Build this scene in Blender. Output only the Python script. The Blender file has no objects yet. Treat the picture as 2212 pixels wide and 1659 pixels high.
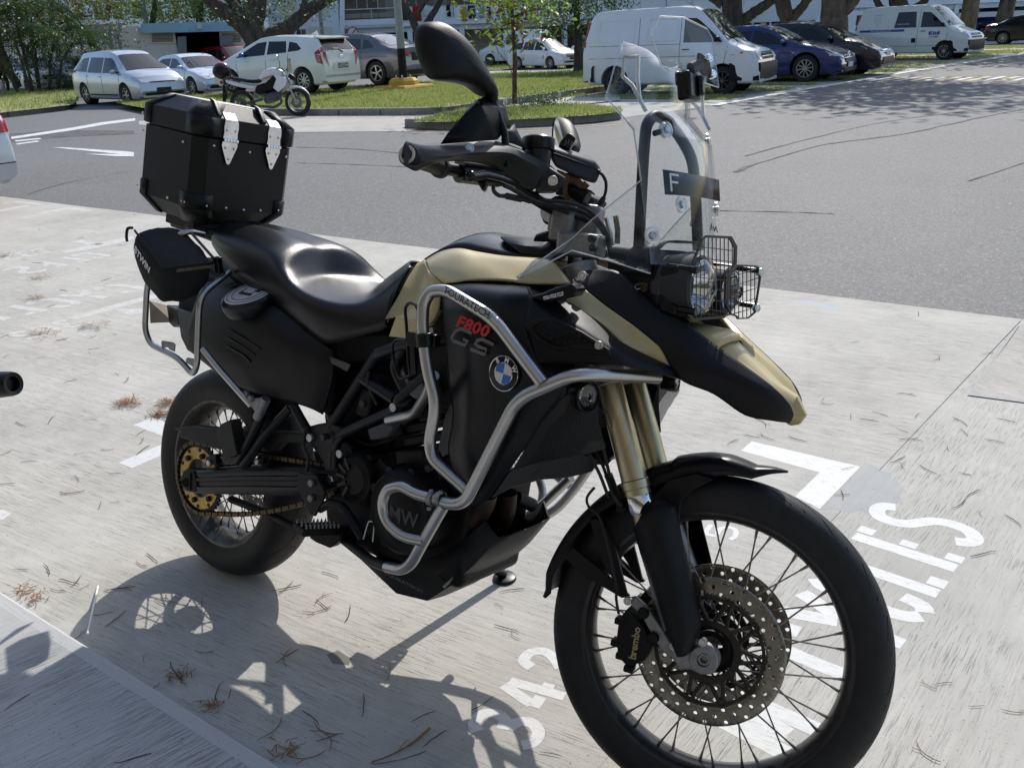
import bpy,bmesh,math,random
from mathutils import Vector,Matrix
from math import sin,cos,pi,radians,sqrt
random.seed(7)
V=Vector
SC=bpy.context.scene
COL=SC.collection
# ---------------------------------------------------------------- camera
CAM_POS=V((2.2285,-1.3882,1.5314))
YAW,PITCH,ROLL=2.234547,-0.367999,-0.041903
FPX,PW,PH=1967.85,2212.0,1659.0
_d=V((cos(PITCH)*cos(YAW),cos(PITCH)*sin(YAW),sin(PITCH)))
_r0=_d.cross(V((0,0,1))).normalized()
_u0=_r0.cross(_d)
_r=_r0*cos(ROLL) + _u0*sin(ROLL)
_u=-_r0*sin(ROLL) + _u0*cos(ROLL)
camd=bpy.data.cameras.new('camera')
camd.sensor_fit='HORIZONTAL'
camd.sensor_width=36.0
camd.lens=36.0*FPX/PW
camd.clip_start=0.05
camd.clip_end=2000
cam=bpy.data.objects.new('camera',camd)
COL.objects.link(cam)
cam.matrix_world=Matrix((( _r.x,_u.x,-_d.x,CAM_POS.x),(_r.y,_u.y,-_d.y,CAM_POS.y),(_r.z,_u.z,-_d.z,CAM_POS.z),(0,0,0,1)))
SC.camera=cam
# ---------------------------------------------------------------- sky, sun, exposure
SUN_AZ,SUN_EL=radians(108),radians(40)
w=bpy.data.worlds.new('World')
SC.world=w
w.use_nodes=True
nt=w.node_tree
bg=nt.nodes['Background']
sky=nt.nodes.new('ShaderNodeTexSky')
sky.sky_type='NISHITA'
sky.sun_disc=False
sky.sun_elevation=SUN_EL
sky.sun_rotation=pi/2 - SUN_AZ
sky.air_density=1.0
sky.dust_density=1.0
sky.ozone_density=1.0
nt.links.new(sky.outputs['Color'],bg.inputs['Color'])
bg.inputs['Strength'].default_value=0.15
sd=bpy.data.lights.new('sun','SUN')
sd.energy=3.35
sd.angle=radians(0.53)
sd.color=(1.0,0.96,0.9)
sun=bpy.data.objects.new('sun',sd)
COL.objects.link(sun)
sdir=V((cos(SUN_EL)*cos(SUN_AZ),cos(SUN_EL)*sin(SUN_AZ),sin(SUN_EL)))
sun.rotation_euler=sdir.to_track_quat('Z','Y').to_euler()
SC.view_settings.view_transform='Standard'
SC.view_settings.look='None'
SC.view_settings.exposure=0.42
SC.view_settings.gamma=1.0
SC.cycles.max_bounces=10
SC.cycles.transparent_max_bounces=24
SC.cycles.transmission_bounces=10
SC.cycles.caustics_reflective=False
SC.cycles.caustics_refractive=False
SC.cycles.sample_clamp_indirect=6.0
# ---------------------------------------------------------------- measuring: where a sight line meets a known plane
LEAN=0.221790
STEER=0.276895
RX=Matrix.Rotation(-LEAN,4,'X')
RXI=RX.inverted()
RAKE=radians(26)
S_AX=V((-sin(RAKE),0,cos(RAKE)))
S_O=V((1.695,0,0))
SM=Matrix.Translation(S_O) @ Matrix.Rotation(STEER,4,S_AX) @ Matrix.Translation(-S_O)
SMI=SM.inverted()
def sight(px,py):
 return _d + _r*((px-PW/2)/FPX) + _u*((PH/2-py)/FPX)
def meet(px,py,M,axis,val):
 o=CAM_POS.copy();d=sight(px,py)
 if M is not None:
  o=M @ o;d=M.to_3x3() @ d
 t=(val-o[axis])/d[axis]
 return o + d*t
def G(px,py,z=0.0): return meet(px,py,None,2,z)
def B(px,py,y): return meet(px,py,RXI,1,y)
def BX(px,py,x): return meet(px,py,RXI,0,x)
def BZ(px,py,z): return meet(px,py,RXI,2,z)
SBI=SMI @ RXI
def S(px,py,y): return meet(px,py,SBI,1,y)
def SX(px,py,x): return meet(px,py,SBI,0,x)
def Z(x0,y0,s):
 k=2212/3491.0
 return lambda x,y: ((x0+x/s)*k,(y0+y/s)*k)
zt=Z(0,0,2.212);zbar=Z(900,0,2.212);z3=Z(1800,0,2.4578);za=Z(350,650,2.212);zc=Z(1250,700,2.212)
zw=Z(1900,50,1.5078);zd=Z(400,1200,2.212);ze=Z(1200,1250,2.0109);zf=Z(1850,1500,1.484)
zr=Z(530,1230,2.2117);zg=Z(0,600,2.765);zh=Z(0,1150,2.765);zk=Z(2400,900,2.0275);zm=Z(2600,1600,1.6296);zn=Z(900,1950,2.212)
zp=Z(0,1850,2.1602)
# ---------------------------------------------------------------- materials
MATS={}
def mat(name,col=(.5,.5,.5),rough=.5,metal=0.,noise=None,bump=None,spec=.5,coat=0.,col2=None,scale=20.,detail=4.,bscale=None,alpha=None,trans=0.,ior=1.45,sheen=0.,stretch=None,rvar=0.,emit=None):
 if name in MATS: return MATS[name]
 m=bpy.data.materials.new(name);m.use_nodes=True
 n=m.node_tree.nodes;l=m.node_tree.links
 b=n['Principled BSDF']
 b.inputs['Base Color'].default_value=(*col,1)
 b.inputs['Roughness'].default_value=rough
 b.inputs['Metallic'].default_value=metal
 b.inputs['Specular IOR Level'].default_value=spec
 b.inputs['Coat Weight'].default_value=coat
 b.inputs['Coat Roughness'].default_value=.05
 b.inputs['IOR'].default_value=ior
 if trans: b.inputs['Transmission Weight'].default_value=trans
 if sheen: b.inputs['Sheen Weight'].default_value=sheen
 if alpha is not None: b.inputs['Alpha'].default_value=alpha
 if emit: b.inputs['Emission Color'].default_value=(*emit[0],1);b.inputs['Emission Strength'].default_value=emit[1]
 tc=n.new('ShaderNodeTexCoord');src=tc.outputs['Object']
 if stretch:
  mp=n.new('ShaderNodeMapping');mp.inputs['Scale'].default_value=stretch
  l.new(src,mp.inputs['Vector']);src=mp.outputs['Vector']
 if col2 is not None or noise:
  t=n.new('ShaderNodeTexNoise');t.inputs['Scale'].default_value=scale;t.inputs['Detail'].default_value=detail
  t.inputs['Roughness'].default_value=.6
  l.new(src,t.inputs['Vector'])
  r=n.new('ShaderNodeMapRange');r.inputs['From Min'].default_value=.35;r.inputs['From Max'].default_value=.65
  l.new(t.outputs['Fac'],r.inputs['Value'])
  mx=n.new('ShaderNodeMix');mx.data_type='RGBA'
  c2=col2 if col2 is not None else tuple(c*(1-noise) for c in col)
  mx.inputs['A'].default_value=(*col,1);mx.inputs['B'].default_value=(*c2,1)
  l.new(r.outputs['Result'],mx.inputs['Factor']);l.new(mx.outputs['Result'],b.inputs['Base Color'])
  if rvar:
   rr=n.new('ShaderNodeMapRange');rr.inputs['To Min'].default_value=max(0.02,rough-rvar);rr.inputs['To Max'].default_value=rough+rvar
   l.new(r.outputs['Result'],rr.inputs['Value']);l.new(rr.outputs['Result'],b.inputs['Roughness'])
 if bump:
  t2=n.new('ShaderNodeTexNoise');t2.inputs['Scale'].default_value=bscale or scale*3;t2.inputs['Detail'].default_value=3
  l.new(src,t2.inputs['Vector'])
  bp=n.new('ShaderNodeBump');bp.inputs['Strength'].default_value=bump;bp.inputs['Distance'].default_value=.002
  l.new(t2.outputs['Fac'],bp.inputs['Height']);l.new(bp.outputs['Normal'],b.inputs['Normal'])
 MATS[name]=m
 return m
mat('black_plastic',(.0065,.0065,.0075),.46,spec=.28,noise=.35,scale=14,bump=.25,bscale=900)
mat('smooth_black',(.006,.006,.007),.28,spec=.35,noise=.3,scale=20)
mat('satin_black',(.005,.0054,.007),.36,spec=.26,noise=.4,scale=9,rvar=.06)
mat('case_black',(.0065,.007,.007),.45,spec=.3,noise=.3,scale=6,bump=.15,bscale=1200)
mat('frame_black',(.007,.0075,.01),.36,spec=.3,noise=.4,scale=30)
mat('engine_black',(.006,.006,.0065),.52,spec=.25,noise=.5,scale=25,bump=.3,bscale=300)
mat('grey_plastic',(.03,.0315,.034),.5,spec=.35,noise=.25,scale=15,bump=.2,bscale=800)
mat('dark_grey',(.016,.0165,.018),.48,spec=.3,noise=.3,scale=12)
mat('tyre',(.017,.017,.018),.6,spec=.4,noise=.35,scale=18,bump=.25,bscale=260)
mat('steel_tube',(.46,.455,.44),.35,1.,noise=.1,scale=6)
mat('alu',(.58,.58,.57),.34,1.,noise=.2,scale=30,rvar=.08)
mat('alu_bright',(.8,.8,.8),.27,1.,noise=.12,scale=18,rvar=.08)
mat('alu_cast',(.3,.3,.3),.5,.9,noise=.3,scale=60,bump=.3,bscale=300)
mat('chrome',(.75,.75,.76),.1,1.)
mat('rim_black',(.03,.03,.032),.3,.3,noise=.4,scale=30)
mat('rim_grey',(.1,.098,.092),.38,.85,noise=.4,scale=30,rvar=.1)
mat('spoke_steel',(.32,.29,.26),.42,1.,noise=.5,scale=80)
mat('disc_steel',(.24,.225,.19),.34,1.,noise=.25,scale=40,rvar=.08)
mat('disc_carrier',(.022,.021,.02),.5,.5,col2=(.045,.034,.026),scale=70)
mat('gold_fork',(.56,.48,.31),.36,1.,noise=.25,scale=9,rvar=.09)
mat('gold_chain',(.12,.088,.042),.45,1.,col2=(.045,.036,.025),scale=140)
mat('gold_sprocket',(.46,.31,.1),.4,.9,noise=.4,scale=70)
mat('sand_paint',(.50,.415,.215),.38,.15,noise=.1,scale=8,coat=.12,rvar=.04)
mat('seat_vinyl',(.008,.008,.0095),.27,spec=.45,noise=.25,scale=10,bump=.25,bscale=700)
mat('seat_weave',(.02,.02,.022),.5,noise=.4,scale=400,bump=.8,bscale=900)
mat('bag_cloth',(.017,.017,.016),.85,noise=.4,scale=60,bump=.7,bscale=900)
mat('bag_trim',(.12,.1,.07),.85,noise=.3,scale=60)
def clearmat(name,tint,refl,rough=.03,lo=.05):
 m=bpy.data.materials.new(name);m.use_nodes=True;MATS[name]=m;n=m.node_tree.nodes;l=m.node_tree.links
 t=n.new('ShaderNodeBsdfTransparent');t.inputs[0].default_value=(*tint,1);g=n.new('ShaderNodeBsdfGlossy');g.inputs['Roughness'].default_value=rough
 f=n.new('ShaderNodeLayerWeight');f.inputs['Blend'].default_value=.5;p=n.new('ShaderNodeMath');p.operation='POWER';p.inputs[1].default_value=4;q=n.new('ShaderNodeMath');q.operation='MULTIPLY_ADD';q.inputs[1].default_value=refl;q.inputs[2].default_value=refl*lo;x=n.new('ShaderNodeMixShader')
 l.new(f.outputs['Facing'],p.inputs[0]);l.new(p.outputs[0],q.inputs[0]);l.new(q.outputs[0],x.inputs[0]);l.new(t.outputs[0],x.inputs[1]);l.new(g.outputs[0],x.inputs[2]);l.new(x.outputs[0],n['Material Output'].inputs['Surface'])
clearmat('clear_screen',(.95,.965,.97),.45);clearmat('screen_edge',(.75,.8,.82),.8,.3,.5)
mat('lens_glass',(.95,.96,.96),.03,trans=1.,ior=1.3)
mat('reflector',(.8,.8,.82),.08,1.)
mat('rust_pipe',(.06,.035,.025),.55,.6,col2=(.025,.02,.018),scale=30)
mat('white_print',(.75,.75,.74),.5)
mat('grey_print',(.13,.13,.135),.4,.3)
mat('red_print',(.5,.02,.02),.4)
mat('black_print',(.01,.01,.01),.5)
mat('badge_blue',(.012,.13,.42),.3,coat=.5)
mat('badge_white',(.6,.62,.62),.3,coat=.5)
mat('hose',(.012,.012,.012),.6)
mat('mesh_black',(.01,.01,.011),.5,.3)
mat('rivet',(.6,.6,.6),.3,1.)
mat('plate_black',(.008,.008,.009),.35)
# ---------------------------------------------------------------- mesh collecting
class MB:
 def __init__(s): s.v=[];s.f=[]
 def add(s,vs,fs):
  k=len(s.v);s.v += [V(x) for x in vs];s.f += [tuple(i+k for i in f) for f in fs];return s
 def box(s,c,size,R=None):
  hx,hy,hz=size[0]/2,size[1]/2,size[2]/2
  vs=[V((x,y,z)) for x in (-hx,hx) for y in (-hy,hy) for z in (-hz,hz)]
  if R is not None: vs=[R @ q for q in vs]
  return s.add([V(c)+q for q in vs],[(0,1,3,2),(4,6,7,5),(0,4,5,1),(2,3,7,6),(0,2,6,4),(1,5,7,3)])
 def hexa(s,p):            # 8 points: bottom 4 loop, top 4 loop
  return s.add(p,[(3,2,1,0),(4,5,6,7),(0,1,5,4),(1,2,6,5),(2,3,7,6),(3,0,4,7)])
 def tube(s,pts,r,n=10,closed=False,cap=True,fillet=0.,fs=5,flat=1.):
  pts=[V(q) for q in pts]
  if fillet > 0: pts=round_path(pts,fillet,fs,closed)
  m=len(pts);rs=r if isinstance(r,(list,tuple)) else [r]*m
  T=[]
  for i in range(m):
   a=pts[i-1] if (i > 0 or closed) else pts[i];b=pts[(i+1) % m] if (i < m-1 or closed) else pts[i]
   t=(b-a);T.append(t.normalized() if t.length > 1e-9 else V((0,0,1)))
  u=T[0].orthogonal().normalized();rings=[]
  for i in range(m):
   u=(u - T[i]*u.dot(T[i]));u=u.normalized() if u.length > 1e-6 else T[i].orthogonal().normalized()
   w_=T[i].cross(u)
   rings.append([pts[i] + (u*cos(2*pi*k/n)*flat + w_*sin(2*pi*k/n))*rs[min(i,len(rs)-1)] for k in range(n)])
  return s.loft(rings,closed_ring=True,cap=cap and not closed,wrap=closed)
 def loft(s,rings,closed_ring=True,cap=False,wrap=False):
  n=len(rings[0]);k=len(s.v)
  for r_ in rings: s.v += [V(q) for q in r_]
  m=len(rings)
  for i in range(m if wrap else m-1):
   j=(i+1) % m
   for q in range(n if closed_ring else n-1):
    q2=(q+1) % n
    s.f.append((k+i*n+q,k+i*n+q2,k+j*n+q2,k+j*n+q))
  if cap:
   s.f.append(tuple(k+q for q in reversed(range(n))));s.f.append(tuple(k+(m-1)*n+q for q in range(n)))
  return s
 def lathe(s,prof,o,ax,n=32,cap=False,arc=None,closed=False):
  o=V(o);ax=V(ax).normalized();u=ax.orthogonal().normalized();w_=ax.cross(u)
  if abs(ax.y) > .99: u=V((1,0,0));w_=V((0,0,1)) if ax.y < 0 else V((0,0,-1))
  a0,a1=arc or (0,2*pi);full=arc is None;rings=[]
  for i in range(n if full else n+1):
   a=a0+(a1-a0)*i/n
   rings.append([o + ax*h + (u*cos(a)+w_*sin(a))*r_ for r_,h in prof])
  return s.loft(rings,closed_ring=closed,wrap=full)
 def cyl(s,a,b,r,n=16,r2=None):
  return s.tube([a,b],[r,r if r2 is None else r2],n)
 def prism(s,poly,off):
  n=len(poly);off=V(off)
  k=len(s.v);s.v += [V(q) for q in poly] + [V(q)+off for q in poly]
  s.f.append(tuple(k+i for i in range(n)));s.f.append(tuple(k+n+i for i in reversed(range(n))))
  for i in range(n): s.f.append((k+i,k+n+i,k+n+(i+1) % n,k+(i+1) % n))
  return s
 def sphere(s,c,r,n=12,m=8,sc=(1,1,1)):
  c=V(c);rings=[]
  for i in range(m+1):
   t=pi*i/m;rings.append([c+V((r*sc[0]*sin(t)*cos(2*pi*k/n),r*sc[1]*sin(t)*sin(2*pi*k/n),r*sc[2]*cos(t))) for k in range(n)])
  return s.loft(rings,closed_ring=True)
 def grid(s,lines):
  return s.loft(lines,closed_ring=False)
 def mirror(s):
  k=len(s.v);s.v += [V((q.x,-q.y,q.z)) for q in s.v];s.f += [tuple(i+k for i in reversed(f)) for f in s.f];return s
 def mirrored(s):
  m=MB();m.v=[V((q.x,-q.y,q.z)) for q in s.v];m.f=[tuple(reversed(f)) for f in s.f];return m
 def xf(s,M): s.v=[M @ q for q in s.v];return s
 def build(s,name,material=None,parent=None,smooth=35,bevel=0.,solid=0.,subd=0,M=None,weld=False,solid_off=-1.,bseg=2):
  if M is not None: s.xf(M)
  me=bpy.data.meshes.new(name);me.from_pydata([tuple(q) for q in s.v],[],s.f)
  if weld:
   bm=bmesh.new();bm.from_mesh(me);bmesh.ops.remove_doubles(bm,verts=bm.verts,dist=1e-5)
   bmesh.ops.recalc_face_normals(bm,faces=bm.faces);bm.to_mesh(me);bm.free()
  if smooth:
   me.shade_smooth()
   if smooth < 180: me.set_sharp_from_angle(angle=radians(smooth))
  o=bpy.data.objects.new(name,me);COL.objects.link(o)
  if material: me.materials.append(MATS[material] if isinstance(material,str) else material)
  if subd:
   md=o.modifiers.new('subd','SUBSURF');md.levels=subd;md.render_levels=subd
  if solid:
   md=o.modifiers.new('solid','SOLIDIFY');md.thickness=solid;md.offset=solid_off
  if bevel:
   md=o.modifiers.new('bevel','BEVEL');md.width=bevel;md.segments=bseg;md.limit_method='ANGLE';md.angle_limit=radians(40);md.harden_normals=False
  if parent is not None: o.parent=parent
  return o
def round_path(pts,rad,seg=5,closed=False):
 out=[];m=len(pts)
 for i in range(m):
  if not closed and i in (0,m-1): out.append(pts[i]);continue
  a,p,b=pts[i-1],pts[i],pts[(i+1) % m]
  d1=(a-p);d2=(b-p);l=min(rad,d1.length*.48,d2.length*.48)
  p1=p+d1.normalized()*l;p2=p+d2.normalized()*l
  for k in range(seg+1):
   t=k/seg;out.append(p1*(1-t)**2 + p*2*t*(1-t) + p2*t*t)
 return out
def spline(pts,n=8,closed=False):
 pts=[V(q) for q in pts];out=[];m=len(pts)
 for i in range(m if closed else m-1):
  p0=pts[i-1] if (i > 0 or closed) else pts[i];p1=pts[i];p2=pts[(i+1) % m]
  p3=pts[(i+2) % m] if (i+2 < m or closed) else p2
  for k in range(n):
   t=k/n
   out.append(.5*((2*p1)+(p2-p0)*t+(2*p0-5*p1+4*p2-p3)*t*t+(3*p1-p0-3*p2+p3)*t**3))
 if not closed: out.append(pts[-1])
 return out
def resample(pts,n):
 L=[0.]
 for i in range(1,len(pts)): L.append(L[-1]+(pts[i]-pts[i-1]).length)
 out=[];j=0
 for k in range(n):
  t=L[-1]*k/(n-1)
  while j < len(pts)-2 and L[j+1] < t: j += 1
  s_=(t-L[j])/max(1e-9,L[j+1]-L[j]);out.append(pts[j].lerp(pts[j+1],min(1,max(0,s_))))
 return out
def tag(o,label=None,cat=None,group=None,kind=None):
 if label: o['label']=label
 if cat: o['category']=cat
 if group: o['group']=group
 if kind: o['kind']=kind
 return o
def empty(name,loc=(0,0,0),rz=0.,label=None,cat=None,group=None):
 o=bpy.data.objects.new(name,None);COL.objects.link(o);o.location=loc;o.rotation_euler=(0,0,rz)
 o.empty_display_size=.2
 return tag(o,label,cat,group)
def copy_tree(o,parent=None):
 c=o.copy();COL.objects.link(c);c.parent=parent
 for ch in list(o.children): copy_tree(ch,c)
 return c
def text_mesh(txt,size=1.,align='CENTER',shear=0.,bold=0.,spacing=1.):
 c=bpy.data.curves.new('t','FONT');c.body=txt;c.size=size;c.align_x=align;c.align_y='CENTER';c.shear=shear;c.offset=bold;c.space_character=spacing
 c.resolution_u=2
 o=bpy.data.objects.new('t',c);COL.objects.link(o)
 dg=bpy.context.evaluated_depsgraph_get();me=o.evaluated_get(dg).to_mesh()
 m=MB();m.v=[v.co.copy() for v in me.vertices];m.f=[tuple(p.vertices) for p in me.polygons]
 o.evaluated_get(dg).to_mesh_clear();bpy.data.objects.remove(o);bpy.data.curves.remove(c)
 return m
def frame(o,ex,ey):
 ex=V(ex).normalized();ey=V(ey);ey=(ey-ex*ey.dot(ex)).normalized();ez=ex.cross(ey);o=V(o)
 return Matrix(((ex.x,ey.x,ez.x,o.x),(ex.y,ey.y,ez.y,o.y),(ex.z,ey.z,ez.z,o.z),(0,0,0,1)))
# ================================================================ GROUND
def nodes_of(name,rough=.8):
 m=bpy.data.materials.new(name);m.use_nodes=True
 MATS[name]=m;n=m.node_tree.nodes;l=m.node_tree.links
 b=n['Principled BSDF'];b.inputs['Roughness'].default_value=rough;b.inputs['Specular IOR Level'].default_value=.3
 return m,n,l,b
def ntex(n,l,src,scale,detail=4.,rough=.6,lo=.35,hi=.65,stretch=None,rot=0.,dist=0.):
 mp=n.new('ShaderNodeMapping');mp.inputs['Rotation'].default_value=(0,0,rot)
 if stretch: mp.inputs['Scale'].default_value=stretch
 l.new(src,mp.inputs['Vector'])
 if stretch:
  mp.inputs['Scale'].default_value=(1,1,1)
  m2=n.new('ShaderNodeMapping');m2.inputs['Scale'].default_value=stretch;l.new(mp.outputs['Vector'],m2.inputs['Vector']);mp=m2
 t=n.new('ShaderNodeTexNoise');t.inputs['Scale'].default_value=scale;t.inputs['Detail'].default_value=detail;t.inputs['Roughness'].default_value=rough;t.inputs['Distortion'].default_value=dist
 l.new(mp.outputs['Vector'],t.inputs['Vector'])
 r=n.new('ShaderNodeMapRange');r.inputs['From Min'].default_value=lo;r.inputs['From Max'].default_value=hi
 l.new(t.outputs['Fac'],r.inputs['Value'])
 return r.outputs['Result']
def mixc(n,l,fac,a,b_):
 mx=n.new('ShaderNodeMix');mx.data_type='RGBA'
 for k,c in (('A',a),('B',b_)):
  if isinstance(c,tuple): mx.inputs[k].default_value=(*c,1)
  else: l.new(c,mx.inputs[k])
 if isinstance(fac,float): mx.inputs['Factor'].default_value=fac
 else: l.new(fac,mx.inputs['Factor'])
 return mx.outputs['Result']
def math_(n,l,op,a,b_=None):
 q=n.new('ShaderNodeMath');q.operation=op
 for i,c in enumerate((a,b_)):
  if c is None: continue
  if isinstance(c,(int,float)): q.inputs[i].default_value=c
  else: l.new(c,q.inputs[i])
 return q.outputs[0]
def bump_(n,l,b,h,strength,dist):
 bp=n.new('ShaderNodeBump');bp.inputs['Strength'].default_value=strength;bp.inputs['Distance'].default_value=dist
 l.new(h,bp.inputs['Height']);l.new(bp.outputs['Normal'],b.inputs['Normal'])
def concrete(name,ang,base=(.53,.51,.46),dark=(.36,.345,.31),groove=(.12,.115,.105),gdens=(.54,.66)):
 m,n,l,b=nodes_of(name,.85)
 src=n.new('ShaderNodeTexCoord').outputs['Object']
 big=ntex(n,l,src,1.3,7,.7,.36,.7)
 mid=ntex(n,l,src,7,4,.6,.4,.7)
 streak=ntex(n,l,src,1.,3,.6,.38,.64,(1.2,34,1),ang)
 fine=ntex(n,l,src,1.,3,.7,gdens[0],gdens[1],(9,230,1),ang)
 pit=ntex(n,l,src,120,2,.5,.66,.74)
 gmask=ntex(n,l,src,2.2,4,.6,.36,.62)
 c=mixc(n,l,math_(n,l,'MULTIPLY',big,.95),base,dark)
 c=mixc(n,l,math_(n,l,'MULTIPLY',mid,.3),c,(.52,.5,.46))
 c=mixc(n,l,math_(n,l,'MULTIPLY',streak,.35),c,dark)
 g=math_(n,l,'MULTIPLY',fine,math_(n,l,'ADD',math_(n,l,'MULTIPLY',gmask,.75),.1))
 c=mixc(n,l,math_(n,l,'MULTIPLY',g,.75),c,groove)
 c=mixc(n,l,math_(n,l,'MULTIPLY',pit,.7),c,groove)
 l.new(c,b.inputs['Base Color'])
 h=math_(n,l,'SUBTRACT',1.,math_(n,l,'ADD',g,math_(n,l,'MULTIPLY',pit,.6)))
 h=math_(n,l,'ADD',h,math_(n,l,'MULTIPLY',streak,.3))
 bump_(n,l,b,h,.5,.003)
 return m
GA=math.atan2(-(G(980,1400)-G(620,1270)).y,(G(980,1400)-G(620,1270)).x)
concrete('concrete_bay',GA)
GB=math.atan2(-(G(*zk(1900,780))-G(*zk(1300,1500))).y,(G(*zk(1900,780))-G(*zk(1300,1500))).x)
concrete('concrete_cross',GB,base=(.5,.485,.44),dark=(.37,.355,.32))
GC=math.atan2(-(G(*zp(1400,1100),.1)-G(*zp(700,1450),.1)).y,(G(*zp(1400,1100),.1)-G(*zp(700,1450),.1)).x)
concrete('concrete_walk',GC,base=(.46,.46,.45),dark=(.4,.4,.39),gdens=(.5,.6))
concrete('concrete_plain',0.,base=(.5,.5,.49),dark=(.44,.44,.43),gdens=(.75,.9))
concrete('mortar',GB,base=(.40,.40,.39),dark=(.33,.335,.33),gdens=(.62,.8))
concrete('concrete_far',.4,base=(.48,.455,.41),dark=(.34,.32,.28))
concrete('kerb_concrete',.0,base=(.33,.32,.29),dark=(.2,.19,.17),gdens=(.6,.8))
m,n,l,b=nodes_of('asphalt',.78)
src=n.new('ShaderNodeTexCoord').outputs['Object']
big=ntex(n,l,src,.25,5,.6,.35,.65);mid=ntex(n,l,src,2.5,5,.65,.35,.65)
vo=n.new('ShaderNodeTexVoronoi');vo.inputs['Scale'].default_value=60;l.new(src,vo.inputs['Vector'])
vr=n.new('ShaderNodeMapRange');vr.inputs['From Min'].default_value=0;vr.inputs['From Max'].default_value=1
l.new(vo.outputs['Color'],vr.inputs['Value'])
c=mixc(n,l,big,(.085,.083,.081),(.13,.127,.123))
c=mixc(n,l,math_(n,l,'MULTIPLY',mid,.45),c,(.09,.088,.086))
c=mixc(n,l,math_(n,l,'MULTIPLY',vr.outputs['Result'],.75),c,(.23,.227,.22))
sp=ntex(n,l,src,70,2,.5,.7,.73)
c=mixc(n,l,sp,c,(.6,.6,.58))
l.new(c,b.inputs['Base Color'])
h=vr.outputs["Result"]
bump_(n,l,b,h,.6,.006)
mat('asphalt_seam',(.045,.045,.045),.9,col2=(.12,.118,.115),scale=5,detail=8)
mat('asphalt_patch',(.2,.195,.19),.85,noise=.35,scale=9,detail=6,bump=.6,bscale=200)
m,n,l,b=nodes_of('road_paint',.65)
src=n.new('ShaderNodeTexCoord').outputs['Object']
wear=ntex(n,l,src,1.,4,.7,.55,.68,(14,160,1),GA);blot=ntex(n,l,src,40,4,.7,.56,.68)
c=mixc(n,l,math_(n,l,'MULTIPLY',wear,.55),(.62,.62,.6),(.42,.41,.385))
c=mixc(n,l,math_(n,l,'MULTIPLY',blot,.6),c,(.42,.41,.385))
l.new(c,b.inputs['Base Color']);bump_(n,l,b,wear,.3,-.002)
m,n,l,b=nodes_of('worn_paint',.75);src=n.new('ShaderNodeTexCoord').outputs['Object']
wear=ntex(n,l,src,1.,4,.7,.4,.62,(10,60,1),GA);blot=ntex(n,l,src,14,5,.7,.4,.62)
c=mixc(n,l,math_(n,l,'MULTIPLY',wear,.6),(.6,.59,.56),(.46,.445,.41));c=mixc(n,l,math_(n,l,'MULTIPLY',blot,.75),c,(.45,.435,.4));l.new(c,b.inputs['Base Color'])
mat('yellow_paint',(.62,.45,.13),.7,col2=(.45,.35,.14),scale=6)
mat('white_line',(.7,.7,.68),.7,noise=.3,scale=8)
mat('earth',(.09,.075,.05),.95,col2=(.12,.12,.05),scale=4)
mat('grass_base',(.22,.25,.08),.95,col2=(.3,.27,.12),scale=2.5,detail=6,bump=1.,bscale=40)
def leafmat(n_,c,c2,tr=.35):
 m,n,l,b=nodes_of(n_,.5);src=n.new('ShaderNodeTexCoord').outputs['Object']
 f=ntex(n,l,src,2.2,3,.6,.3,.7);f2=ntex(n,l,src,11,2,.6,.3,.7);cc=mixc(n,l,f,c,c2);cc=mixc(n,l,math_(n,l,'MULTIPLY',f2,.5),cc,tuple(x*.6 for x in c));l.new(cc,b.inputs['Base Color'])
 t=n.new('ShaderNodeBsdfTranslucent');l.new(cc,t.inputs['Color']);mx=n.new('ShaderNodeMixShader');mx.inputs[0].default_value=tr
 l.new(b.outputs[0],mx.inputs[1]);l.new(t.outputs[0],mx.inputs[2]);l.new(mx.outputs[0],n['Material Output'].inputs['Surface'])
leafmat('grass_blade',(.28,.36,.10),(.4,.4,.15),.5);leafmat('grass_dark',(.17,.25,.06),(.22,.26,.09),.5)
mat('leaf_litter',(.2,.085,.035),.9,col2=(.09,.05,.03),scale=30)
mat('green_paint',(.0,.25,.17),.6)
mat('blue_chalk',(.38,.46,.52),.9,col2=(.46,.455,.43),scale=9,detail=7)
mat('oil_stain',(.2,.19,.17),.8,noise=.3,scale=15)
def sheet(name,pts,material,z=None,parent=None,kind=None):
 m=MB();m.v=[V((q[0],q[1],q[2] if z is None else z)) for q in pts];m.f=[tuple(range(len(pts)))]
 nrm=sum((m.v[i].cross(m.v[(i+1) % len(pts)]).z for i in range(len(pts))))
 if nrm < 0: m.f=[tuple(reversed(m.f[0]))]
 o=m.build(name,material,parent,smooth=0)
 if kind: o['kind']=kind
 return o
def gp(conv,pts,z=0.): return [G(*conv(x,y),z) for x,y in pts]
ident=lambda x,y: (x,y)
sheet('ground',[(-500,-60,0),(260,-60,0),(260,700,0),(-500,700,0)],'earth',-.03,kind='structure')
e0=V((-8.89,3.423,0));e1=V((1.546,3.93,0));ed=(e1-e0).normalized()
def edge(x): return V((x,e0.y+(x-e0.x)*ed.y/ed.x,0))
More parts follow.
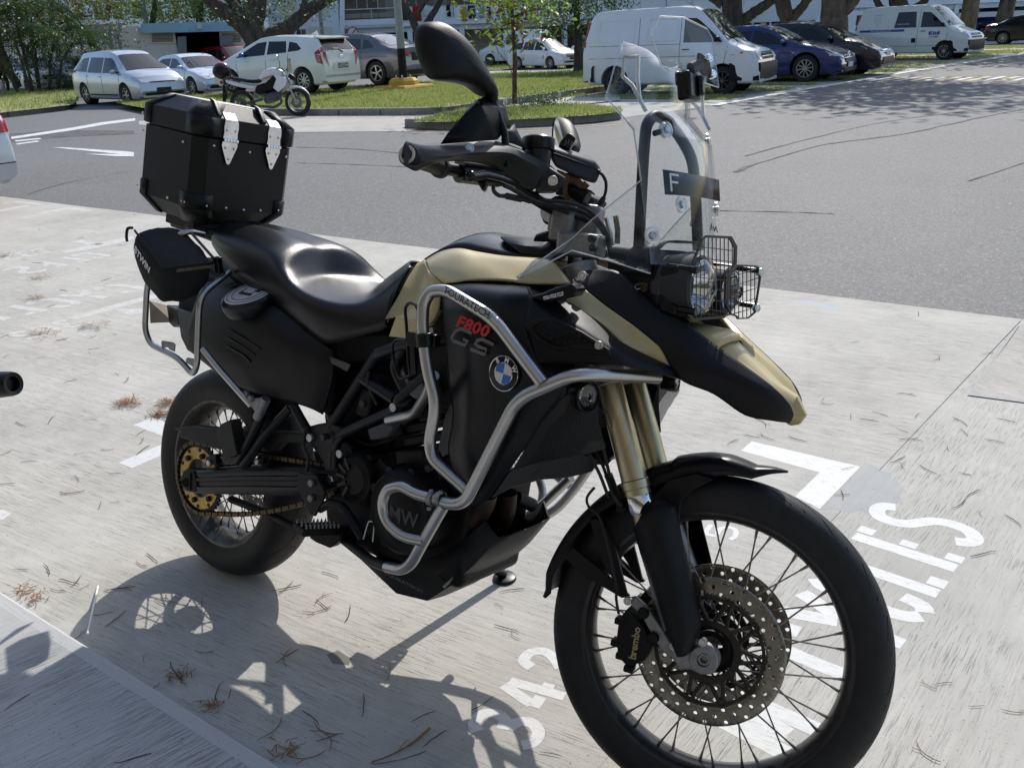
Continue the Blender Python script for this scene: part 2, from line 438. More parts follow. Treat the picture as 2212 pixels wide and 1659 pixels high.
# near bays: poured slabs with a joint, brushed in two directions
jb=[G(*zk(2180,400)),G(*zk(1830,850)),G(*zk(1230,1400)),G(*zk(930,1750))]
j_far,j_near=jb[0],V((2.35,-.46,0))
def jx(y):
 a,c=jb[0],jb[2]
 return a.x+(y-a.y)*(c.x-a.x)/(c.y-a.y)
YK=-.452
KZ=.1
ka,kb=G(0,1262,KZ),G(640,1659,KZ)
def kerb_y(x): return ka.y+(x-ka.x)*(kb.y-ka.y)/(kb.x-ka.x)
bay=[]
NS=60
xs=[-45+(jx(0)+45)*i/NS for i in range(NS+1)]
rag=[edge(x)+V((0,random.uniform(-.012,.012),0)) for x in xs[:-1]]
sheet('parking_bay',[V((-45,kerb_y(0)-.1,0)),V((jx(kerb_y(0)),kerb_y(0)-.1,0))] + [V((jx(edge(1.5).y),edge(1.5).y,0))] + list(reversed(rag)),'concrete_bay',0.,kind='structure')
sheet('parking_apron',[V((jx(-3)+.004,-3,0)),V((30,-3,0)),edge(30),V((jx(edge(1.5).y)+.004,edge(1.5).y,0))],'concrete_cross',0.,kind='structure')
# paler square slab let into the apron at the right
sheet('concrete_patch',gp(zk,[(1830,905),(2700,1020),(2900,300),(2195,420)],.004),'concrete_far',kind='structure')
st=gp(zk,[(1820,905),(2700,1020),(2700,1000),(1850,890),(2180,425),(2160,425)],.0043)
sheet('concrete_joint',st,'mortar',kind='structure')
st=[(1085,1400),(1130,1388),(1180,1395),(1215,1430),(1290,1445),(1300,1490),(1340,1500),(1390,1560),(1350,1600),(1370,1640),(1300,1659),(1240,1720),(1150,1740),(1090,1700),(980,1720),(900,1690),(800,1700)]
sheet('mortar_patch',gp(zk,st,.0002),'mortar',kind='structure')
sheet('blue_chalk_mark',gp(zk,[(590,262),(720,250),(1000,320),(900,318),(720,280)],.0002),'blue_chalk',kind='structure')
sheet('oil_spot',gp(zn,[(470,620),(560,590),(660,650),(640,700),(520,690)],.0002),'oil_stain',kind='structure')
# raised walkway at the near side
wk=empty('walkway',(0,0,0));wk['kind']='structure'
NX=40
def band(d0,d1,z0,z1,mt,name,x0=-30,x1=12,bev=0.):
 m_=MB();a=[];c_=[]
 for i in range(NX+1):
  x=x0+(x1-x0)*i/NX;a.append(V((x,kerb_y(x)-d0,z0)));c_.append(V((x,kerb_y(x)-d1,z1)))
 m_.grid([a,c_]);return m_.build(name,mt,wk,smooth=30)
kp=G(*zp(75,510),KZ);kw=kerb_y(kp.x)-kp.y
band(.0,.012,-.02,KZ-.012,'concrete_plain','kerb_face');band(.012,.024,KZ-.012,KZ,'concrete_plain','kerb_nosing')
band(.024,kw,KZ,KZ,'concrete_plain','kerb_border');band(kw,12,KZ,KZ-.001,'concrete_walk','paving')
# road
RL=[G(1541,228),G(1640,210),G(1760,190),G(1900,166),G(2060,140),G(2212,117)]
sheet('road',[V((-120,3.0,0)),V((60,3.0,0)),V((60,120,0)),V((-120,120,0))],'asphalt',-.008,kind='structure')
def seam(pts,wd,name='road_seam',mt='asphalt_seam',z=-.004):
 m_=MB();q=spline([G(x,y,z) for x,y in pts],6);a=[];c_=[]
 for i,p_ in enumerate(q):
  t=(q[min(i+1,len(q)-1)]-q[max(i-1,0)]).normalized();nn=V((-t.y,t.x,0))
  ww=wd*random.uniform(.35,1.5);sh=random.uniform(-.5,.5)*wd
  a.append(p_+nn*(ww+sh));c_.append(p_-nn*(ww-sh))
 m_.grid([a,c_]);o=m_.build(name,mt,smooth=0);o['kind']='structure';return o
for pts,wd in [([(1610,337),(1750,300),(1900,266),(2050,245),(2212,226)],.018),([(1590,372),(1640,352),(1780,313),(1950,290),(2100,258),(2212,236)],.03),
    ([(2094,391),(2212,352)],.012),([(1555,455),(1700,458),(1800,462)],.01),([(640,352),(800,357),(980,366),(1120,380)],.012),([(640,318),(760,322),(900,334)],.02),([(60,420),(140,396),(275,370)],.008)]:
 seam(pts,wd)
sheet('road_patch',[G(0,291,-.005),G(120,281,-.005),G(290,283,-.005),G(290,290,-.005),G(150,296,-.005),G(0,309,-.005)],'asphalt_seam',kind='structure')
# painted lines on the road
def paint(name,pts,material='road_paint',z=.004,conv=ident): return sheet(name,gp(conv,pts,z),material,kind='structure')
paint('lane_line',[(25,300),(150,284),(290,257),(290,261),(160,282),(165,288),(27,304)],'white_line',-.003,zt) if False else None
sheet('lane_line',[G(*zt(*q),-.003) for q in [(80,1035),(540,965),(760,925),(1020,893),(1020,912),(800,940),(560,982),(90,1050)]],'white_line',kind='structure')
sheet('lane_arrow',[G(*zt(*q),-.003) for q in [(385,1113),(480,1113),(950,1143),(1010,1150),(1010,1182),(860,1180),(640,1162),(900,1163)]],'white_line',kind='structure')
for q in [[(110,1060),(300,1042),(315,1050),(120,1070)],[(120,1085),(280,1062),(300,1070),(130,1093)]]:
 sheet('road_lettering',[G(*zt(x,y),-.003) for x,y in q],'white_line',kind='structure')
# hump stripes across the side road
zs=Z(2991,0,4.424);zs2=Z(2560,0,4.424)
hump=empty('road_hump',(0,0,0));hump['kind']='structure'
hz0=-.004
L0,L1=G(*zs(-700,1180),hz0),G(*zs(2212,1152),hz0)
N0,N1=G(*zs(-760,1228),hz0),G(*zs(2212,1222),hz0)
for i in range(17):
 t0=(i+.1)/14;t1=(i+.55)/14;k=.1
 q=[N0.lerp(N1,t0),N0.lerp(N1,t1),L0.lerp(L1,t1+k),L0.lerp(L1,t0+k)]
 sheet('hump_stripe',q,'yellow_paint' if i % 2 == 0 else 'white_line',hz0,hump)
# lot at the right: concrete with grass strips
lot_l=[G(1250,232),G(1180,205),V((-20,34,0)),V((-16,70,0)),V((1.5,90,0))]
sheet('car_lot',RL[:1] + [G(1340,255)] + lot_l + list(reversed(RL)),'concrete_far',-.004,kind='structure')
edge_l=[]
m_=MB();rr=[q.copy() for q in RL]
a=[q+V((-.12,0,.001)) for q in rr];c_=[q+V((.1,0,.001)) for q in rr]
m_.grid([a,c_]);m_.build('lot_edge_line','white_line',smooth=0)['kind']='structure'
# ================================================================ THE BIG MOTORCYCLE
zq=Z(1950,880,2.6333);zx=Z(1950,500,2.9493);zy=Z(1350,300,2.9493);zv=Z(1000,1350,1.586)
bike=empty('motorcycle',(0,0,0),0,'sand and black adventure motorcycle with crash bars and black top case in the foreground','motorcycle')
bike.rotation_euler=(-LEAN,0,0)
def LB(conv,pts): return [B(*conv(q[0],q[1]),q[2]) for q in pts]
def LS(conv,pts): return [S(*conv(q[0],q[1]),q[2]) for q in pts]
def mixed(*segs):
 out=[]
 for conv,pts in segs: out += LB(conv,pts)
 return out
def part(m,name,mt,parent=None,both=False,st=False,**k):
 if st: m.xf(SM)
 o=m.build(name,mt,parent or bike,**k)
 return o
def two(m,name,mt,parent=None,st=False,**k):
 a=m.mirrored()
 if st: m.xf(SM);a.xf(SM)
 o1=m.build(name,mt,parent or bike,**k);o2=a.build(name,mt,parent or bike,**k)
 return o1,o2
def dense(lines,n=6,m_=5):
 rows=[spline(r,n) for r in lines]
 cols=[spline([r[i] for r in rows],m_) for i in range(len(rows[0]))]
 return cols
def bolt(p,nrm,r=.008,h=.006,parent=None,mt='alu',name='bolt'):
 m=MB();n=V(nrm).normalized();p=V(p)
 m.lathe([(0.0001,h),(r*.5,h),(r*.5,h*.5),(r*.62,h*.5),(r*.62,h),(r*.9,h),(r,h*.7),(r,-.004)],p,n,12)
 return m.build(name,mt,parent or bike)
FA=V((1.578,0,.348));RA=V((0,0,.321))
# ---------------------------------------------------------------- wheels
def tyre_mesh(c,prof,n,groove,depth):
 m=MB();rings=[]
 # prof: list (r, h) densely sampled
 hm=max(abs(h) for r,h in prof)
 for i in range(n):
  a=2*pi*i/n;ring=[]
  for r,h in prof:
   rr=r
   ring.append(V((c.x+cos(a)*rr,h,c.z+sin(a)*rr)))
  rings.append(ring)
 m.loft(rings,closed_ring=False,wrap=True)
 return m
def profile(pts,n):
 q=resample(spline([V((r,h,0)) for r,h in pts],6),n);return [(v.x,v.y) for v in q]
ftp=[(.266,-.034),(.276,-.0395),(.29,-.0445),(.306,-.046),(.322,-.0435),(.336,-.034),(.345,-.019),(.348,0)]
ftp=profile(ftp + [(r,-h) for r,h in reversed(ftp[:-1])],45)
rtp=[(.218,-.06),(.231,-.068),(.25,-.0745),(.268,-.076),(.286,-.072),(.303,-.058),(.315,-.034),(.321,0)]
rtp=profile(rtp + [(r,-h) for r,h in reversed(rtp[:-1])],55)
groove_f=(20,[(.06,.62,-.34,0,.0075),(.45,.88,-.26,.42,.0065),(.62,.9,-.16,.8,.005)])
groove_r=(18,[(.08,.5,-.3,0,.008),(.42,.86,-.22,.45,.007)])
def interp2(tab,x):
 for (x0,y0),(x1,y1) in zip(tab,tab[1:]):
  if x <= x1: return y0+(y1-y0)*(x-x0)/max(1e-9,x1-x0)
 return tab[-1][1]
def wheel(name,c,tprof,n,gf,rimp,rimmat,rin,hubr,hubw,nsp,st):
 fl=empty(name,(0,0,0));fl.parent=bike
 M_=SM if st else Matrix()
 t=tyre_mesh(c,tprof,180,gf,0);t.build('tyre','tyre',fl,smooth=60,M=M_)
 g_=MB();hm=max(abs(h) for r,h in tprof);half=[(h/hm,r) for r,h in tprof if h >= 0];half.sort()
 def at_(a,u,lift):
  v_=abs(u);r=interp2(half,v_);n_=(interp2(half,min(1,v_+.03))-interp2(half,max(0,v_-.03)))/(.06*hm)
  return c+V((cos(a)*(r+lift),(u*hm)*(1+lift/hm*.6),sin(a)*(r+lift)))
 for i in range(gf[0]):
  for s_ in (-1,1):
   for u0,u1,da,ph,w_ in gf[1]:
    a0=2*pi*(i+ph+(.5 if s_ > 0 else 0))/gf[0];L0,L1=[],[]
    for k in range(9):
     t_=k/8;u=u0+(u1-u0)*t_;aa=a0+da*t_*t_*.6+da*t_*.4;ww=w_*(.35+.65*sin(pi*min(1,t_*1.15+.08)))
     L0.append(at_(aa-ww,s_*u,.0004));L1.append(at_(aa+ww,s_*u,.0004))
    g_.grid([L0,L1])
 g_.build('tread_groove_shade',mat('groove_shade',(.002,.002,.002),.9,spec=.05),fl,M=M_,smooth=60)['kind']='stuff'  # near-black strips on the smooth tread; groove shade is put into the colour
 rm=MB();rm.lathe(rimp,c,(0,1,0),96,closed=True);rm.build('rim',rimmat,fl,M=M_,smooth=45)
 hb=MB();hb.lathe([(hubr*.55,-hubw-.012),(hubr*.8,-hubw-.012),(hubr*.9,-hubw-.002),(hubr*1.15,-hubw),(hubr*1.15,-hubw+.006),(hubr*.75,-hubw+.014),(hubr*.65,0),(hubr*.75,hubw-.014),(hubr*1.15,hubw-.006),(hubr*1.15,hubw),(hubr*.9,hubw+.002),(hubr*.55,hubw+.012)],c,(0,1,0),32)
 hb.build('hub','engine_black',fl,M=M_)
 for i in range(nsp):
  a=2*pi*(i+.5*(i % 2)*.55)/nsp;side=-1 if i % 4 < 2 else 1;tw=radians(52)*(1 if i % 2 else -1)
  p0=c+V((cos(a+tw)*hubr*1.08,side*(hubw-.003),sin(a+tw)*hubr*1.08));p1=c+V((cos(a)*(rin+.006),side*.006,sin(a)*(rin+.006)))
  d=(p1-p0);m=MB();m.tube([p0,p1-d.normalized()*.022],.0019,6);m.tube([p1-d.normalized()*.024,p1-d.normalized()*.01,p1],[.0024,.0034,.0042],6)
  m.build('spoke','spoke_steel',fl,M=M_)
 return fl
frim=[(.262,-.03),(.279,-.034),(.2815,-.037),(.279,-.0395),(.27,-.0395),(.264,-.034),(.2585,-.026),(.2555,-.012),(.254,0)]
frim=frim + [(r,-h) for r,h in reversed(frim[:-1])] + [(.262,.02),(.262,-.02)]
fw=wheel('front_wheel',FA,ftp,408,groove_f,frim,'rim_black',.255,.046,.034,36,True)
rrim=[(.214,-.05),(.229,-.056),(.2325,-.0605),(.229,-.064),(.216,-.064),(.21,-.056),(.203,-.044),(.192,-.022),(.19,0)]
rrim=rrim + [(r,-h) for r,h in reversed(rrim[:-1])] + [(.2,.03),(.2,-.03)]
rw=wheel('rear_wheel',RA,rtp,330,groove_r,rrim,'rim_grey',.191,.05,.04,36,False)
def disc(c,r0,r1,y,rows,ns,parent,st,name='brake_disc',mt='disc_steel',th=.0045):
 m=MB();nr=len(rows)
 edges=[r0] + [(rows[i]+rows[i+1])/2 for i in range(nr-1)] + [r1]
 for k in range(nr):
  for i in range(ns):
   a0,a1=2*pi*i/ns,2*pi*(i+1)/ns;am=(a0+a1)/2;e0_,e1_=edges[k],edges[k+1];em=(e0_+e1_)/2
   P=lambda a,r: c+V((cos(a)*r,y,sin(a)*r))
   bd=[P(a0,e0_),P(am,e0_),P(a1,e0_),P(a1,em),P(a1,e1_),P(am,e1_),P(a0,e1_),P(a0,em)]
   if (i+k*2) % 4 == 0:
    cc=P(am,rows[k]);hole=[]
    for j,q in enumerate(bd): hole.append(cc+(q-cc).normalized()*.0043)
    kk=len(m.v);m.v += bd+hole
    for j in range(8): m.f.append((kk+j,kk+(j+1) % 8,kk+8+(j+1) % 8,kk+8+j))
   else:
    kk=len(m.v);m.v += bd;m.f.append(tuple(range(kk,kk+8)))
 if st: m.xf(SM)
 return m.build(name,mt,parent,smooth=30,weld=True,solid=th,solid_off=0.)
for sy in (-1,1):
 disc(FA,.112,.150,sy*.064,[.1185,.1305,.143],84,fw,True)
 m=MB();y=sy*.064;ring=lambda r0,r1,h0,h1: m.lathe([(r0,h0),(r1,h0),(r1,h1),(r0,h1)],FA,(0,1,0),48,closed=True)
 ring(.05,.064,y-.004,y+.004);ring(.104,.111,y-.002,y+.002)
 for i in range(10):
  a=2*pi*i/10+.1
  for da in (-.13,.13):
   p0=FA+V((cos(a+da*.2+(.31 if da > 0 else -.31)*.6)*.062,y,sin(a+da*.2+(.31 if da > 0 else -.31)*.6)*.062));p1=FA+V((cos(a+da*.35)*.1,y,sin(a+da*.35)*.1))
   m.tube([p0,p1],.0048,6)
  pc=FA+V((cos(a)*.105,0,sin(a)*.105))
  m.lathe([(.0045,y-sy*.004+sy*.007),(.0095,y-sy*.004+sy*.007),(.0115,y),(.0115,y-sy*.006),(.0045,y-sy*.006)],V((pc.x,0,pc.z)),(0,1,0),14)
 m.build('disc_carrier','disc_carrier',fw,M=SM,smooth=40)
# axle end
m=MB();m.lathe([(.0085,-.12),(.0125,-.12),(.0125,-.02)],FA,(0,1,0),6);m.build('axle','alu_cast',fw,M=SM)
disc(RA,.1,.1325,.075,[.108,.12,.128],60,rw,False)
# sprocket and chain
SY=-.126
sp=MB();n_t=42;rings=[]
prof=[]
for i in range(n_t*4):
 a=2*pi*i/(n_t*4);prof.append((a,.1095 if i % 4 in (0,1) else .1015))
for yy in (SY-.003,SY+.003): rings.append([RA+V((cos(a)*r,yy,sin(a)*r)) for a,r in prof])
inn=[[RA+V((cos(a)*.092,yy,sin(a)*.092)) for a,r in prof] for yy in (SY+.003,SY-.003)]
sp.loft([rings[0],rings[1],inn[0],inn[1]],wrap=True)
sp.build('sprocket_teeth','engine_black',rw)
m=MB();m.lathe([(.058,SY-.004),(.0925,SY-.004),(.0925,SY+.002),(.058,SY+.002)],RA,(0,1,0),60,closed=True);m.build('sprocket','gold_sprocket',rw)
m=MB()
for i in range(6):
 a=2*pi*i/6+.3;p=RA+V((cos(a)*.072,SY-.002,sin(a)*.072));m.cyl(p,p+V((0,-.009,0)),.0085,6)
for i in range(10):
 a=2*pi*(i+.5)/10;p=RA+V((cos(a)*.086,SY-.0035,sin(a)*.086));m.cyl(p,p+V((0,-.0015,0)),.006,10)
m.build('sprocket_bolts','engine_black',rw)['kind']='stuff'
FS=V((.545,0,.455));r_s,r_f=.106,.038
d_=(FS-RA);L_=sqrt(d_.x**2+d_.z**2);base=math.atan2(d_.z,d_.x);al=math.acos((r_s-r_f)/L_)
path=[]
a0,a1=base+al,base+2*pi-al
for i in range(61): a=a0+(a1-a0)*i/60;path.append(RA+V((cos(a)*r_s,SY,sin(a)*r_s)))
b0,b1=base-al,base+al
for i in range(13): a=b0+(b1-b0)*i/12;path.append(FS+V((cos(a)*r_f,SY,sin(a)*r_f)))
path.append(path[0].copy())
# let the lower run sag a little
k0=60;pa,pb=path[60],path[61]
sag=[pa.lerp(pb,t/12)+V((0,0,-.022*sin(pi*t/12))) for t in range(1,12)]
path=path[:61]+sag+path[61:]
tot=sum((path[i+1]-path[i]).length for i in range(len(path)-1));nl=int(tot/.015875/2)*2
lk=resample(path,nl+1);ch=MB()
for i in range(nl):
 a,b_=lk[i],lk[i+1];t=(b_-a).normalized();up=t.cross(V((0,1,0)))
 o_=.0078 if i % 2 else .0055
 for s_ in (-1,1):
  pts=[]
  for (u,v_) in [(-.006,0),(-.004,.0058),(.001,.0066),(.00794,.0044),(.015,.0066),(.02,.0058),(.0218,0),(.02,-.0058),(.015,-.0066),(.00794,-.0044),(.001,-.0066),(-.004,-.0058)]:
   pts.append(a+t*u+up*v_+V((0,s_*o_,0)))
  ch.prism(pts,V((0,s_*.0018,0)))
 ch.cyl(a+V((0,-.0095,0)),a+V((0,.0095,0)),.0042,8)
ch.build('chain','gold_chain',bike,smooth=30)
# ---------------------------------------------------------------- fork, front fender, brakes (turned with the steering)
fd=V((-sin(radians(24.6)),0,cos(radians(24.6))))
for sy in (-1,1):
 pb=V((1.391,sy*.1,.634)) if sy < 0 else V((1.393,.1,.634))
 m=MB();m.tube([pb+fd*t for t in (0,.012,.014,.03,.032,.48)],[.0275,.0275,.029,.029,.0265,.0265],28);m.build('fork_tube','gold_fork',bike,M=SM)
 m=MB();m.tube([pb+fd*t for t in (-.036,-.034,-.004,0)],[.0262,.0275,.0275,.026],28);m.build('fork_seal','chrome',bike,M=SM)
 m=MB();m.tube([pb-fd*.03,pb-fd*.12],.0225,20);m.build('fork_slider','gold_fork',bike,M=SM)
 m=MB();m.tube([pb-fd*.1,pb-fd*.26+V((.012,0,0)),FA+V((-.03,sy*.1,.05))],[.026,.03,.03],16);m.build('fork_foot','alu_cast',bike,M=SM)
# triple clamps
for t,w_,h_ in ((.262,.115,.032),(.46,.11,.026)):
 m=MB();c0=V((1.392,0,.634))+fd*t
 for sy in (-1,1): m.cyl(c0+V((0,sy*.1,0))-fd*h_,c0+V((0,sy*.1,0))+fd*h_,.036,20)
 R=Matrix.Rotation(-radians(24.6),3,'Y');m.box(c0+V((-.03,0,.0))-fd*0,(.075,.2,h_*1.6),R)
 m.build('triple_clamp','alu_cast',bike,M=SM,bevel=.003)
# fork guards
stt=[(468,452,560,300),(478,480,690,318),(500,570,678,430),(535,660,735,640),(580,800,770,790),(612,920,795,900),(648,1015,797,985),(688,1080,745,1058)]
rings=[]
for x0,y0,x1,y1 in stt:
 a=S(*zf(x0,y0),-.108);b_=S(*zf(x1,y1),-.108);ring=[]
 for k in range(9):
  t=k/8;p=a.lerp(b_,t);p.y=-.108-.034*sin(pi*t)**.7;ring.append(p)
 rings.append(ring)
m=MB();m.loft(rings,closed_ring=False);two(m,'fork_guard','black_plastic',st=True,solid=.004,smooth=60,subd=1)
# front fender: arcs round the wheel, crowned
def polar(p): return math.atan2(p.z-FA.z,p.x-FA.x),sqrt((p.x-FA.x)**2+(p.z-FA.z)**2)
def arcstrip(tb,half,lipdrop,n=44,mt='satin_black',name='fender'):
 # tb: list of (angle, radius, halfwidth, crown)
 rows=[]
 for k in range(n+1):
  u=k/n*(len(tb)-1);i=min(int(u),len(tb)-2);f=u-i
  a,r,hw,cr=[tb[i][j]*(1-f)+tb[i+1][j]*f for j in range(4)]
  row=[]
  for q in range(-6,7):
   v_=q/6;y=v_*hw;rr=r+cr*(1-abs(v_)**2.2)-(lipdrop if abs(v_) == 1 else 0)
   row.append(FA+V((cos(a)*rr,y,sin(a)*rr)))
  rows.append(row)
 return MB().grid(rows)
tipA,tipR=polar(S(*zf(1240,165),0.));topA,topR=polar(S(*zf(800,65),0.));
rearA,rearR=polar(S(*zf(5,780),-.03));bkA,bkR=polar(S(*zf(120,380),0.))
if rearA < 0: rearA += 2*pi
def arcstrip2(tb,n=56):       # (angle, ridge radius, half width, side drop)
 rows=[]
 for k in range(n+1):
  u=k/n*(len(tb)-1);i=min(int(u),len(tb)-2);f=u-i;f=f*f*(3-2*f) if False else f
  a,r,hw_,dr=[tb[i][j]*(1-f)+tb[i+1][j]*f for j in range(4)]
  rows.append([FA+V((cos(a)*(r-dr*q_),v_*hw_,sin(a)*(r-dr*q_))) for v_,q_ in ((-1.03,1.),(-1.0,.62),(-.9,.28),(-.7,.1),(-.4,.03),(0,0),(.4,.03),(.7,.1),(.9,.28),(1.0,.62),(1.03,1.))])
 return MB().grid(rows)
m=arcstrip2([(tipA,tipR+.004,.004,.004),(tipA+.07,tipR+.001,.024,.012),(tipA+.16,tipR-.006,.042,.024),(tipA+.3,.392,.056,.036),(topA-.05,.394,.064,.044),(topA+.12,.392,.067,.046),(radians(112),.386,.068,.044),(radians(126),.38,.066,.034)])
m.build('front_fender','satin_black',bike,M=SM,solid=.003,smooth=50)
m=arcstrip2([(radians(120),.378,.064,.036),(radians(135),.378,.064,.03),(radians(155),.377,.063,.026),(rearA-.14,.378,.06,.024),(rearA-.04,rearR-.002,.054,.02),(rearA,rearR,.05,.012)])
m.build('rear_mudguard','black_plastic',bike,M=SM,solid=.003,smooth=50)
# black stays that hold the mudguard
m=MB()
for poly in ([(500,420),(540,300),(640,200),(780,170),(860,200),(760,252),(700,305),(685,430)],[(235,400),(300,400),(370,560),(430,800),(390,760),(300,620)],[(110,600),(150,540),(300,660),(440,790),(400,800),(230,700)]):
 m.prism([S(*zf(x,y),-.074) for x,y in poly],V((0,.012,0)))
two(m,'fender_stay','black_plastic',st=True,bevel=.002,weld=True)
# axle clamp, caliper
def axle_clamp(sy):
 m=MB()
 c=S(*zf(815,1110),-.112)
 m.lathe([(.013,-.118),(.028,-.118),(.03,-.112),(.03,-.085),(.02,-.085)],V((c.x,0,c.z)),(0,1,0),24)
 poly=[(690,1165),(655,1085),(640,1040),(700,1075),(745,1055),(840,1040),(850,1100),(840,1180),(800,1185),(745,1160)]
 m.prism([S(*zf(x,y),-.113) for x,y in poly],V((0,.03,0)))
 if sy > 0: m=m.mirrored()
 m.build('axle_clamp','alu_cast',bike,M=SM,bevel=.002,weld=True)
 poly=[(435,800),(470,795),(530,850),(600,950),(650,1030),(690,1150),(650,1100),(600,1060),(560,1000),(500,890),(450,840)]
 m=MB();m.prism([S(*zf(x,y),-.104) for x,y in poly],V((0,.016,0)))
 if sy > 0: m=m.mirrored()
 m.build('caliper_bracket','alu_cast',bike,M=SM,bevel=.002,weld=True)
 cal=empty('brake_caliper',(0,0,0));cal.parent=bike
 m=MB();poly=[(385,905),(430,850),(470,900),(520,960),(545,1060),(520,1110),(455,1145),(425,1145),(380,1095),(372,1010)]
 m.prism([S(*zf(x,y),-.112) for x,y in poly],V((0,.07,0)))
 for x,y in ((505,880),(555,1005)):
  p=S(*zf(x,y),-.114);m.cyl(p,p+V((0,.02,0)),.012,12)
 for x,y in ((395,910),(375,1020),(400,1085),(440,1150)):
  p=S(*zf(x,y),-.095);m.box(p,(.02,.03,.014))
 if sy > 0: m=m.mirrored()
 m.build('caliper_body','engine_black',cal,M=SM,bevel=.003,weld=True)
 if sy < 0:
  t=text_mesh('brembo',.021,bold=.0006)
  a=S(*zf(455,1075),-.1125);b_=S(*zf(470,975),-.1125)
  nrm=V((0,-1,0));ex=(b_-a).normalized();ey=nrm.cross(ex)
  t.xf(frame((a+b_)/2+V((.002,-.0006,0)),ex,ey));t.build('caliper_lettering',mat('gold_print',(.3,.24,.12),.4),cal,M=SM,smooth=0)
  m=MB();p=S(*zf(460,1093),-.1126);m.lathe([(.0035,-.0008),(.006,-.0008)],p,(0,1,0),18);m.build('caliper_mark','gold_print',cal,M=SM)
for sy in (-1,1): axle_clamp(sy)
for x,y in ((432,812),(665,1040),(812,1020)):
 p=SM @ S(*zf(x,y),-.118);bolt(p,SM.to_3x3() @ V((0,-1,0)),.009,.006,mt='alu')
# brake hoses
for pts in ([(1545,180,-.16),(1535,420,-.15),(1600,560,-.13),(1690,720,-.125),(1760,900,-.12)],[(1640,440,-.1),(1650,560,-.1),(1720,680,-.11),(1790,880,-.12),(1850,960,-.115)],[(1670,420,-.12),(1720,560,-.12),(1770,760,-.12)]):
 m=MB();m.tube(spline(LB(ze,pts),8),.0035,8);m.build('brake_hose','hose',bike)
m=MB();m.tube(spline(LS(zf,[(378,760,-.09),(372,800,-.095),(385,880,-.1)]),8),.003,8);m.tube(spline(LS(zf,[(262,240,-.09),(225,290,-.09),(235,340,-.09),(300,420,-.09),(378,760,-.09)]),8),.003,8);m.build('brake_hose','hose',bike,M=SM)
m=MB();m.cyl(S(*zf(330,170),-.1),S(*zf(400,350),-.1),.009,10);m.box(S(*zf(400,350),-.1),(.02,.02,.014));m.build('hose_joint','engine_black',bike,M=SM,bevel=.002)
# ---------------------------------------------------------------- tank and side panels
def shell(lines,name,mt,n=6,mm=5,solid=.004,both=True,st=False,parent=None,smooth=50):
 m=MB().grid(dense(lines,n,mm))
 if both: return two(m,name,mt,parent,st=st,solid=solid,smooth=smooth,weld=True)
 return part(m,name,mt,parent,st=st,solid=solid,smooth=smooth,weld=True)
tank_top_edge=[(440,412,-.135),(560,342,-.13),(690,320,-.13),(830,345,-.13),(980,372,-.125),(1140,388,-.12),(1320,396,-.115)]
shell([LB(zc,tank_top_edge),
 LB(zc,[(452,440,-.165),(570,395,-.168),(700,368,-.17),(840,385,-.165),(990,395,-.16),(1150,400,-.15),(1400,420,-.135)]),
 LB(zc,[(475,500,-.185),(590,490,-.2),(720,470,-.205),(860,465,-.2),(1010,470,-.19),(1180,480,-.18),(1470,495,-.155)]),
 LB(zc,[(575,592,-.207),(660,580,-.222),(760,565,-.228),(900,560,-.225),(1060,565,-.218),(1230,585,-.205),(1540,585,-.172)])],'tank_cover','sand_paint')
# facet behind the knee
m=MB()
fa=LB(zc,[(395,440,-.125),(325,545,-.14),(255,680,-.15),(190,790,-.155),(150,862,-.16)])
fb=LB(zc,[(445,415,-.14),(440,560,-.168),(430,700,-.183),(370,830,-.187),(218,845,-.178)])
fc=LB(zc,[(475,500,-.185),(500,620,-.195),(500,720,-.197),(470,830,-.197),(330,870,-.19)])
fdl=LB(zc,[(575,592,-.207),(562,690,-.205),(550,790,-.204),(500,880,-.203),(420,925,-.2)])
m.grid([resample(spline(r,5),14) for r in (fa,fb,fc,fdl)])
two(m,'knee_panel','sand_paint',solid=.004,smooth=25,weld=True)
m=MB();m.prism(LB(zc,[(218,840,-.182),(165,990,-.178),(300,1003,-.185),(480,905,-.2),(550,790,-.203),(430,830,-.196)]),V((0,.012,0)))
two(m,'knee_flap','sand_paint',bevel=.002,weld=True)
# dark centre cover on the tank
rows=[]
for i,q in enumerate(resample(spline(LB(zc,tank_top_edge),6),16)):
 cr=[0,.012,.022,.03,.034,.035,.034,.032,.03,.028,.025,.022,.02,.018,.016,.014][i]
 rows.append([V((q.x-.01*(1-abs(v_)),q.y*v_*-1 if False else q.y*v_,q.z+cr*(1-abs(v_)**2.4)-.001)) for v_ in (1.0,.85,.6,.3,0,-.3,-.6,-.85,-1.0)])
m=MB().grid(rows);part(m,'tank_top','smooth_black',solid=.004,smooth=60)
# raised black fairing between tank and steering head
m=MB();m.hexa([B(*zc(1015,262),-.1),B(*zc(1240,375),-.11),V((1.22,-.1,1.06)),V((1.2,-.1,1.03))] + [B(*zc(1015,250),-.09),B(*zc(1200,262),-.09),B(*zc(1450,285),-.08),B(*zc(1440,375),-.1)]) if False else None
rows=[]
for a_,b_ in (((1010,250,-.075),(1170,372,-.115)),((1200,290,-.075),(1260,380,-.115)),((1330,292,-.07),(1360,388,-.11)),((1450,290,-.06),(1440,400,-.1))):
 p,q=B(*zc(a_[0],a_[1]),a_[2]),B(*zc(b_[0],b_[1]),b_[2])
 rows.append([q,q.lerp(p,.5)+V((0,-.012,.004)),p,V((p.x-.03,0,p.z+.004)),V((p.x,-p.y,p.z)),V((q.x,-q.lerp(p,.5).y+.012,q.lerp(p,.5).z+.004)),V((q.x,-q.y,q.z))])
part(MB().grid(rows),'ignition_cover','black_plastic',solid=.004,smooth=40)
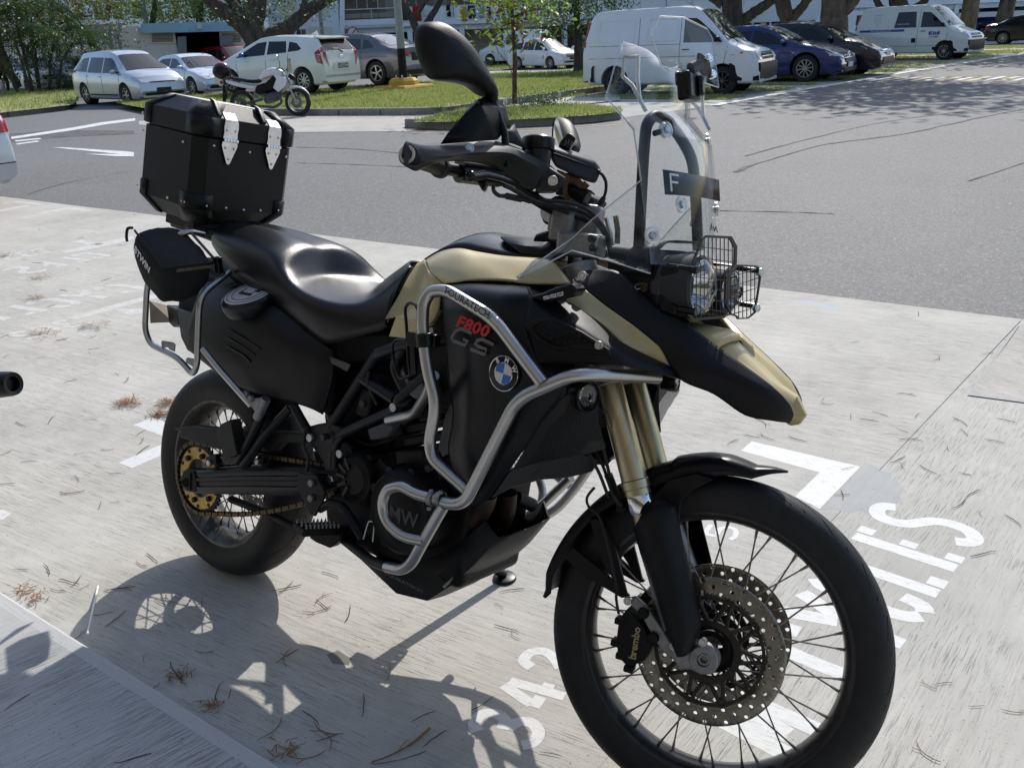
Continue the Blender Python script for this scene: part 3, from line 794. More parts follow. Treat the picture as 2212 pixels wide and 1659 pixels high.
m=MB();m.prism(LB(zc,[(1240,285,-.05),(1265,215,-.05),(1420,170,-.05),(1445,175,-.05),(1450,280,-.05)]),V((.02,.07,0)))
part(m,'key_guard','smooth_black',bevel=.006,weld=True)
# big dark radiator shroud with the roundel
shell([mixed((zc,[(575,600,-.208),(760,585,-.228),(1000,592,-.222),(1195,598,-.207)])),
 mixed((zc,[(572,680,-.235),(760,650,-.26),(1010,670,-.262),(1240,690,-.25)])),
 mixed((zc,[(575,800,-.25),(760,800,-.28),(1000,810,-.285),(1205,880,-.275)])),
 mixed((zc,[(590,1000,-.25),(780,1000,-.289),(1050,1010,-.294),(1295,1190,-.28)])),
 mixed((zc,[(605,1250,-.245),(800,1250,-.285),(1100,1280,-.289),(1500,1390,-.265)])),
 mixed((ze,[(690,330,-.24),(800,400,-.275),(1050,400,-.279),(1300,375,-.26)])),
 mixed((ze,[(660,600,-.23),(780,640,-.265),(980,640,-.273),(1150,610,-.26)])),
 mixed((ze,[(780,930,-.225),(815,945,-.25),(850,955,-.255),(890,962,-.25)]))],'radiator_shroud','satin_black')
shell([LB(zc,[(1195,598,-.207),(1240,690,-.25),(1205,880,-.275),(1295,1190,-.28)]),
 LB(zc,[(1400,692,-.2),(1390,790,-.243),(1400,900,-.264),(1420,1190,-.272)]),
 LB(zc,[(1560,747,-.193),(1580,860,-.233),(1600,960,-.252),(1620,1200,-.258)]),
 LB(zc,[(1780,905,-.187),(1780,980,-.218),(1790,1060,-.237),(1820,1205,-.242)]),
 LB(zc,[(1940,1040,-.181),(1950,1090,-.2),(1965,1130,-.21),(2010,1215,-.215)]),
 LB(zq,[(945,1000,-.118),(948,1020,-.125),(952,1050,-.13),(962,1082,-.13)])],'air_duct_panel','black_plastic')
# vent: raised frame, comb of hexagons behind it
vp=[(1195,905),(1285,858),(1425,850),(1640,955),(1835,1085),(1850,1135),(1620,1110),(1400,1075),(1280,1000)]
vy=lambda x: -.282+(x-1200)/650*.048
vo_=[B(*zc(x,y),vy(x)) for x,y in vp];cen=sum(vo_,V())/len(vo_)
vi_=[cen+(q-cen)*.78 for q in vo_]
m=MB();k=len(vo_);lift=V((0,-.008,0))
m.loft([vo_,[q+lift for q in vo_],[q+lift for q in vi_],vi_],closed_ring=True)
two(m,'vent_frame','black_plastic',bevel=.0015,weld=True)
m=MB();m.v=[q+V((0,-.002,0)) for q in vi_];m.f=[tuple(range(k))];two(m,'vent_back','black_print',smooth=0)
m=MB();ex=(vi_[4]-vi_[0]).normalized();ey=V((0,-1,0)).cross(ex).normalized()
import itertools
def inside(p,poly):
 c=False;j=len(poly)-1
 for i in range(len(poly)):
  if (poly[i][1] > p[1]) != (poly[j][1] > p[1]) and p[0] < (poly[j][0]-poly[i][0])*(p[1]-poly[i][1])/(poly[j][1]-poly[i][1])+poly[i][0]: c=not c
  j=i
 return c
p2=[((q-cen).dot(ex),(q-cen).dot(ey)) for q in vi_];hs=.0085
for iu in range(-14,15):
 for iv in range(-8,9):
  u,v_=iu*hs*1.5,(iv+(.5 if iu % 2 else 0))*hs*1.732*.62
  if inside((u,v_),p2):
   m.tube([cen+ex*(u+hs*cos(k_*pi/3))+ey*(v_+hs*.62*sin(k_*pi/3))+V((0,-.006+ (u)*.07,0)) for k_ in range(6)],.0013,5,closed=True)
a,b_=two(m,'vent_comb','satin_black');a['kind']='stuff';b_['kind']='stuff'
# sand stripe running from the tank to the beak
shell([LB(zq,[(10,190,-.168),(160,315,-.165),(310,435,-.16),(560,612,-.15),(760,772,-.14),(880,862,-.128),(940,1000,-.117)]),
 LB(zq,[(0,300,-.185),(140,430,-.18),(330,580,-.172),(500,740,-.163),(680,830,-.15),(830,900,-.135),(942,1002,-.118)]),
 LB(zq,[(-60,385,-.197),(110,490,-.19),(260,575,-.185),(440,735,-.178),(500,838,-.17),(720,918,-.145),(945,1005,-.119)])],'shroud_stripe','sand_paint',smooth=30)
# beak
shell([LB(zq,[(130,110,-.128),(420,125,-.12),(760,428,-.11),(960,530,-.10),(1250,748,-.085),(1560,970,-.068),(1800,1150,-.052),(1950,1305,-.034),(1992,1405,-.018)]),
 LB(zq,[(75,150,-.15),(350,290,-.145),(650,520,-.135),(860,680,-.126),(1180,965,-.118),(1450,1090,-.098),(1700,1220,-.075),(1880,1370,-.048),(1980,1440,-.02)]),
 LB(zq,[(15,188,-.168),(305,432,-.16),(560,612,-.15),(780,790,-.14),(960,1082,-.128),(1270,1222,-.1),(1550,1410,-.07),(1800,1462,-.045),(1955,1482,-.014)])],'beak_side','black_plastic',smooth=28)
T_=LB(zq,[(960,530,-.098),(1250,748,-.083),(1560,970,-.066),(1800,1150,-.05),(1950,1305,-.032),(1992,1405,-.016)])
Cn=LB(zq,[(1380,640,0),(1480,760,0),(1640,930,0),(1800,1085,0),(2030,1235,0),(2108,1400,0)])
rows=[]
for t,c in zip(T_,Cn):
 v1=V((t.x*.75+c.x*.25,t.y*.62,min(t.z,c.z)-.022*abs(t.y)/.1));v2=V((c.x,t.y*.3,c.z-.002))
 h=[t,v1,v2,c];rows.append(h+[V((q.x,-q.y,q.z)) for q in (v2,v1,t)])
rows.append([rows[-1][i]+V((-.01,0,-.02)) for i in range(7)])
part(MB().grid([resample(r,13) for r in rows]),'beak_top','sand_paint',solid=.003,smooth=22,weld=True)
# hood with two inlets between beak and lamp
hood=[]
for (x,y,z_) in ((1060,585,0),(1250,620,0),(1400,650,0),(1480,690,0),(1500,740,0)):
 c=B(*zq(x,y),0.);hood.append([V((c.x-.02*abs(v_),v_*.07,c.z-.02*v_*v_)) for v_ in (-1,-.7,-.35,0,.35,.7,1)])
part(MB().grid(hood),'beak_hood','sand_paint',solid=.003,smooth=50)
for s_ in (-1,1):
 m=MB();c=B(*zq(1435,765),.012)
 q=[V((c.x+.004,s_*.008,c.z+.006)),V((c.x-.002,s_*.03,c.z+.004)),V((c.x+.002,s_*.03,c.z-.006)),V((c.x+.012,s_*.016,c.z-.018))]
 m.prism(q,V((.003,0,.003)));part(m,'beak_inlet','black_print',bevel=.001,weld=True)
# ---------------------------------------------------------------- badge and lettering
def on_side(x,y,conv,yy): return B(*conv(x,y),yy)
rc=B(*zc(1040,1268),-.2925)
m=MB();m.lathe([(0.0001,.004),(.0325,.004),(.0345,.003),(.0345,-.004)],rc,(0,-1,0),48);badge=m.build('roundel','smooth_black',bike)
m=MB();m.lathe([(.0335,.0042),(.0345,.0048),(.0353,.004),(.0353,.0)],rc,(0,-1,0),48);m.lathe([(.0205,.0043),(.0212,.0049),(.0219,.0043)],rc,(0,-1,0),48);m.build('roundel_rim','chrome',badge)
for k in range(4):
 m=MB();pts=[V((0,-.0046,0))]
 for i in range(9):
  a=k*pi/2+i*pi/16-.1;pts.append(V((cos(a)*.0205,-.0046,sin(a)*.0205)))
 m.v=[rc+q for q in pts];m.f=[tuple(range(len(pts)))];m.build('roundel_quarter','badge_blue' if k % 2 else 'badge_white',badge,smooth=0)
for ch_,a in (('B',126),('M',78),('W',28)):
 t=text_mesh(ch_,.013,bold=.0004);a=radians(a);p=rc+V((cos(a)*.0275,-.0048,sin(a)*.0275))
 t.xf(frame(p,V((sin(a),0,-cos(a))),V((cos(a),0,sin(a)))));t.build('roundel_letter','white_print',badge,smooth=0)
def side_text(txt,conv,x0,y0,x1,y1,yy,size,mt,shear=0.,bold=0.,lift=.002,name='lettering',spacing=1.,parent=None,wide=1.):
 a,b_=B(*conv(x0,y0),yy),B(*conv(x1,y1),yy);ex=(b_-a).normalized();ey=V((0,-1,0)).cross(ex)
 t=text_mesh(txt,size,shear=shear,bold=bold,spacing=spacing);t.xf(Matrix.Scale(wide,4,V((1,0,0))))
 t.xf(frame((a+b_)/2+V((0,-lift,0)),ex,ey));return t.build(name,mt,parent or bike,smooth=0)
side_text('F800',zc,700,880,900,950,-.2965,.034,'red_print',.25,.0012,.0035,'model_lettering',1.05,wide=1.2)
# the two-letter emblem, drawn as slanted bars
def bars(lst,conv,yy,wd,mt,name):
 m=MB()
 for pts in lst:
  q=[B(*conv(x,y),yy)+V((0,-.0035,0)) for x,y in pts];a,c=[],[]
  for i,p in enumerate(q):
   t=(q[min(i+1,len(q)-1)]-q[max(i-1,0)]).normalized();nn=t.cross(V((0,1,0))).normalized();a.append(p+nn*wd);c.append(p-nn*wd)
  m.grid([a,c])
 o=m.build(name,mt,bike,smooth=0);return o
bars([[(800,965),(720,930),(680,945),(645,1000),(665,1025),(750,1055),(770,1025),(735,1010)]],zc,-.2965,.0034,'grey_print','emblem_lettering')
bars([[(965,1050),(880,1010),(840,1020),(825,1045),(850,1065),(910,1085),(900,1125),(790,1085)]],zc,-.2965,.0034,'grey_print','emblem_lettering')
# ---------------------------------------------------------------- crash bars (steel)
def tubeB(segs,r,name,mt='steel_tube',both=True,n=16,fillet=.05,fs=8):
 pts=mixed(*segs);m=MB();m.tube(pts,r,n,fillet=fillet,fs=fs)
 if both: return two(m,name,mt,smooth=60)
 return part(m,name,mt,smooth=60)
tubeB([(ze,[(785,845,-.3),(555,635,-.3),(530,520,-.3),(580,250,-.305)]),(zc,[(455,1230,-.31),(420,900,-.315),(428,740,-.315),(480,650,-.31),(600,640,-.305),(960,855,-.31),(1330,1345,-.315)])],.0128,'crash_bar',fillet=.035)
tubeB([(ze,[(555,900,-.31),(690,945,-.312),(775,925,-.312),(840,800,-.312),(1105,275,-.315),(1190,195,-.315),(1500,62,-.3),(1640,52,-.27),(2100,72,-.12)])],.0128,'crash_bar',fillet=.05)
tubeB([(ze,[(560,905,-.312),(430,870,-.315),(340,812,-.315),(235,840,-.315),(205,950,-.315),(235,1060,-.315),(340,1165,-.315),(490,1195,-.3)])],.0118,'engine_guard',fillet=.06)
tubeB([(ze,[(630,950,-.3),(480,1215,-.295),(410,1350,-.28),(340,1395,-.26),(240,1372,-.24)])],.0128,'engine_guard',fillet=.04)
tubeB([(ze,[(250,368,-.17),(425,330,-.2),(515,190,-.26),(560,60,-.3)])],.012,'crash_bar_stay',fillet=.03)
tubeB([(ze,[(240,1372,-.24),(130,1330,-.2),(40,1260,-.17),(-60,1180,-.14)])],.0125,'engine_guard_stay','black_plastic',fillet=.03)
m=MB()
for x in (548,605): m.lathe([(.0125,-.006),(.0155,-.006),(.0155,.006),(.0125,.006)],B(*ze(x,905),-.312),B(*ze(620,920),-.312)-B(*ze(540,895),-.312),16)
for x,y in ((545,840),(610,850),(530,960)):
 m.cyl(B(*ze(x,y),-.315),B(*ze(x,y+22),-.315),.005,6)
o1,o2=two(m,'bar_clamps','alu_cast');o1['kind']=o2['kind']='stuff'
m=MB();m.prism(LB(ze,[(262,300,-.165),(275,250,-.165),(300,235,-.165),(325,250,-.165),(330,320,-.165),(270,330,-.165)]),V((0,.006,0)));part(m,'bar_bracket','alu',bevel=.001,weld=True)
bolt(B(*ze(298,277),-.168),(0,-1,0),.011,.01)
# maker's name etched on the top tube
a,b_=B(*zc(630,690),-.318),B(*zc(870,825),-.318)
side_text('TOURATECH',zc,640,668,865,800,-.3245,.021,'black_print',0,.0002,.0005,'tube_lettering',1.0,wide=1.0)
m=MB();m.prism(LB(zc,[(585,652,-.3245),(625,640,-.3245),(615,650,-.3245),(660,665,-.3245)]),V((0,-.0004,0)));part(m,'tube_mark','black_print',smooth=0)
# bottle cage strapped to the bar
cage=empty('bottle_cage',(0,0,0));cage.parent=bike
m=MB();m.tube(LB(zc,[(390,800,-.30),(370,745,-.295),(320,735,-.28),(288,770,-.27),(300,900,-.27),(315,1180,-.27),(330,1280,-.27)]),.0035,8,fillet=.02)
m.build('cage_wire','satin_black',cage)
m=MB();m.tube(LB(zc,[(300,1015,-.27),(235,1005,-.25),(190,1040,-.24),(200,1150,-.24),(245,1320,-.24),(350,1270,-.265)]),.0035,8,fillet=.02);m.build('cage_wire','satin_black',cage)
m=MB();c=B(*zc(440,1015),-.313);ax_=(B(*zc(425,900),-.315)-B(*zc(450,1150),-.311));m.lathe([(.0135,-.014),(.019,-.014),(.019,.014),(.0135,.014)],c,ax_,20)
m.box(B(*zc(365,1010),-.3),(.03,.02,.03));m.box(B(*zc(515,1020),-.3),(.014,.02,.026));m.build('cage_clamp','smooth_black',cage,bevel=.002)
m=MB();m.prism(LB(zc,[(315,950,-.272),(350,955,-.272),(370,1270,-.272),(330,1290,-.272)]),V((0,.006,0)));m.build('cage_spine','smooth_black',cage,bevel=.001)
# lamps
def lamp(c,ax_,r,name,lens_r=.6):
 g=empty(name,(0,0,0));g.parent=bike
 m=MB();m.lathe([(.0001,-.05),(r*.5,-.05),(r*.85,-.03),(r,-.01),(r,.006),(r*.92,.008),(r*.85,.002)],c,ax_,28);m.build('lamp_housing','smooth_black',g)
 m=MB();m.lathe([(r*.86,.002),(r*.6,-.004),(.0001,-.012)],c,ax_,28);m.build('lamp_reflector',mat('lamp_dull',(.3,.3,.28),.45,.5),g)
 m=MB();m.lathe([(r*.87,.003),(r*.5,.006),(.0001,.007)],c,ax_,28);m.build('lamp_lens','lens_glass',g,solid=.002)
 return g
nl_=B(*zc(1655,1440),-.19);lamp(nl_,(.95,-.25,.12),.031,'fog_lamp')
lamp(V((nl_.x,-nl_.y,nl_.z)),(.95,.25,.12),.031,'fog_lamp')
def led(s_):
 g=empty('indicator_lamp',(0,0,0));g.parent=bike
 m=MB();m.prism(LB(zc,[(1240,682,-.255),(1320,665,-.255),(1425,620,-.255),(1550,592,-.255),(1590,640,-.255),(1560,690,-.255),(1350,735,-.255),(1250,705,-.255)]),V((-.012,.05,.0)))
 if s_ > 0: m=m.mirrored()
 m.build('lamp_housing','smooth_black',g,bevel=.004,weld=True)
 for i in range(3):
  x=1330+i*52;m=MB();m.prism(LB(zc,[(x,690-i*14,-.2565),(x+46,678-i*14,-.2565),(x+46,706-i*12,-.2565),(x,718-i*12,-.2565)]),V((0,.004,0)))
  if s_ > 0: m=m.mirrored()
  m.build('lamp_cell','reflector',g,bevel=.001)
for s_ in (-1,1): led(s_)
bolt(B(*zc(1633,540),-.178),(.2,-1,.3),.01,.008);bolt(B(*zc(1755,1058),-.25),(.2,-1,.2),.0085,.006);bolt(B(*zc(497,950),-.255),(0,-1,.2),.007,.006)
# ---------------------------------------------------------------- radiator
ra=[ze(1460,200),ze(1690,170),ze(1690,380),ze(1740,560),ze(1590,605),ze(1300,640),ze(1095,712),ze(1300,380)]
ry=[-.25,-.13,-.13,-.12,-.14,-.19,-.25,-.255]
rp=[B(*q,y) for q,y in zip(ra,ry)]
m=MB();cR=sum(rp,V())/8;m.v=rp+[cR+V((-.01,0,0))];m.f=[(i,(i+1) % 8,8) for i in range(8)];two(m,'radiator_core','black_print')
m=MB();ex=(rp[1]-rp[6]).normalized();ex=(rp[3]-rp[6]).normalized();nr=ex.cross(rp[0]-rp[6]).normalized();ey=nr.cross(ex)
if nr.x < 0: nr=-nr
p2=[((q-cR).dot(ex),(q-cR).dot(ey)) for q in rp];hs=.0042
for iu in range(-40,41):
 for iv in range(-40,41):
  u,v_=iu*hs*1.5,(iv+(.5 if iu % 2 else 0))*hs*1.1
  if inside((u,v_),p2):
   o_=cR+nr*.006
   pts=[o_+ex*(u+hs*cos(k_*pi/3))+ey*(v_+hs*.63*sin(k_*pi/3)) for k_ in range(4)]
   for i in range(3): m.tube([pts[i],pts[i+1]],.0007,3,cap=False)
a,b_=two(m,'radiator_mesh',mat('mesh_wire',(.03,.03,.032),.45,.4));a['kind']=b_['kind']='stuff'
lip=[(1090,712,-.245),(1300,642,-.2),(1430,622,-.17),(1590,602,-.14),(1705,640,-.11),(1650,720,-.11),(1480,762,-.14),(1300,775,-.18),(1100,830,-.22),(960,902,-.245),(1000,845,-.248)]
m=MB();m.prism(LB(ze,lip),V((-.012,.006,-.004)));two(m,'radiator_lip','grey_plastic',bevel=.003,weld=True)
m=MB();m.prism(LB(ze,[(1225,740,-.2),(1250,675,-.2),(1290,665,-.192),(1285,720,-.192),(1255,745,-.2)]),V((.004,-.002,.002)));two(m,'lip_slot','black_print',bevel=.001)
m=MB();m.prism(LB(ze,[(640,330,-.215),(690,230,-.232),(690,330,-.235),(660,600,-.225),(620,620,-.2),(590,560,-.19)]),V((0,.006,0)));two(m,'shroud_inner','grey_plastic',weld=True,bevel=.001)
m=MB();m.hexa([V((.8,-.13,.72)),V((1.2,-.15,.7)),V((1.2,.15,.7)),V((.8,.13,.72)),V((.86,-.16,1.03)),V((1.18,-.14,1.04)),V((1.18,.14,1.04)),V((.86,.16,1.03))]);part(m,'gap_blocker','engine_black',bevel=.02)  # added dark mass under the tank, blocks light seen through the panel gaps
# ---------------------------------------------------------------- seat
seam_pts=[(880,290,-.10),(1010,345,-.125),(1150,412,-.14),(1285,480,-.15),(1345,590,-.162),(1440,720,-.172),(1560,800,-.176),(1720,855,-.17),(1900,868,-.155),(2040,828,-.138),(2160,740,-.125)]
skirt_pts=[(835,400,-.12),(900,500,-.135),(1030,640,-.145),(1180,770,-.15),(1330,880,-.16),(1450,985,-.165),(1560,1070,-.17),(1690,1152,-.17),(1850,1125,-.167),(2000,1082,-.163),(2130,1048,-.158)]
se=LB(za,seam_pts)+LB(zc,[(345,470,-.115)]);sk=LB(za,skirt_pts)+LB(zc,[(150,870,-.155)])
se=spline(se,4);sk=spline(sk,4)
cen_=LB(za,[(1050,262,0),(1230,300,0),(1400,350,0),(1590,418,0),(1655,480,0),(1690,640,0),(1790,705,0),(1900,750,0),(2010,780,0),(2090,765,0),(2170,690,0)])+LB(zc,[(385,435,0)])
cen_=spline(cen_,4);rows=[]
for i,(a,b_,c_) in enumerate(zip(se,sk,cen_)):
 mid=a.lerp(b_,.45)+V((0,-.012,0));lip_=a.lerp(b_,.06)+V((0,-.006,0));half=[b_,mid,lip_,a]
 for v_ in (.85,.65,.42,.2,0):
  w_=v_**1.7;p=a*w_+c_*(1-w_);p.y=a.y*v_;p.z += (.012 if i < 17 else .002)*v_*(1-v_)*4;half.append(p)
 rows.append(half+[V((q.x,-q.y,q.z)) for q in reversed(half[:-1])])
part(MB().grid(rows),'seat','seat_vinyl',solid=.006,smooth=70,subd=1)
m=MB();m.tube([q+V((0,-.001,.001)) for q in se],.0028,6);two(m,'seat_piping','smooth_black')
m=MB();r_=rows[20][5:-5];m.tube([q+V((0,0,.002)) for q in r_],.0014,5);part(m,'seat_seam','grey_plastic')
# ---------------------------------------------------------------- tail body (fuel tank) on both sides
shell([LB(za,[(760,690,-.125),(900,690,-.14),(1050,740,-.152),(1200,810,-.16),(1350,900,-.166),(1500,1010,-.17),(1640,1130,-.172),(1730,1200,-.165)]),
 LB(za,[(700,840,-.17),(880,920,-.19),(1080,985,-.2),(1240,1020,-.2),(1390,1130,-.198),(1500,1190,-.192),(1640,1270,-.183),(1740,1340,-.165)]),
 LB(za,[(640,1020,-.18),(850,1150,-.2),(1050,1240,-.206),(1250,1320,-.202),(1400,1390,-.194),(1500,1420,-.188),(1620,1450,-.178),(1725,1470,-.16)]),
 LB(za,[(630,1190,-.17),(780,1310,-.182),(950,1440,-.187),(1130,1520,-.187),(1280,1560,-.183),(1400,1590,-.178),(1560,1640,-.168),(1660,1690,-.15)])],'tail_panel','black_plastic')
m=MB();m.prism(LB(za,[(555,885,-.15),(710,935,-.183),(720,1245,-.18),(690,1240,-.175),(635,1205,-.165),(590,1110,-.15)]),V((.01,.05,0)));two(m,'tail_end','grey_plastic',bevel=.004,weld=True)
for i in range(3):
 m=MB();m.tube(LB(za,[(940,1045+i*65,-.2075),(1060,1110+i*66,-.2085),(1190-i*40,1195+i*48,-.207)]),.0028,6,flat=.6);two(m,'panel_rib','satin_black')
# inner tail so nothing is hollow
m=MB();m.hexa([V((-.12,-.15,.78)),V((.55,-.14,.62)),V((.55,.14,.62)),V((-.12,.15,.78)),V((-.15,-.1,.96)),V((.52,-.12,.84)),V((.52,.12,.84)),V((-.15,.1,.96))]);part(m,'seat_base','engine_black',bevel=.02)
# filler cap
fcx=B(*za(1110,790),-.172);fn=V((-.02,-.42,.9)).normalized()
cap=empty('fuel_filler',(0,0,0));cap.parent=bike
m=MB();m.lathe([(.074,-.034),(.08,-.016),(.078,.0),(.072,.006),(.068,.007),(.067,.004)],fcx,fn,40);m.build('filler_collar','smooth_black',cap)
m=MB();m.lathe([(.067,.004),(.066,.008),(.05,.0092),(.0001,.0095)],fcx,fn,40);m.build('filler_lid',mat('cap_silver',(.6,.6,.59),.42,.35,noise=.1,scale=30),cap)
m=MB();m.lathe([(.0445,.0094),(.0455,.0106),(.0465,.0094)],fcx,fn,40);m.lathe([(.0578,.0086),(.0588,.0098),(.0598,.0084)],fcx,fn,40)
m.build('lid_groove','black_print',cap)
fm=frame(fcx+fn*.011,V((1,-.1,0)),V((0,1,0)))
fm=frame(fcx+fn*.0112,(V((1,0,0))-fn*fn.x),fn.cross(V((1,0,0))))
m=MB();m.box((0,.004,0),(.034,.02,.003));m.xf(fm);m.build('key_flap','cap_silver',cap,bevel=.001)
m=MB();m.box((-.02,.004,-.0005),(.006,.02,.003));m.box((.0,-.012,-.0005),(.046,.008,.003));m.box((.026,.012,-.0005),(.014,.01,.003));m.xf(fm);o=m.build('lid_recess','black_print',cap);o['kind']='stuff'
m=MB();m.prism(LB(za,[(860,700,-.15),(960,640,-.14),(1010,690,-.15),(950,715,-.155)]),V((0,.01,-.02)));two(m,'tail_cap_plate','satin_black',bevel=.003,weld=True)
# ---------------------------------------------------------------- pannier rack
tubeB([(za,[(960,615,-.15),(735,790,-.25),(722,1000,-.25),(712,1320,-.25),(680,1390,-.25),(570,1262,-.25),(360,1160,-.25),(318,1050,-.25),(335,700,-.25),(420,430,-.24),(640,300,-.2),(760,330,-.14)])],.0083,'pannier_rack',fillet=.045)
tubeB([(za,[(755,1195,-.245),(900,1370,-.235),(1050,1540,-.215),(1120,1620,-.2)])],.0085,'rack_stay',fillet=.02)
m=MB();m.tube([B(*zd(1120,350),-.2),B(*zd(1055,500),-.2)],.0125,12);m.prism(LB(zd,[(950,295,-.206),(1000,350,-.206),(1100,345,-.206),(1060,480,-.206),(1000,400,-.206)]),V((0,.006,0)));two(m,'rack_socket','alu_cast',bevel=.001)
for poly in ([(440,1140),(450,1130),(530,1145),(545,1160),(540,1215),(505,1200),(490,1180),(465,1185),(445,1190)],[(625,1270),(640,1258),(690,1270),(695,1340),(650,1310),(630,1300)]):
 m=MB();m.prism(LB(za,[(x,y,-.252) for x,y in poly]),V((0,.003,0)));two(m,'rack_tab','alu_cast',bevel=.001,weld=True)
for x,y in ((975,315),(1010,350)): bolt(B(*zd(x,y),-.208),(0,-1,0),.009,.006,mt='alu_cast')
# rear plate seen from behind the rack and the tail hanger
m=MB();q=LB(za,[(352,830,-.11),(500,870,-.02),(532,992,-.02),(360,1000,-.11)]);m.prism(q,V((-.004,.002,0)));part(m,'number_plate',mat('plate_back',(.42,.36,.27),.6,noise=.3,scale=12),smooth=0)
m=MB();m.prism(LB(za,[(480,860,-.06),(560,900,-.1),(570,1010,-.1),(530,1030,-.08),(500,1000,-.06)]),V((.03,.05,0)));part(m,'plate_hanger','black_plastic',bevel=.004)
# ---------------------------------------------------------------- swingarm, chain guard, pegs
for s_ in (-1,1):
 m=MB()
 up=LB(zd,[(490,890,-.165),(600,893,-.165),(900,868,-.165),(1400,862,-.16),(1620,900,-.15)]);lo=LB(zd,[(500,1050,-.165),(610,1072,-.165),(900,1078,-.165),(1400,1088,-.16),(1620,1040,-.15)])
 rings=[]
 for a,b_ in zip(resample(up,14),resample(lo,14)):
  d=(a-b_)
  rings.append([b_+d*t+V((0,y,0)) for t,y in ((0,.006),(.1,0),(.3,-.002),(.34,.002),(.5,.002),(.54,-.002),(.66,-.002),(.7,.002),(.85,0),(.95,.004),(1,.012),(1,.042),(0,.042))])
 m.loft(rings,cap=True)
 if s_ > 0: m=m.mirrored()
 m.build('swingarm','frame_black',bike,smooth=40)
m=MB();m.prism(LB(zd,[(470,960,-.168),(500,895,-.168),(580,900,-.168),(600,1000,-.168),(590,1055,-.168),(520,1050,-.168)]),V((0,.03,0)));two(m,'axle_adjuster','engine_black',bevel=.003,weld=True)
m=MB();m.box(B(*zd(548,980),-.17),(.004,.004,.05));m.cyl(B(*zd(520,985),-.17),B(*zd(520,985),-.1),.014,6);two(m,'axle_nut','engine_black')
m=MB();m.prism(LB(zd,[(425,578,-.16),(560,560,-.16),(740,578,-.16),(1400,615,-.15),(1400,690,-.15),(1235,682,-.15),(1150,760,-.15),(1060,700,-.15),(760,725,-.155),(600,690,-.16),(470,640,-.16),(475,600,-.16)]),V((0,.035,0)));part(m,'chain_guard','black_plastic',bevel=.003,weld=True)
m=MB();m.prism(LB(zd,[(655,860,-.17),(670,790,-.17),(740,770,-.17),(745,850,-.17)]),V((0,.02,0)));part(m,'guard_bracket','black_plastic',bevel=.002)
m=MB();m.prism(LB(zd,[(1040,840,-.168),(1060,780,-.168),(1110,780,-.168),(1085,850,-.168)]),V((0,.02,0)));part(m,'guard_bracket','black_plastic',bevel=.002)
for x,y in ((695,835),(1057,822)): bolt(B(*zd(x,y),-.172),(0,-1,0),.009,.006)
for seg in ([(1090,490,-.19),(910,835,-.185)],[(1310,420,-.17),(1120,620,-.18),(950,860,-.185)],[(1320,390,-.17),(1380,500,-.16),(1440,600,-.15)]):
 m=MB();m.tube(LB(zd,seg),.0125,12);two(m,'peg_strut','frame_black')
m=MB();m.prism(LB(zd,[(770,790,-.19),(930,780,-.19),(990,820,-.19),(960,880,-.19),(900,850,-.19),(810,850,-.19)]),V((0,.02,0)));two(m,'peg_mount','frame_black',bevel=.003)
m=MB();q=LB(zd,[(750,610,-.21),(775,545,-.21),(850,510,-.21),(905,780,-.205),(800,800,-.205)]);m.prism(q,V((.0,.035,0)))
for i in range(7): m.tube(LB(zd,[(858+i*7,540+i*38,-.213),(868+i*7,545+i*38,-.18)]),.004,6)
two(m,'passenger_peg','hose',bevel=.004)
# main frame
def tubes(lst,r,name,mt='frame_black',fillet=.04):
 for segs in lst:
  m=MB();m.tube(mixed(*segs),r,14,fillet=fillet);two(m,name,mt)
tubes([[(zd,[(1590,600,-.135),(1850,195,-.145),(1965,20,-.15)]),(zc,[(120,1110,-.155),(290,1050,-.165),(420,1040,-.17),(620,1000,-.15)])],
 [(zd,[(1640,640,-.135),(2000,480,-.15),(2230,380,-.16)]),(ze,[(300,250,-.17),(520,60,-.17)])],
 [(zd,[(1850,195,-.145),(2100,360,-.155)])],[(zd,[(2230,380,-.16),(2080,100,-.15)]),(zc,[(300,1060,-.16)])]],.0155,'frame_tube')
plate=[(1405,570),(1500,545),(1600,530),(1690,570),(1725,615),(1660,700),(1640,760),(1645,880),(1690,940),(1680,1010),(1610,1040),(1540,1010),(1525,950),(1560,890),(1550,830),(1500,760),(1440,690)]
m=MB();m.prism(LB(zd,[(x,y,-.15) for x,y in plate]),V((0,.03,0)));two(m,'pivot_plate','frame_black',bevel=.005,weld=True)
m=MB();p=B(*zd(1597,640),-.152);m.cyl(p,p+V((0,.005,0)),.017,16);m.prism(LB(zd,[(1585,760,-.1515),(1610,750,-.1515),(1605,860,-.1515),(1590,870,-.1515)]),V((0,.004,0)));part(m,'plate_recess','black_print')
m=MB();p=B(*zd(1605,965),-.156);m.lathe([(.0001,.004),(.011,.004),(.0125,.002),(.0125,-.01)],p,(0,-1,0),6);part(m,'pivot_bolt','alu_bright',smooth=20)
for x,y in ((1462,645),(1687,766)): bolt(B(*zd(x,y),-.155),(0,-1,0),.011,.008)
m=MB();m.prism(LB(zd,[(1350,1010,-.185),(1365,910,-.185),(1500,930,-.185),(1565,1060,-.185),(1550,1120,-.185),(1490,1240,-.185),(1455,1230,-.185)]),V((0,.006,0)));two(m,'heel_plate','black_plastic',bevel=.002,weld=True)
for x,y in ((1465,988),(1462,1103)): bolt(B(*zd(x,y),-.188),(0,-1,0),.009,.006,mt='alu_cast')
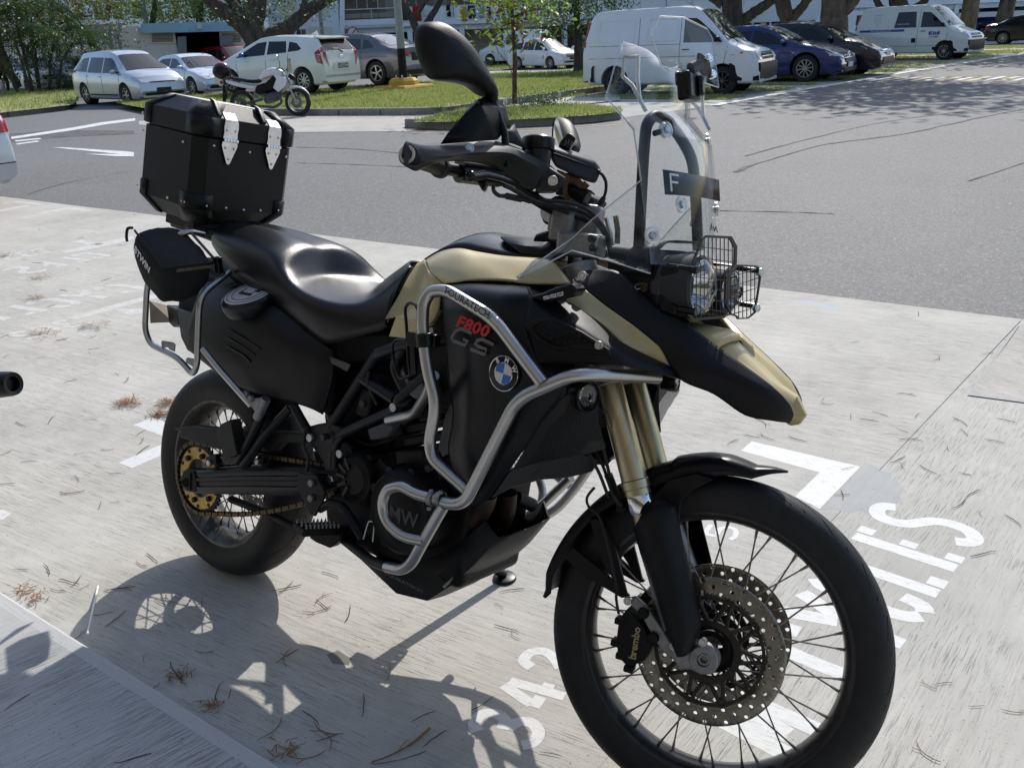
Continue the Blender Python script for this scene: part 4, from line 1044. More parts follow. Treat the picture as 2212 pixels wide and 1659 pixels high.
# foot pegs with teeth
def peg(s_):
 g=empty('foot_peg',(0,0,0));g.parent=bike
 p0,p1=B(*zd(1370,1340),-.27),B(*zd(1640,1330),-.17)
 m=MB();ex=(p1-p0).normalized();ey=V((0,0,1)).cross(ex).normalized();ez=ex.cross(ey);L_=(p1-p0).length
 c=(p0+p1)/2;R_=Matrix((ex,ey,ez)).transposed()
 for s2 in (-1,1): m.box(c+ey*s2*.022,(L_,.007,.02),R_)
 for i in range(5): m.box(p0+ex*(L_*i/4),(.007,.05,.018),R_)
 if s_ > 0: m=m.mirrored()
 m.build('peg_body','engine_black',g,bevel=.0015)
 m=MB()
 for s2 in (-1,0,1):
  for i in range(9):
   b0=p0+ex*(L_*(i+.5)/9)+ey*s2*.022+ez*.009;m.tube([b0,b0+ez*.011],[.0042,.0012],5)
 if s_ > 0: m=m.mirrored()
 m.build('peg_teeth','alu_cast',g)['kind']='stuff'
for s_ in (-1,1): peg(s_)
tubeB([(zd,[(1530,1180,-.17),(1600,1140,-.175),(1700,1165,-.18),(1770,1270,-.19),(1850,1400,-.19)])],.012,'brake_pedal','engine_black',False,fillet=.02)
m=MB();m.prism(LB(zd,[(1440,1400,-.17),(1560,1330,-.17),(1700,1330,-.17),(1680,1420,-.17),(1600,1480,-.17),(1500,1440,-.17)]),V((0,.03,0)));two(m,'peg_hanger','engine_black',bevel=.004)
tubeB([(zd,[(860,1110,-.1),(1100,1200,-.11),(1350,1330,-.13)])],.011,'brake_linkage','engine_black',False)
# ---------------------------------------------------------------- engine
eng=empty('engine',(0,0,0));eng.parent=bike
m=MB();m.hexa([V((.55,-.13,.3)),V((1.0,-.12,.3)),V((1.0,.12,.3)),V((.55,.13,.3)),V((.5,-.12,.52)),V((1.02,-.12,.56)),V((1.02,.12,.56)),V((.5,.12,.52))]);m.build('crankcase','engine_black',eng,bevel=.02,bseg=3)
m=MB();R_=Matrix.Rotation(radians(-20),3,'Y')
for i in range(6): m.box(V((.93,0,.6))+R_ @ V((0,0,i*.03)),(.24+.01*(i % 2),.25,.022),R_)
m.build('cylinder_block','engine_black',eng,bevel=.004,smooth=30)['kind']='stuff'
m=MB();m.box(V((.99,0,.82)),(.26,.27,.12),R_);m.box(V((.8,0,.74)),(.18,.2,.12));m.box(V((.62,0,.66)),(.2,.18,.2));m.build('cylinder_head','engine_black',eng,bevel=.015)
def cover(c,r,y0,y1,name,ribs=0):
 m=MB();m.lathe([(.0001,-y1),(r*.55,-y1),(r*.62,-y1+.004),(r*.8,-y1+.006),(r*.86,-y1+.002),(r*.95,-y1+.012),(r,-y1+.03),(r,-y0)],V((c.x,0,c.z)),(0,1,0),44)
 for i in range(ribs):
  a=2*pi*i/ribs;p=V((c.x+cos(a)*r*.97,-y1+.016,c.z+sin(a)*r*.97));m.cyl(p,p+V((0,.05,0)),.011,8)
 return m.build(name,'engine_black',eng,smooth=40)
cc=B(*ze(310,1010),-.205);cover(cc,.105,.1,.205,'clutch_cover',9)
t=text_mesh('BMW',.05,bold=.001);t.xf(frame(B(*ze(320,1025),-.2065),B(*ze(380,1040),-.2065)-B(*ze(260,1000),-.2065),V((0,0,1))));t.build('cover_lettering',mat('engine_grey',(.03,.03,.033),.4),eng,smooth=0)
c2=B(*zd(1775,960),-.165);cover(c2,.068,.08,.165,'sprocket_cover',6)
m=MB();q=c2.copy()
for i in range(5):
 a=radians(120+i*30);m.box(V((q.x+cos(a)*.04,-.168,q.z+sin(a)*.04)),(.03,.004,.008),Matrix.Rotation(-a,3,'Y'))
m.build('cover_fins','black_print',eng)['kind']='stuff'
m=MB();m.prism(LB(ze,[(105,430,-.17),(240,380,-.17),(290,420,-.15),(250,480,-.15),(125,505,-.17)]),V((.02,.06,0)));m.build('regulator',mat('mid_grey',(.09,.09,.095),.5,.3),eng,bevel=.003)
m=MB();m.prism(LB(ze,[(400,120,-.18),(480,90,-.18),(510,190,-.19),(430,230,-.19),(380,190,-.18)]),V((.01,.05,0)));m.build('oil_cap','mid_grey',eng,bevel=.006)
for (conv,x,y,sx,sz) in ((zd,1880,380,.05,.08),(zd,2050,560,.09,.06),(zd,1750,760,.07,.05),(zd,2010,900,.06,.05),(ze,420,650,.1,.06),(ze,250,740,.08,.03),(ze,560,720,.05,.08)):
 p=B(*conv(x,y),-.13);m=MB();m.box(p+V((0,.03,0)),(sx,.08,sz),Matrix.Rotation(random.uniform(-.5,.5),3,'Y'));m.build('engine_fitting','engine_black',eng,bevel=.008)
for (conv,x,y) in ((ze,305,722),(ze,355,718),(ze,465,750),(ze,530,695),(zd,1860,388),(zd,1560,640)):
 bolt(B(*conv(x,y),-.16),(0,-1,0),.009,.008,parent=eng,mt='engine_grey')
for pts in ([(1640,560,-.12),(1900,700,-.1),(2100,640,-.1)],[(1420,570,-.16),(1405,700,-.165),(1440,800,-.168),(1430,900,-.165)],[(1900,150,-.16),(1890,240,-.16),(1960,400,-.15)]):
 m=MB();m.tube(spline(LB(zd,pts),8),.0045,8);part(m,'engine_hose','hose')
m=MB();m.tube(spline(LB(zd,[(1855,1410,-.2),(1890,1290,-.2),(1910,1278,-.2),(1935,1300,-.2),(1925,1430,-.2)]),6),.0015,5);part(m,'loose_wire','white_print')
m=MB();m.prism(LB(zd,[(1605,35,-.168),(1760,95,-.168),(1735,148,-.168),(1598,75,-.168)]),V((0,-.001,0)));part(m,'id_plate',mat('id_silver',(.1,.1,.095),.5,.3,noise=.6,scale=260),smooth=0)
# exhaust
for s_,pts in ((0,[(930,860,-.12),(900,960,-.1),(800,1110,-.085),(640,1280,-.075),(480,1370,-.07),(300,1370,-.07)]),(1,[(1065,860,-.02),(1050,1000,-.01),(960,1150,0),(800,1290,.005),(600,1390,0),(380,1400,0)])):
 m=MB();m.tube(spline(LB(ze,pts),8),.0235,16);part(m,'exhaust_pipe','rust_pipe',smooth=60)
m=MB();m.tube(spline([B(*ze(330,1370),-.05),V((.62,.02,.25)),V((.48,.1,.3)),V((.3,.17,.45)),V((.15,.19,.6))],8),.026,14);part(m,'exhaust_pipe','rust_pipe',smooth=60)
m=MB();m.tube([V((.2,.19,.58)),V((.17,.195,.6)),V((-.2,.2,.78)),V((-.24,.2,.8))],[.03,.062,.066,.045],20);part(m,'muffler','alu',smooth=60)
# skid plate
sk_n=LB(ze,[(70,1345,-.14),(215,1440,-.14),(530,1600,-.125),(720,1565,-.125)])
A_,Bp,Cp=B(*ze(70,1345),-.14),B(*ze(520,1602),-.115),B(*ze(1120,1150),.06)
zf_top=.47;xf_top=1.09
secs=[(A_.x,A_.z+.005,.14,A_.z+.045),(Bp.x-.09,Bp.z-.02+.012,.13,Bp.z+.06),(Bp.x,Bp.z,.118,Bp.z+.09),(.97,.305,.115,.375),(1.03,.375,.11,.43),(1.085,.455,.105,.49)]
outer=[[V((x,-w_,z_+up)) for (x,z_,w_,t_) in secs for up in (0,)]]
rows=[]
for x,z_,w_,t_ in secs: rows.append([V((x-.03,-w_-.012,t_)),V((x,-w_,z_)),V((x+.004,-w_*.5,z_-.004)),V((x+.004,w_*.5,z_-.004)),V((x,w_,z_)),V((x-.03,w_+.012,t_))])
part(MB().grid(rows),'skid_plate','dark_grey',solid=.004,smooth=20,weld=True)
def quad_on(x0,x1,u0,u1,du):
 pass
for pts in ([(610,1490),(685,1420),(668,1530)],[(755,1480),(775,1420),(820,1430),(800,1460)],[(800,1390),(915,1300),(860,1395)],[(1075,1270),(1140,1175),(1130,1215),(1085,1275)],[(1010,1390),(1110,1270),(1100,1310),(1030,1385)]):
 q=[]
 for x,y in pts:
  o=RXI @ CAM_POS;d=RXI.to_3x3() @ sight(*ze(x,y));n_=V((.13,0,-.25+.0)).normalized()
  # sloping front face: through Bp and (1.085, .455)
  ta=V((1.085-Bp.x,0,.455-Bp.z)).normalized();n_=V((ta.z,0,-ta.x));t=(Bp-o).dot(n_)/d.dot(n_);q.append(o+d*t+n_*.006)
 m=MB();m.prism(q,-V((0,0,.001)));part(m,'skid_slot','black_print',smooth=0)
t=text_mesh('TOURATECH',.02);a,b_=B(*ze(300,1450),-.155),B(*ze(400,1500),-.15)
t.xf(frame((a+b_)/2,(b_-a),V((0,-.5,.8))));t.build('skid_lettering','grey_print',bike,smooth=0)
m=MB();m.prism(LB(ze,[(980,1190,.06),(1020,1130,.06),(1080,1090,.06),(1090,1150,.06),(1040,1210,.06),(960,1240,.06)]),V((0,.01,0)));part(m,'skid_bracket','mid_grey',bevel=.002)
m=MB();m.tube(LB(ze,[(1130,900,.05),(1240,950,.1)]),.017,12);part(m,'guard_bush','hose')
tubeB([(ze,[(1500,760,.22),(1290,960,.22),(1100,1100,.18),(1050,1140,.14)])],.0125,'engine_guard','steel_tube',False,fillet=.03)
tubeB([(ze,[(1280,760,.26),(1310,850,.25),(1290,960,.22)])],.011,'engine_guard','steel_tube',False,fillet=.02)
# side stand down on the left
foot=RXI @ V((.745,.432,.012));pv=V((.6,.14,.32))
m=MB();m.tube([pv,pv.lerp(foot,.75),foot],[.017,.014,.012],12)
part(m,'side_stand','frame_black')
m=MB();f0=RXI @ V((.745,.432,.0));nz=RXI.to_3x3() @ V((0,0,1));m.lathe([(.0001,.012),(.025,.012),(.034,.009),(.036,.004),(.036,0.)],f0,nz,20);part(m,'stand_foot','frame_black')
# left-hand gear lever
m=MB();m.tube([V((.6,.16,.36)),V((.78,.19,.34)),V((.8,.2,.35))],.008,8,fillet=.02);m.cyl(V((.8,.17,.35)),V((.8,.25,.35)),.013,10);part(m,'gear_lever','engine_black')
# ---------------------------------------------------------------- headlamp and its guard
hl=empty('headlamp',(0,0,0));hl.parent=bike
m=MB();m.hexa([V((1.30,-.105,1.0)),V((1.42,-.11,1.005)),V((1.42,.11,1.005)),V((1.30,.105,1.0)),V((1.27,-.09,1.13)),V((1.395,-.095,1.135)),V((1.395,.095,1.135)),V((1.27,.09,1.13))]);m.build('lamp_body','black_plastic',hl,bevel=.012)
for (x,y,yy,r) in ((1120,255,-.058,.056),(1375,300,.062,.046)):
 c=B(*zq(x,y),yy);ax_=V((1,0,.08)).normalized();c=c+ax_*.0
 m=MB();m.lathe([(.012,-.045),(r*.55,-.035),(r*.85,-.012),(r*.97,.006)],c,ax_,36);m.build('lamp_reflector','reflector',hl)
 m=MB();m.lathe([(r*.98,.006),(r*.9,.016),(r*.6,.026),(r*.3,.03),(.0001,.031)],c,ax_,36);m.build('lamp_lens','lens_glass',hl,solid=.002)
 m=MB();m.lathe([(r*.97,.012),(r*1.08,.008),(r*1.12,-.01),(r*1.05,-.06)],c,ax_,36);m.build('lamp_bezel','grey_plastic',hl)
 m=MB();m.lathe([(.0001,-.01),(.011,-.012),(.013,-.03),(.013,-.045)],c,ax_,16);m.build('lamp_bulb','mid_grey',hl)
m=MB();m.prism(LB(zq,[(790,80,-.115),(955,70,-.115),(945,150,-.115),(880,160,-.115),(860,250,-.115),(850,380,-.115),(935,430,-.115),(920,515,-.115),(780,470,-.115)]),V((0,.012,0)));part(m,'guard_bracket','black_plastic',bevel=.003,weld=True)
m=MB();m.prism(LB(zq,[(700,230,-.118),(740,180,-.118),(790,200,-.118),(780,330,-.118),(720,330,-.118),(690,290,-.118)]),V((0,.01,0)));m.tube(LB(zq,[(570,245,-.119),(620,235,-.119),(680,240,-.119)]),.004,6);part(m,'lamp_adjuster','engine_grey',bevel=.002)
m=MB();m.tube(LB(zq,[(650,262,-.12),(580,282,-.12),(565,258,-.12),(590,238,-.12),(650,240,-.12)]),.0012,6);part(m,'adjuster_slot','alu')
bolt(B(*zq(655,268),-.122),(.1,-1,0),.0085,.006,mt='gold_chain')
for (x,y,yy) in ((1000,95,-.105),(985,465,-.105)):
 m=MB();p=B(*zq(x,y),yy);m.cyl(p+V((-.03,0,0)),p+V((.03,0,.0)),.007,12);part(m,'guard_post','smooth_black')
# guard: two flat grilles meeting at a fold
bL,bM,bR=-.098,.022,.118
def onplane(x,y,a,b_,c):
 o=RXI @ CAM_POS;d=RXI.to_3x3() @ sight(*zq(x,y));n_=(b_-a).cross(c-a);t=(a-o).dot(n_)/d.dot(n_);return o+d*t
pA,pB,pC=B(*zq(1050,480),bL),B(*zq(1390,470),bM),B(*zq(1075,80),bL)
qA,qB,qC=B(*zq(1400,470),bM),B(*zq(1665,460),bR),B(*zq(1400,150),bM)
lo_=[(1085,20),(1110,-40),(1165,-180),(1195,-205),(1430,-195),(1480,-105),(1475,50),(1395,160),(1385,420),(1400,480),(1368,540),(1075,562),(1030,505),(1055,400),(1075,180),(1055,110)]
ro_=[(1400,155),(1478,58),(1655,68),(1700,102),(1692,190),(1660,400),(1668,470),(1612,520),(1580,545),(1485,550),(1470,525),(1420,512),(1385,425)]
def grille(outl,A,Bq,C_,xs_,ys_,shift,name):
 g=empty(name,(0,0,0));g.parent=bike
 P=[onplane(x,y,A,Bq,C_) for x,y in outl];n_=(Bq-A).cross(C_-A).normalized()
 cx=sum(q[0] for q in outl)/len(outl);cy=sum(q[1] for q in outl)/len(outl)
 inn=[onplane(cx+(x-cx)*.9,cy+(y-cy)*.94,A,Bq,C_) for x,y in outl]
 m=MB();th=n_*.0015;k=len(P)
 m.loft([[q+th for q in P],[q+th for q in inn],[q-th for q in inn],[q-th for q in P]],wrap=True);m.build('guard_frame',mat('guard_paint',(.055,.05,.048),.45,.3,noise=.3,scale=60),g,smooth=20)
 ip=[(cx+(x-cx)*.92,cy+(y-cy)*.96) for x,y in outl]
 m=MB()
 def span(fixed,vert):
  hits=[];j=len(ip)-1
  for i in range(len(ip)):
   (x0,y0),(x1,y1)=ip[j],ip[i];j=i
   if vert:
    sl=shift*(1)
    if (x0-fixed)*(x1-fixed) < 0: t=(fixed-x0)/(x1-x0);hits.append((fixed,y0+(y1-y0)*t))
   else:
    f0=y0-(fixed+shift*(x0-cx));f1=y1-(fixed+shift*(x1-cx))
    if f0*f1 < 0: t=f0/(f0-f1);hits.append((x0+(x1-x0)*t,y0+(y1-y0)*t))
  hits.sort(key=lambda q: q[1] if vert else q[0]);return hits
 for X in xs_:
  h_=span(X,True)
  for i in range(0,len(h_)-1,2): m.tube([onplane(*h_[i],A,Bq,C_),onplane(*h_[i+1],A,Bq,C_)],.0011,4)
 for Y in ys_:
  h_=span(Y,False)
  for i in range(0,len(h_)-1,2): m.tube([onplane(*h_[i],A,Bq,C_),onplane(*h_[i+1],A,Bq,C_)],.0011,4)
 m.build('guard_bars','guard_paint',g,smooth=20)['kind']='stuff'
 return g
grille(lo_,pA,pB,pC,[1115+i*36 for i in range(10)],[-90,10,95,185,275,375,465],.12,'headlamp_guard')
grille(ro_,qA,qB,qC,[1425+i*36 for i in range(8)],[130,215,300,390,470],-.3,'headlamp_guard')
for x,y,A in ((1092,105,(pA,pB,pC)),(1062,470,(pA,pB,pC)),(1687,128,(qA,qB,qC)),(1655,450,(qA,qB,qC))):
 p=onplane(x,y,*A);bolt(p,(1,-.4,.2),.0085,.005,mt='alu')
for y0,y1 in ((100,150),(420,440)):
 m=MB();m.tube([V((1.4,.1,B(*zq(1600,y0),.1).z)),onplane(1670,y0+15,qA,qB,qC)],.006,8);part(m,'guard_post','smooth_black')
# arch above the lamp
m=MB();q=LB(zx,[(790,1280,-.11),(825,1090,-.105),(900,1000,-.09),(985,945,-.05),(1200,950,0),(1320,960,.05)]);q2=[p+V((-.06,0,-.005)) for p in q]
m.grid([spline(q,5),spline(q2,5)]);part(m,'lamp_cowl','black_plastic',solid=.004,smooth=50)
# ---------------------------------------------------------------- fairing stay (dark hoop) and clear screen
m=MB();hp=[]
for x,y,yy in [(925,2150,-.085),(950,1640,-.085),(968,1300,-.082),(990,1050,-.075),(1050,968,-.055),(1160,1000,-.012),(1290,1170,.04),(1380,1340,.07),(1405,1640,.08),(1425,2100,.08)]: hp.append(B(*z3(x,y),yy))
m.tube(hp,.0115,12,fillet=.03);part(m,'fairing_stay','dark_grey',smooth=60)
near=[B(*zx(800,1180),-.13),B(*zx(765,900),-.135),B(*zx(728,620),-.14),B(*zx(692,340),-.145),B(*zx(655,60),-.15),B(*z3(885,1085),-.15),B(*z3(770,950),-.158),B(*z3(650,815),-.168),B(*z3(690,690),-.16),B(*z3(735,520),-.14),B(*z3(790,345),-.115)]
bul=[.045,.055,.06,.065,.065,.065,.062,.06,.055,.05,.045]
rows=[]
for q,bu in zip(near,bul):
 r_=[]
 for v_ in (1,.8,.62,.3,0,-.3,-.62,-.8,-1):
  f=1-min(1.,abs(v_)/.8)**2 if abs(v_) < .62 else (1-abs(v_))*.9
  prof={1: 0,.8: .42,.62: .72,.3: .93,0: 1.}[abs(v_)]
  r_.append(V((q.x+bu*prof,-q.y*-v_ if False else q.y*v_,q.z+(.012*prof if q is near[-1] else 0))))
 rows.append(r_)
rows[-1]=[V((q.x,q.y,q.z-.045*(1-abs(q.y)/.115))) for q in rows[-1]]
part(MB().grid(rows),'windscreen','clear_screen',solid=.0045,smooth=28,weld=True)
# lower wing of the screen
tipw=B(*zc(1052,600),-.205)
low=[tipw,B(*zx(0,1045),-.19),B(*zx(350,1140),-.165),B(*zx(620,1225),-.145),B(*zx(790,1278),-.13)]
upw=[tipw+V((.004,0,.004)),B(*zx(0,925),-.18),B(*zx(200,735),-.17),B(*zx(420,560),-.158),B(*zx(690,345),-.146)]
mid_=[tipw+V((.003,-.002,.002)),B(*zx(0,990),-.19),B(*zx(300,950),-.172),B(*zx(500,880),-.158),B(*zx(755,900),-.138)]
m=MB().grid([spline(low,4),spline(mid_,4),spline(upw,4)])
two(m,'screen_wing','clear_screen',solid=.004,smooth=40,weld=True)
# polished edges of the screen
for pts in ([near[i] for i in range(3,11)],upw,low):
 m=MB();m.tube(pts,.0016,6);two(m,'screen_edge','screen_edge')
# slot in the upper corner with its thick bevelled rim
slot=[(780,470),(885,470),(880,800),(935,930),(900,860),(770,660)]
m=MB();m.tube([B(*z3(x,y),-.14)+V((.012,0,0)) for x,y in [(770,480),(880,470),(872,640),(885,800),(940,930),(830,720),(745,640)]],.004,6,closed=True);two(m,'screen_slot_rim','screen_edge')
m=MB();c0=[B(*z3(x,y),-.1) for x,y in [(1090,1060),(1150,1130)]]
for x,y,yy in ((1140,1095,-.045),):
 p=B(*z3(x,y),yy);m.lathe([(.006,.006),(.012,.008),(.015,.004),(.016,0)],p,(1,-.3,.2),20)
part(m,'screen_mount','screen_edge')
for (c_,x,y,yy) in ((z3,1140,1095,-.045),(zx,1075,590,-.03),(zx,798,898,-.135),(z3,1478,1190,.1),(zx,1420,640,.1)):
 p=B(*c_(x,y),yy);n_=V((1,yy*6,.25)).normalized()
 m=MB();m.lathe([(.008,.0025),(.0125,.004),(.0165,.002),(.017,-.002)],p+n_*.006,n_,24);part(m,'screen_washer','screen_edge');bolt(p+n_*.006,n_,.0075,.006,mt='alu')
m=MB();m.cyl(B(*z3(1060,1120),-.07),B(*z3(1135,1098),-.045),.006,10);part(m,'screen_stay','dark_grey')
# add-on visor
vz=[(1105,140,-.085),(1030,300,-.1),(1120,560,-.065),(1370,605,.0),(1410,655,.02),(1480,700,.045),(1598,735,.09),(1545,330,.085),(1500,245,.07),(1305,150,-.01)]
P=LB(z3,vz);bend=B(*z3(1430,560),.02)
m=MB();m.v=P+[bend];m.f=[(0,1,2,3,10,9),(9,10,3,4,5,6,7,8)];m.f=[(0,1,2,3,10),(0,10,9),(9,10,8),(10,3,4,5),(10,5,6,7),(10,7,8)]
part(m,'visor','clear_screen',solid=.003,smooth=0)
m=MB();m.tube(P,.0016,6,closed=True);part(m,'visor_edge','screen_edge')
m=MB();p=B(*z3(1340,730),.0);R_=Matrix.Rotation(radians(-12),3,'Y')
m.box(p,(.03,.045,.055),R_);m.box(p+V((.018,.02,.005)),(.012,.02,.04),R_);m.box(p+V((-.014,0,.012)),(.012,.05,.03),R_);part(m,'visor_clamp','smooth_black',bevel=.006)
m=MB();m.prism(LB(z3,[(1440,440,.015),(1520,490,.03),(1560,660,.05),(1480,640,.03),(1420,560,.01)]),V((-.006,0,0)));m.cyl(B(*z3(1360,580),0.),B(*z3(1440,540),.02),.012,12);part(m,'visor_bracket','mid_grey',bevel=.002)
for x,y,yy in ((1490,495,.03),(1522,628,.045)): bolt(B(*z3(x,y),yy)+V((.004,0,0)),(1,-.2,.3),.0085,.007,mt='chrome')
# front plate decal on the screen
pl_=[(865,230,-.055),(1000,250,-.02),(1150,275,.015),(1300,305,.05),(1430,335,.085)];pb_=[(888,482,-.055),(1010,487,-.02),(1160,500,.015),(1310,520,.05),(1440,550,.085)]
m=MB().grid([[q+V((.012,-.004,0)) for q in LB(zx,pl_)],[q+V((.012,-.004,0)) for q in LB(zx,pb_)]]);part(m,'number_plate','plate_black',solid=.001)
def ribbon(lst,wd,off,name,mt,conv=zx):
 m=MB()
 for pts in lst:
  q=[B(*conv(x,y),yy)+off for x,y,yy in pts]
  for i in range(len(q)-1):
   t=(q[i+1]-q[i]).normalized();nn=t.cross(V((1,-.5,.2))).normalized();m.add([q[i]+nn*wd,q[i]-nn*wd,q[i+1]-nn*wd,q[i+1]+nn*wd],[(0,1,2,3)])
 return part(m,name,mt,smooth=0)
ribbon([[(935,450,-.045),(920,268,-.045)],[(918,276,-.046),(1005,290,-.022)],[(925,352,-.045),(1000,362,-.023)]],.0021,V((.019,-.008,0)),'plate_letter','white_print')
# signature-like script on the lower screen
ribbon([[(1150,800,.0),(1165,730,.004),(1200,690,.012),(1195,740,.01),(1160,790,.002),(1215,830,.014),(1250,815,.022),(1240,780,.02)],[(1350,845,.045),(1365,770,.05),(1372,840,.052)],[(1385,800,.054),(1395,850,.056),(1410,800,.06),(1425,862,.064)]],.0012,V((.01,-.004,0)),'screen_script','black_print')
# ---------------------------------------------------------------- handlebar and controls (turned with the steering)
ge=S(*zy(125,680),-.455)
hb=[V((ge.x,-.445,ge.z)),V((ge.x-.005,-.3,ge.z+.005)),V((1.02,-.19,1.225)),V((1.1,-.09,1.185)),V((1.11,0,1.18))]
hb=hb+[V((q.x,-q.y,q.z)) for q in reversed(hb[:-1])]
m=MB();m.tube(hb,.0125,14,fillet=.06);part(m,'handlebar','satin_black',st=True)
def ctl(m,name,mt,**k): return two(m,name,mt,st=True,**k)
m=MB();g0,g1=hb[0],hb[1]
m.tube([g0.lerp(g1,t) for t in (.1,.12,.8,.82,.9)],[.0185,.017,.016,.02,.02],16);ctl(m,'grip','hose')
m=MB();m.lathe([(.0001,-.004),(.008,-.004),(.009,.004),(.0165,.005),(.019,.002),(.02,-.01),(.02,-.03)],ge,(-.0,-1,0.05),28);ctl(m,'bar_end','black_plastic')
m=MB();m.lathe([(.0105,.0052),(.0108,.0062),(.0158,.0062),(.0162,.0052)],ge,(0,-1,.05),28);ctl(m,'bar_end_ring','alu')
bolt(SM @ (ge+V((0,-.001,0))),SM.to_3x3() @ V((0,-1,.05)),.0075,.005,mt='satin_black')
# hand guard shell
yg=lambda x: -.47+(x-80)/1360*.325
top_=[(75,660),(95,575),(150,540),(225,560),(400,580),(560,562),(730,540),(900,522),(1060,530),(1200,570),(1330,625),(1430,675),(1462,745)]
bot_=[(75,690),(90,770),(150,815),(225,838),(380,772),(520,745),(700,745),(870,765),(980,800),(1060,880),(1200,960),(1390,1035),(1442,900)]
rows=[]
for (x0,y0),(x1,y1) in zip(top_,bot_):
 a=S(*zy(x0,y0),yg(x0));b_=S(*zy(x1,y1),yg(x0));r_=[]
 fw_=min(1.,max(.12,(x0-60)/300))
 for t,ox in ((0,-.03),(.06,.0),(.22,.024),(.45,.034),(.6,.03),(.68,.018),(.85,.012),(1,-.004)): r_.append(a.lerp(b_,t)+V((ox*fw_+.0,0,0)))
 rows.append(r_)
m=MB().grid([spline(c_,3) for c_ in zip(*rows)]);ctl(m,'hand_guard','grey_plastic',solid=.004,smooth=40,weld=True)
m=MB();fin=[(495,572),(560,470),(700,310),(845,150),(930,108),(1085,140),(1135,210),(1170,365),(1120,450),(1050,530)]
fy=lambda x: -.375+(x-495)/555*.14
F_=[S(*zy(x,y),fy(x)) for x,y in fin];cr1=S(*zy(855,205),fy(820)-.02);cr2=S(*zy(985,528),fy(985)-.02)
F_=[q+V((-.01,0,0)) for q in F_]
m.v=F_+[cr1,cr2];m.f=[(0,1,2,3,10,11),(3,4,10),(4,5,6,10),(10,6,7,8,9,11)]
ctl(m,'wind_deflector','satin_black',solid=.004,smooth=18)
m=MB();m.v=[S(*zy(x,y),fy(x)) for x,y in [(1050,530),(1172,372),(1195,430),(1250,530),(1330,625),(1190,570)]];m.f=[tuple(range(6))];ctl(m,'deflector_foot','grey_plastic',solid=.006,smooth=18)
bolt(SM @ (S(*zy(635,628),yg(635))+V((.02,0,.004))),SM.to_3x3() @ V((.6,-.6,.2)),.009,.006)
m=MB();m.prism([S(*zy(x,y),-.155) for x,y in [(1430,830),(1470,765),(1560,800),(1705,895),(1718,930),(1610,1032),(1390,1035),(1440,950)]],V((-.02,.05,0)));ctl(m,'guard_mount','grey_plastic',bevel=.006,weld=True)
bolt(SM @ S(*zy(1578,940),-.158),SM.to_3x3() @ V((.3,-.9,.1)),.011,.006)
# lever, reservoir, switch block
m=MB();m.tube([S(*zy(x,y),yy) for x,y,yy in [(745,885,-.36),(800,880,-.34),(900,870,-.31),(1050,900,-.26),(1200,960,-.2)]],[.009,.0065,.0075,.0085,.009],10,flat=.8);m.sphere(S(*zy(752,888),-.362),.0105,10,8);ctl(m,'brake_lever','smooth_black',smooth=60)
m=MB();m.prism([S(*zy(x,y),-.3) for x,y in [(795,920),(900,915),(915,960),(900,1025),(865,1035),(830,975)]],V((-.01,.03,0)));ctl(m,'switch_block','smooth_black',bevel=.006)
m=MB();m.tube([V((.97,-.27,1.215)),V((1.02,-.19,1.225))],.024,14);ctl(m,'control_housing','smooth_black')
rc_=S(*zy(1430,560),-.14);up_=V((-.12,0,1)).normalized()
m=MB();m.lathe([(.0001,.012),(.03,.012),(.0335,.009),(.034,-.012),(.033,-.014)],rc_,up_,28);part(m,'reservoir_cap','smooth_black',st=True)
m=MB();m.lathe([(.0275,-.014),(.0275,-.02),(.025,-.06),(.02,-.063),(.0001,-.063)],rc_,up_,28);part(m,'brake_reservoir','smooth_black',st=True)
# cables under the guard
for pts in ([(980,985,-.28),(985,1040,-.28),(1040,1085,-.26),(1120,1090,-.24),(1300,1130,-.2),(1450,1170,-.15),(1650,1230,-.1),(1900,1330,-.05),(1990,1400,-.03)],[(1090,985,-.26),(1200,1030,-.24),(1380,1130,-.18),(1600,1190,-.12),(1850,1240,-.08),(1990,1330,-.06),(2100,1480,-.06),(2150,1650,-.06)],[(1480,1130,-.15),(1800,1170,-.1),(2000,1290,-.08),(2130,1480,-.08),(2165,1700,-.09)]):
 m=MB();m.tube(spline([S(*zy(x,y),yy) for x,y,yy in pts],6),.0042,8);part(m,'control_cable','hose',st=True)
m=MB();m.tube([S(*zy(1110,1088),-.24),S(*zy(1260,1120),-.2)],.0065,8);m.tube([S(*zy(1260,1110),-.2),S(*zy(1350,1140),-.18)],.0055,8);part(m,'cable_sleeve','hose',st=True)
# riser clamps and top yoke pieces in bare metal
for s_ in (-1,1):
 m=MB();m.box(V((1.12,s_*.05,1.17)),(.05,.035,.06));m.cyl(V((1.13,s_*.05,1.08)),V((1.12,s_*.05,1.2)),.016,14);part(m,'bar_riser','alu_cast',st=True,bevel=.004)
for (x,y,yy,dx) in ((1690,1380,-.06,.05),(1950,1360,-.02,.04)):
 m=MB();p=S(*zy(x,y),yy);m.box(p,(.05,.05,.075));part(m,'yoke_block','alu_cast',st=True,bevel=.008)
m=MB();m.box(B(*zc(1620,300),-.07),(.09,.07,.05),Matrix.Rotation(.2,3,'Z'));part(m,'ignition_block','alu_cast',bevel=.008)
for x,y in ((1690,250),(1700,320)):
 m=MB();p=B(*zc(x,y),-.108);m.cyl(p,p+V((0,.01,0)),.008,12);part(m,'block_bolt','engine_black')
# two fork tops showing bright behind the screen
for x0,y0,x1,y1 in ((350,720,400,1000),(440,700,455,980)):
 m=MB();m.tube([B(*zx(x0,y0),-.02),B(*zx((x0+x1)/2+12,(y0+y1)/2),-.02),B(*zx(x1,y1),-.02)],.006,10);part(m,'chrome_stay','chrome')
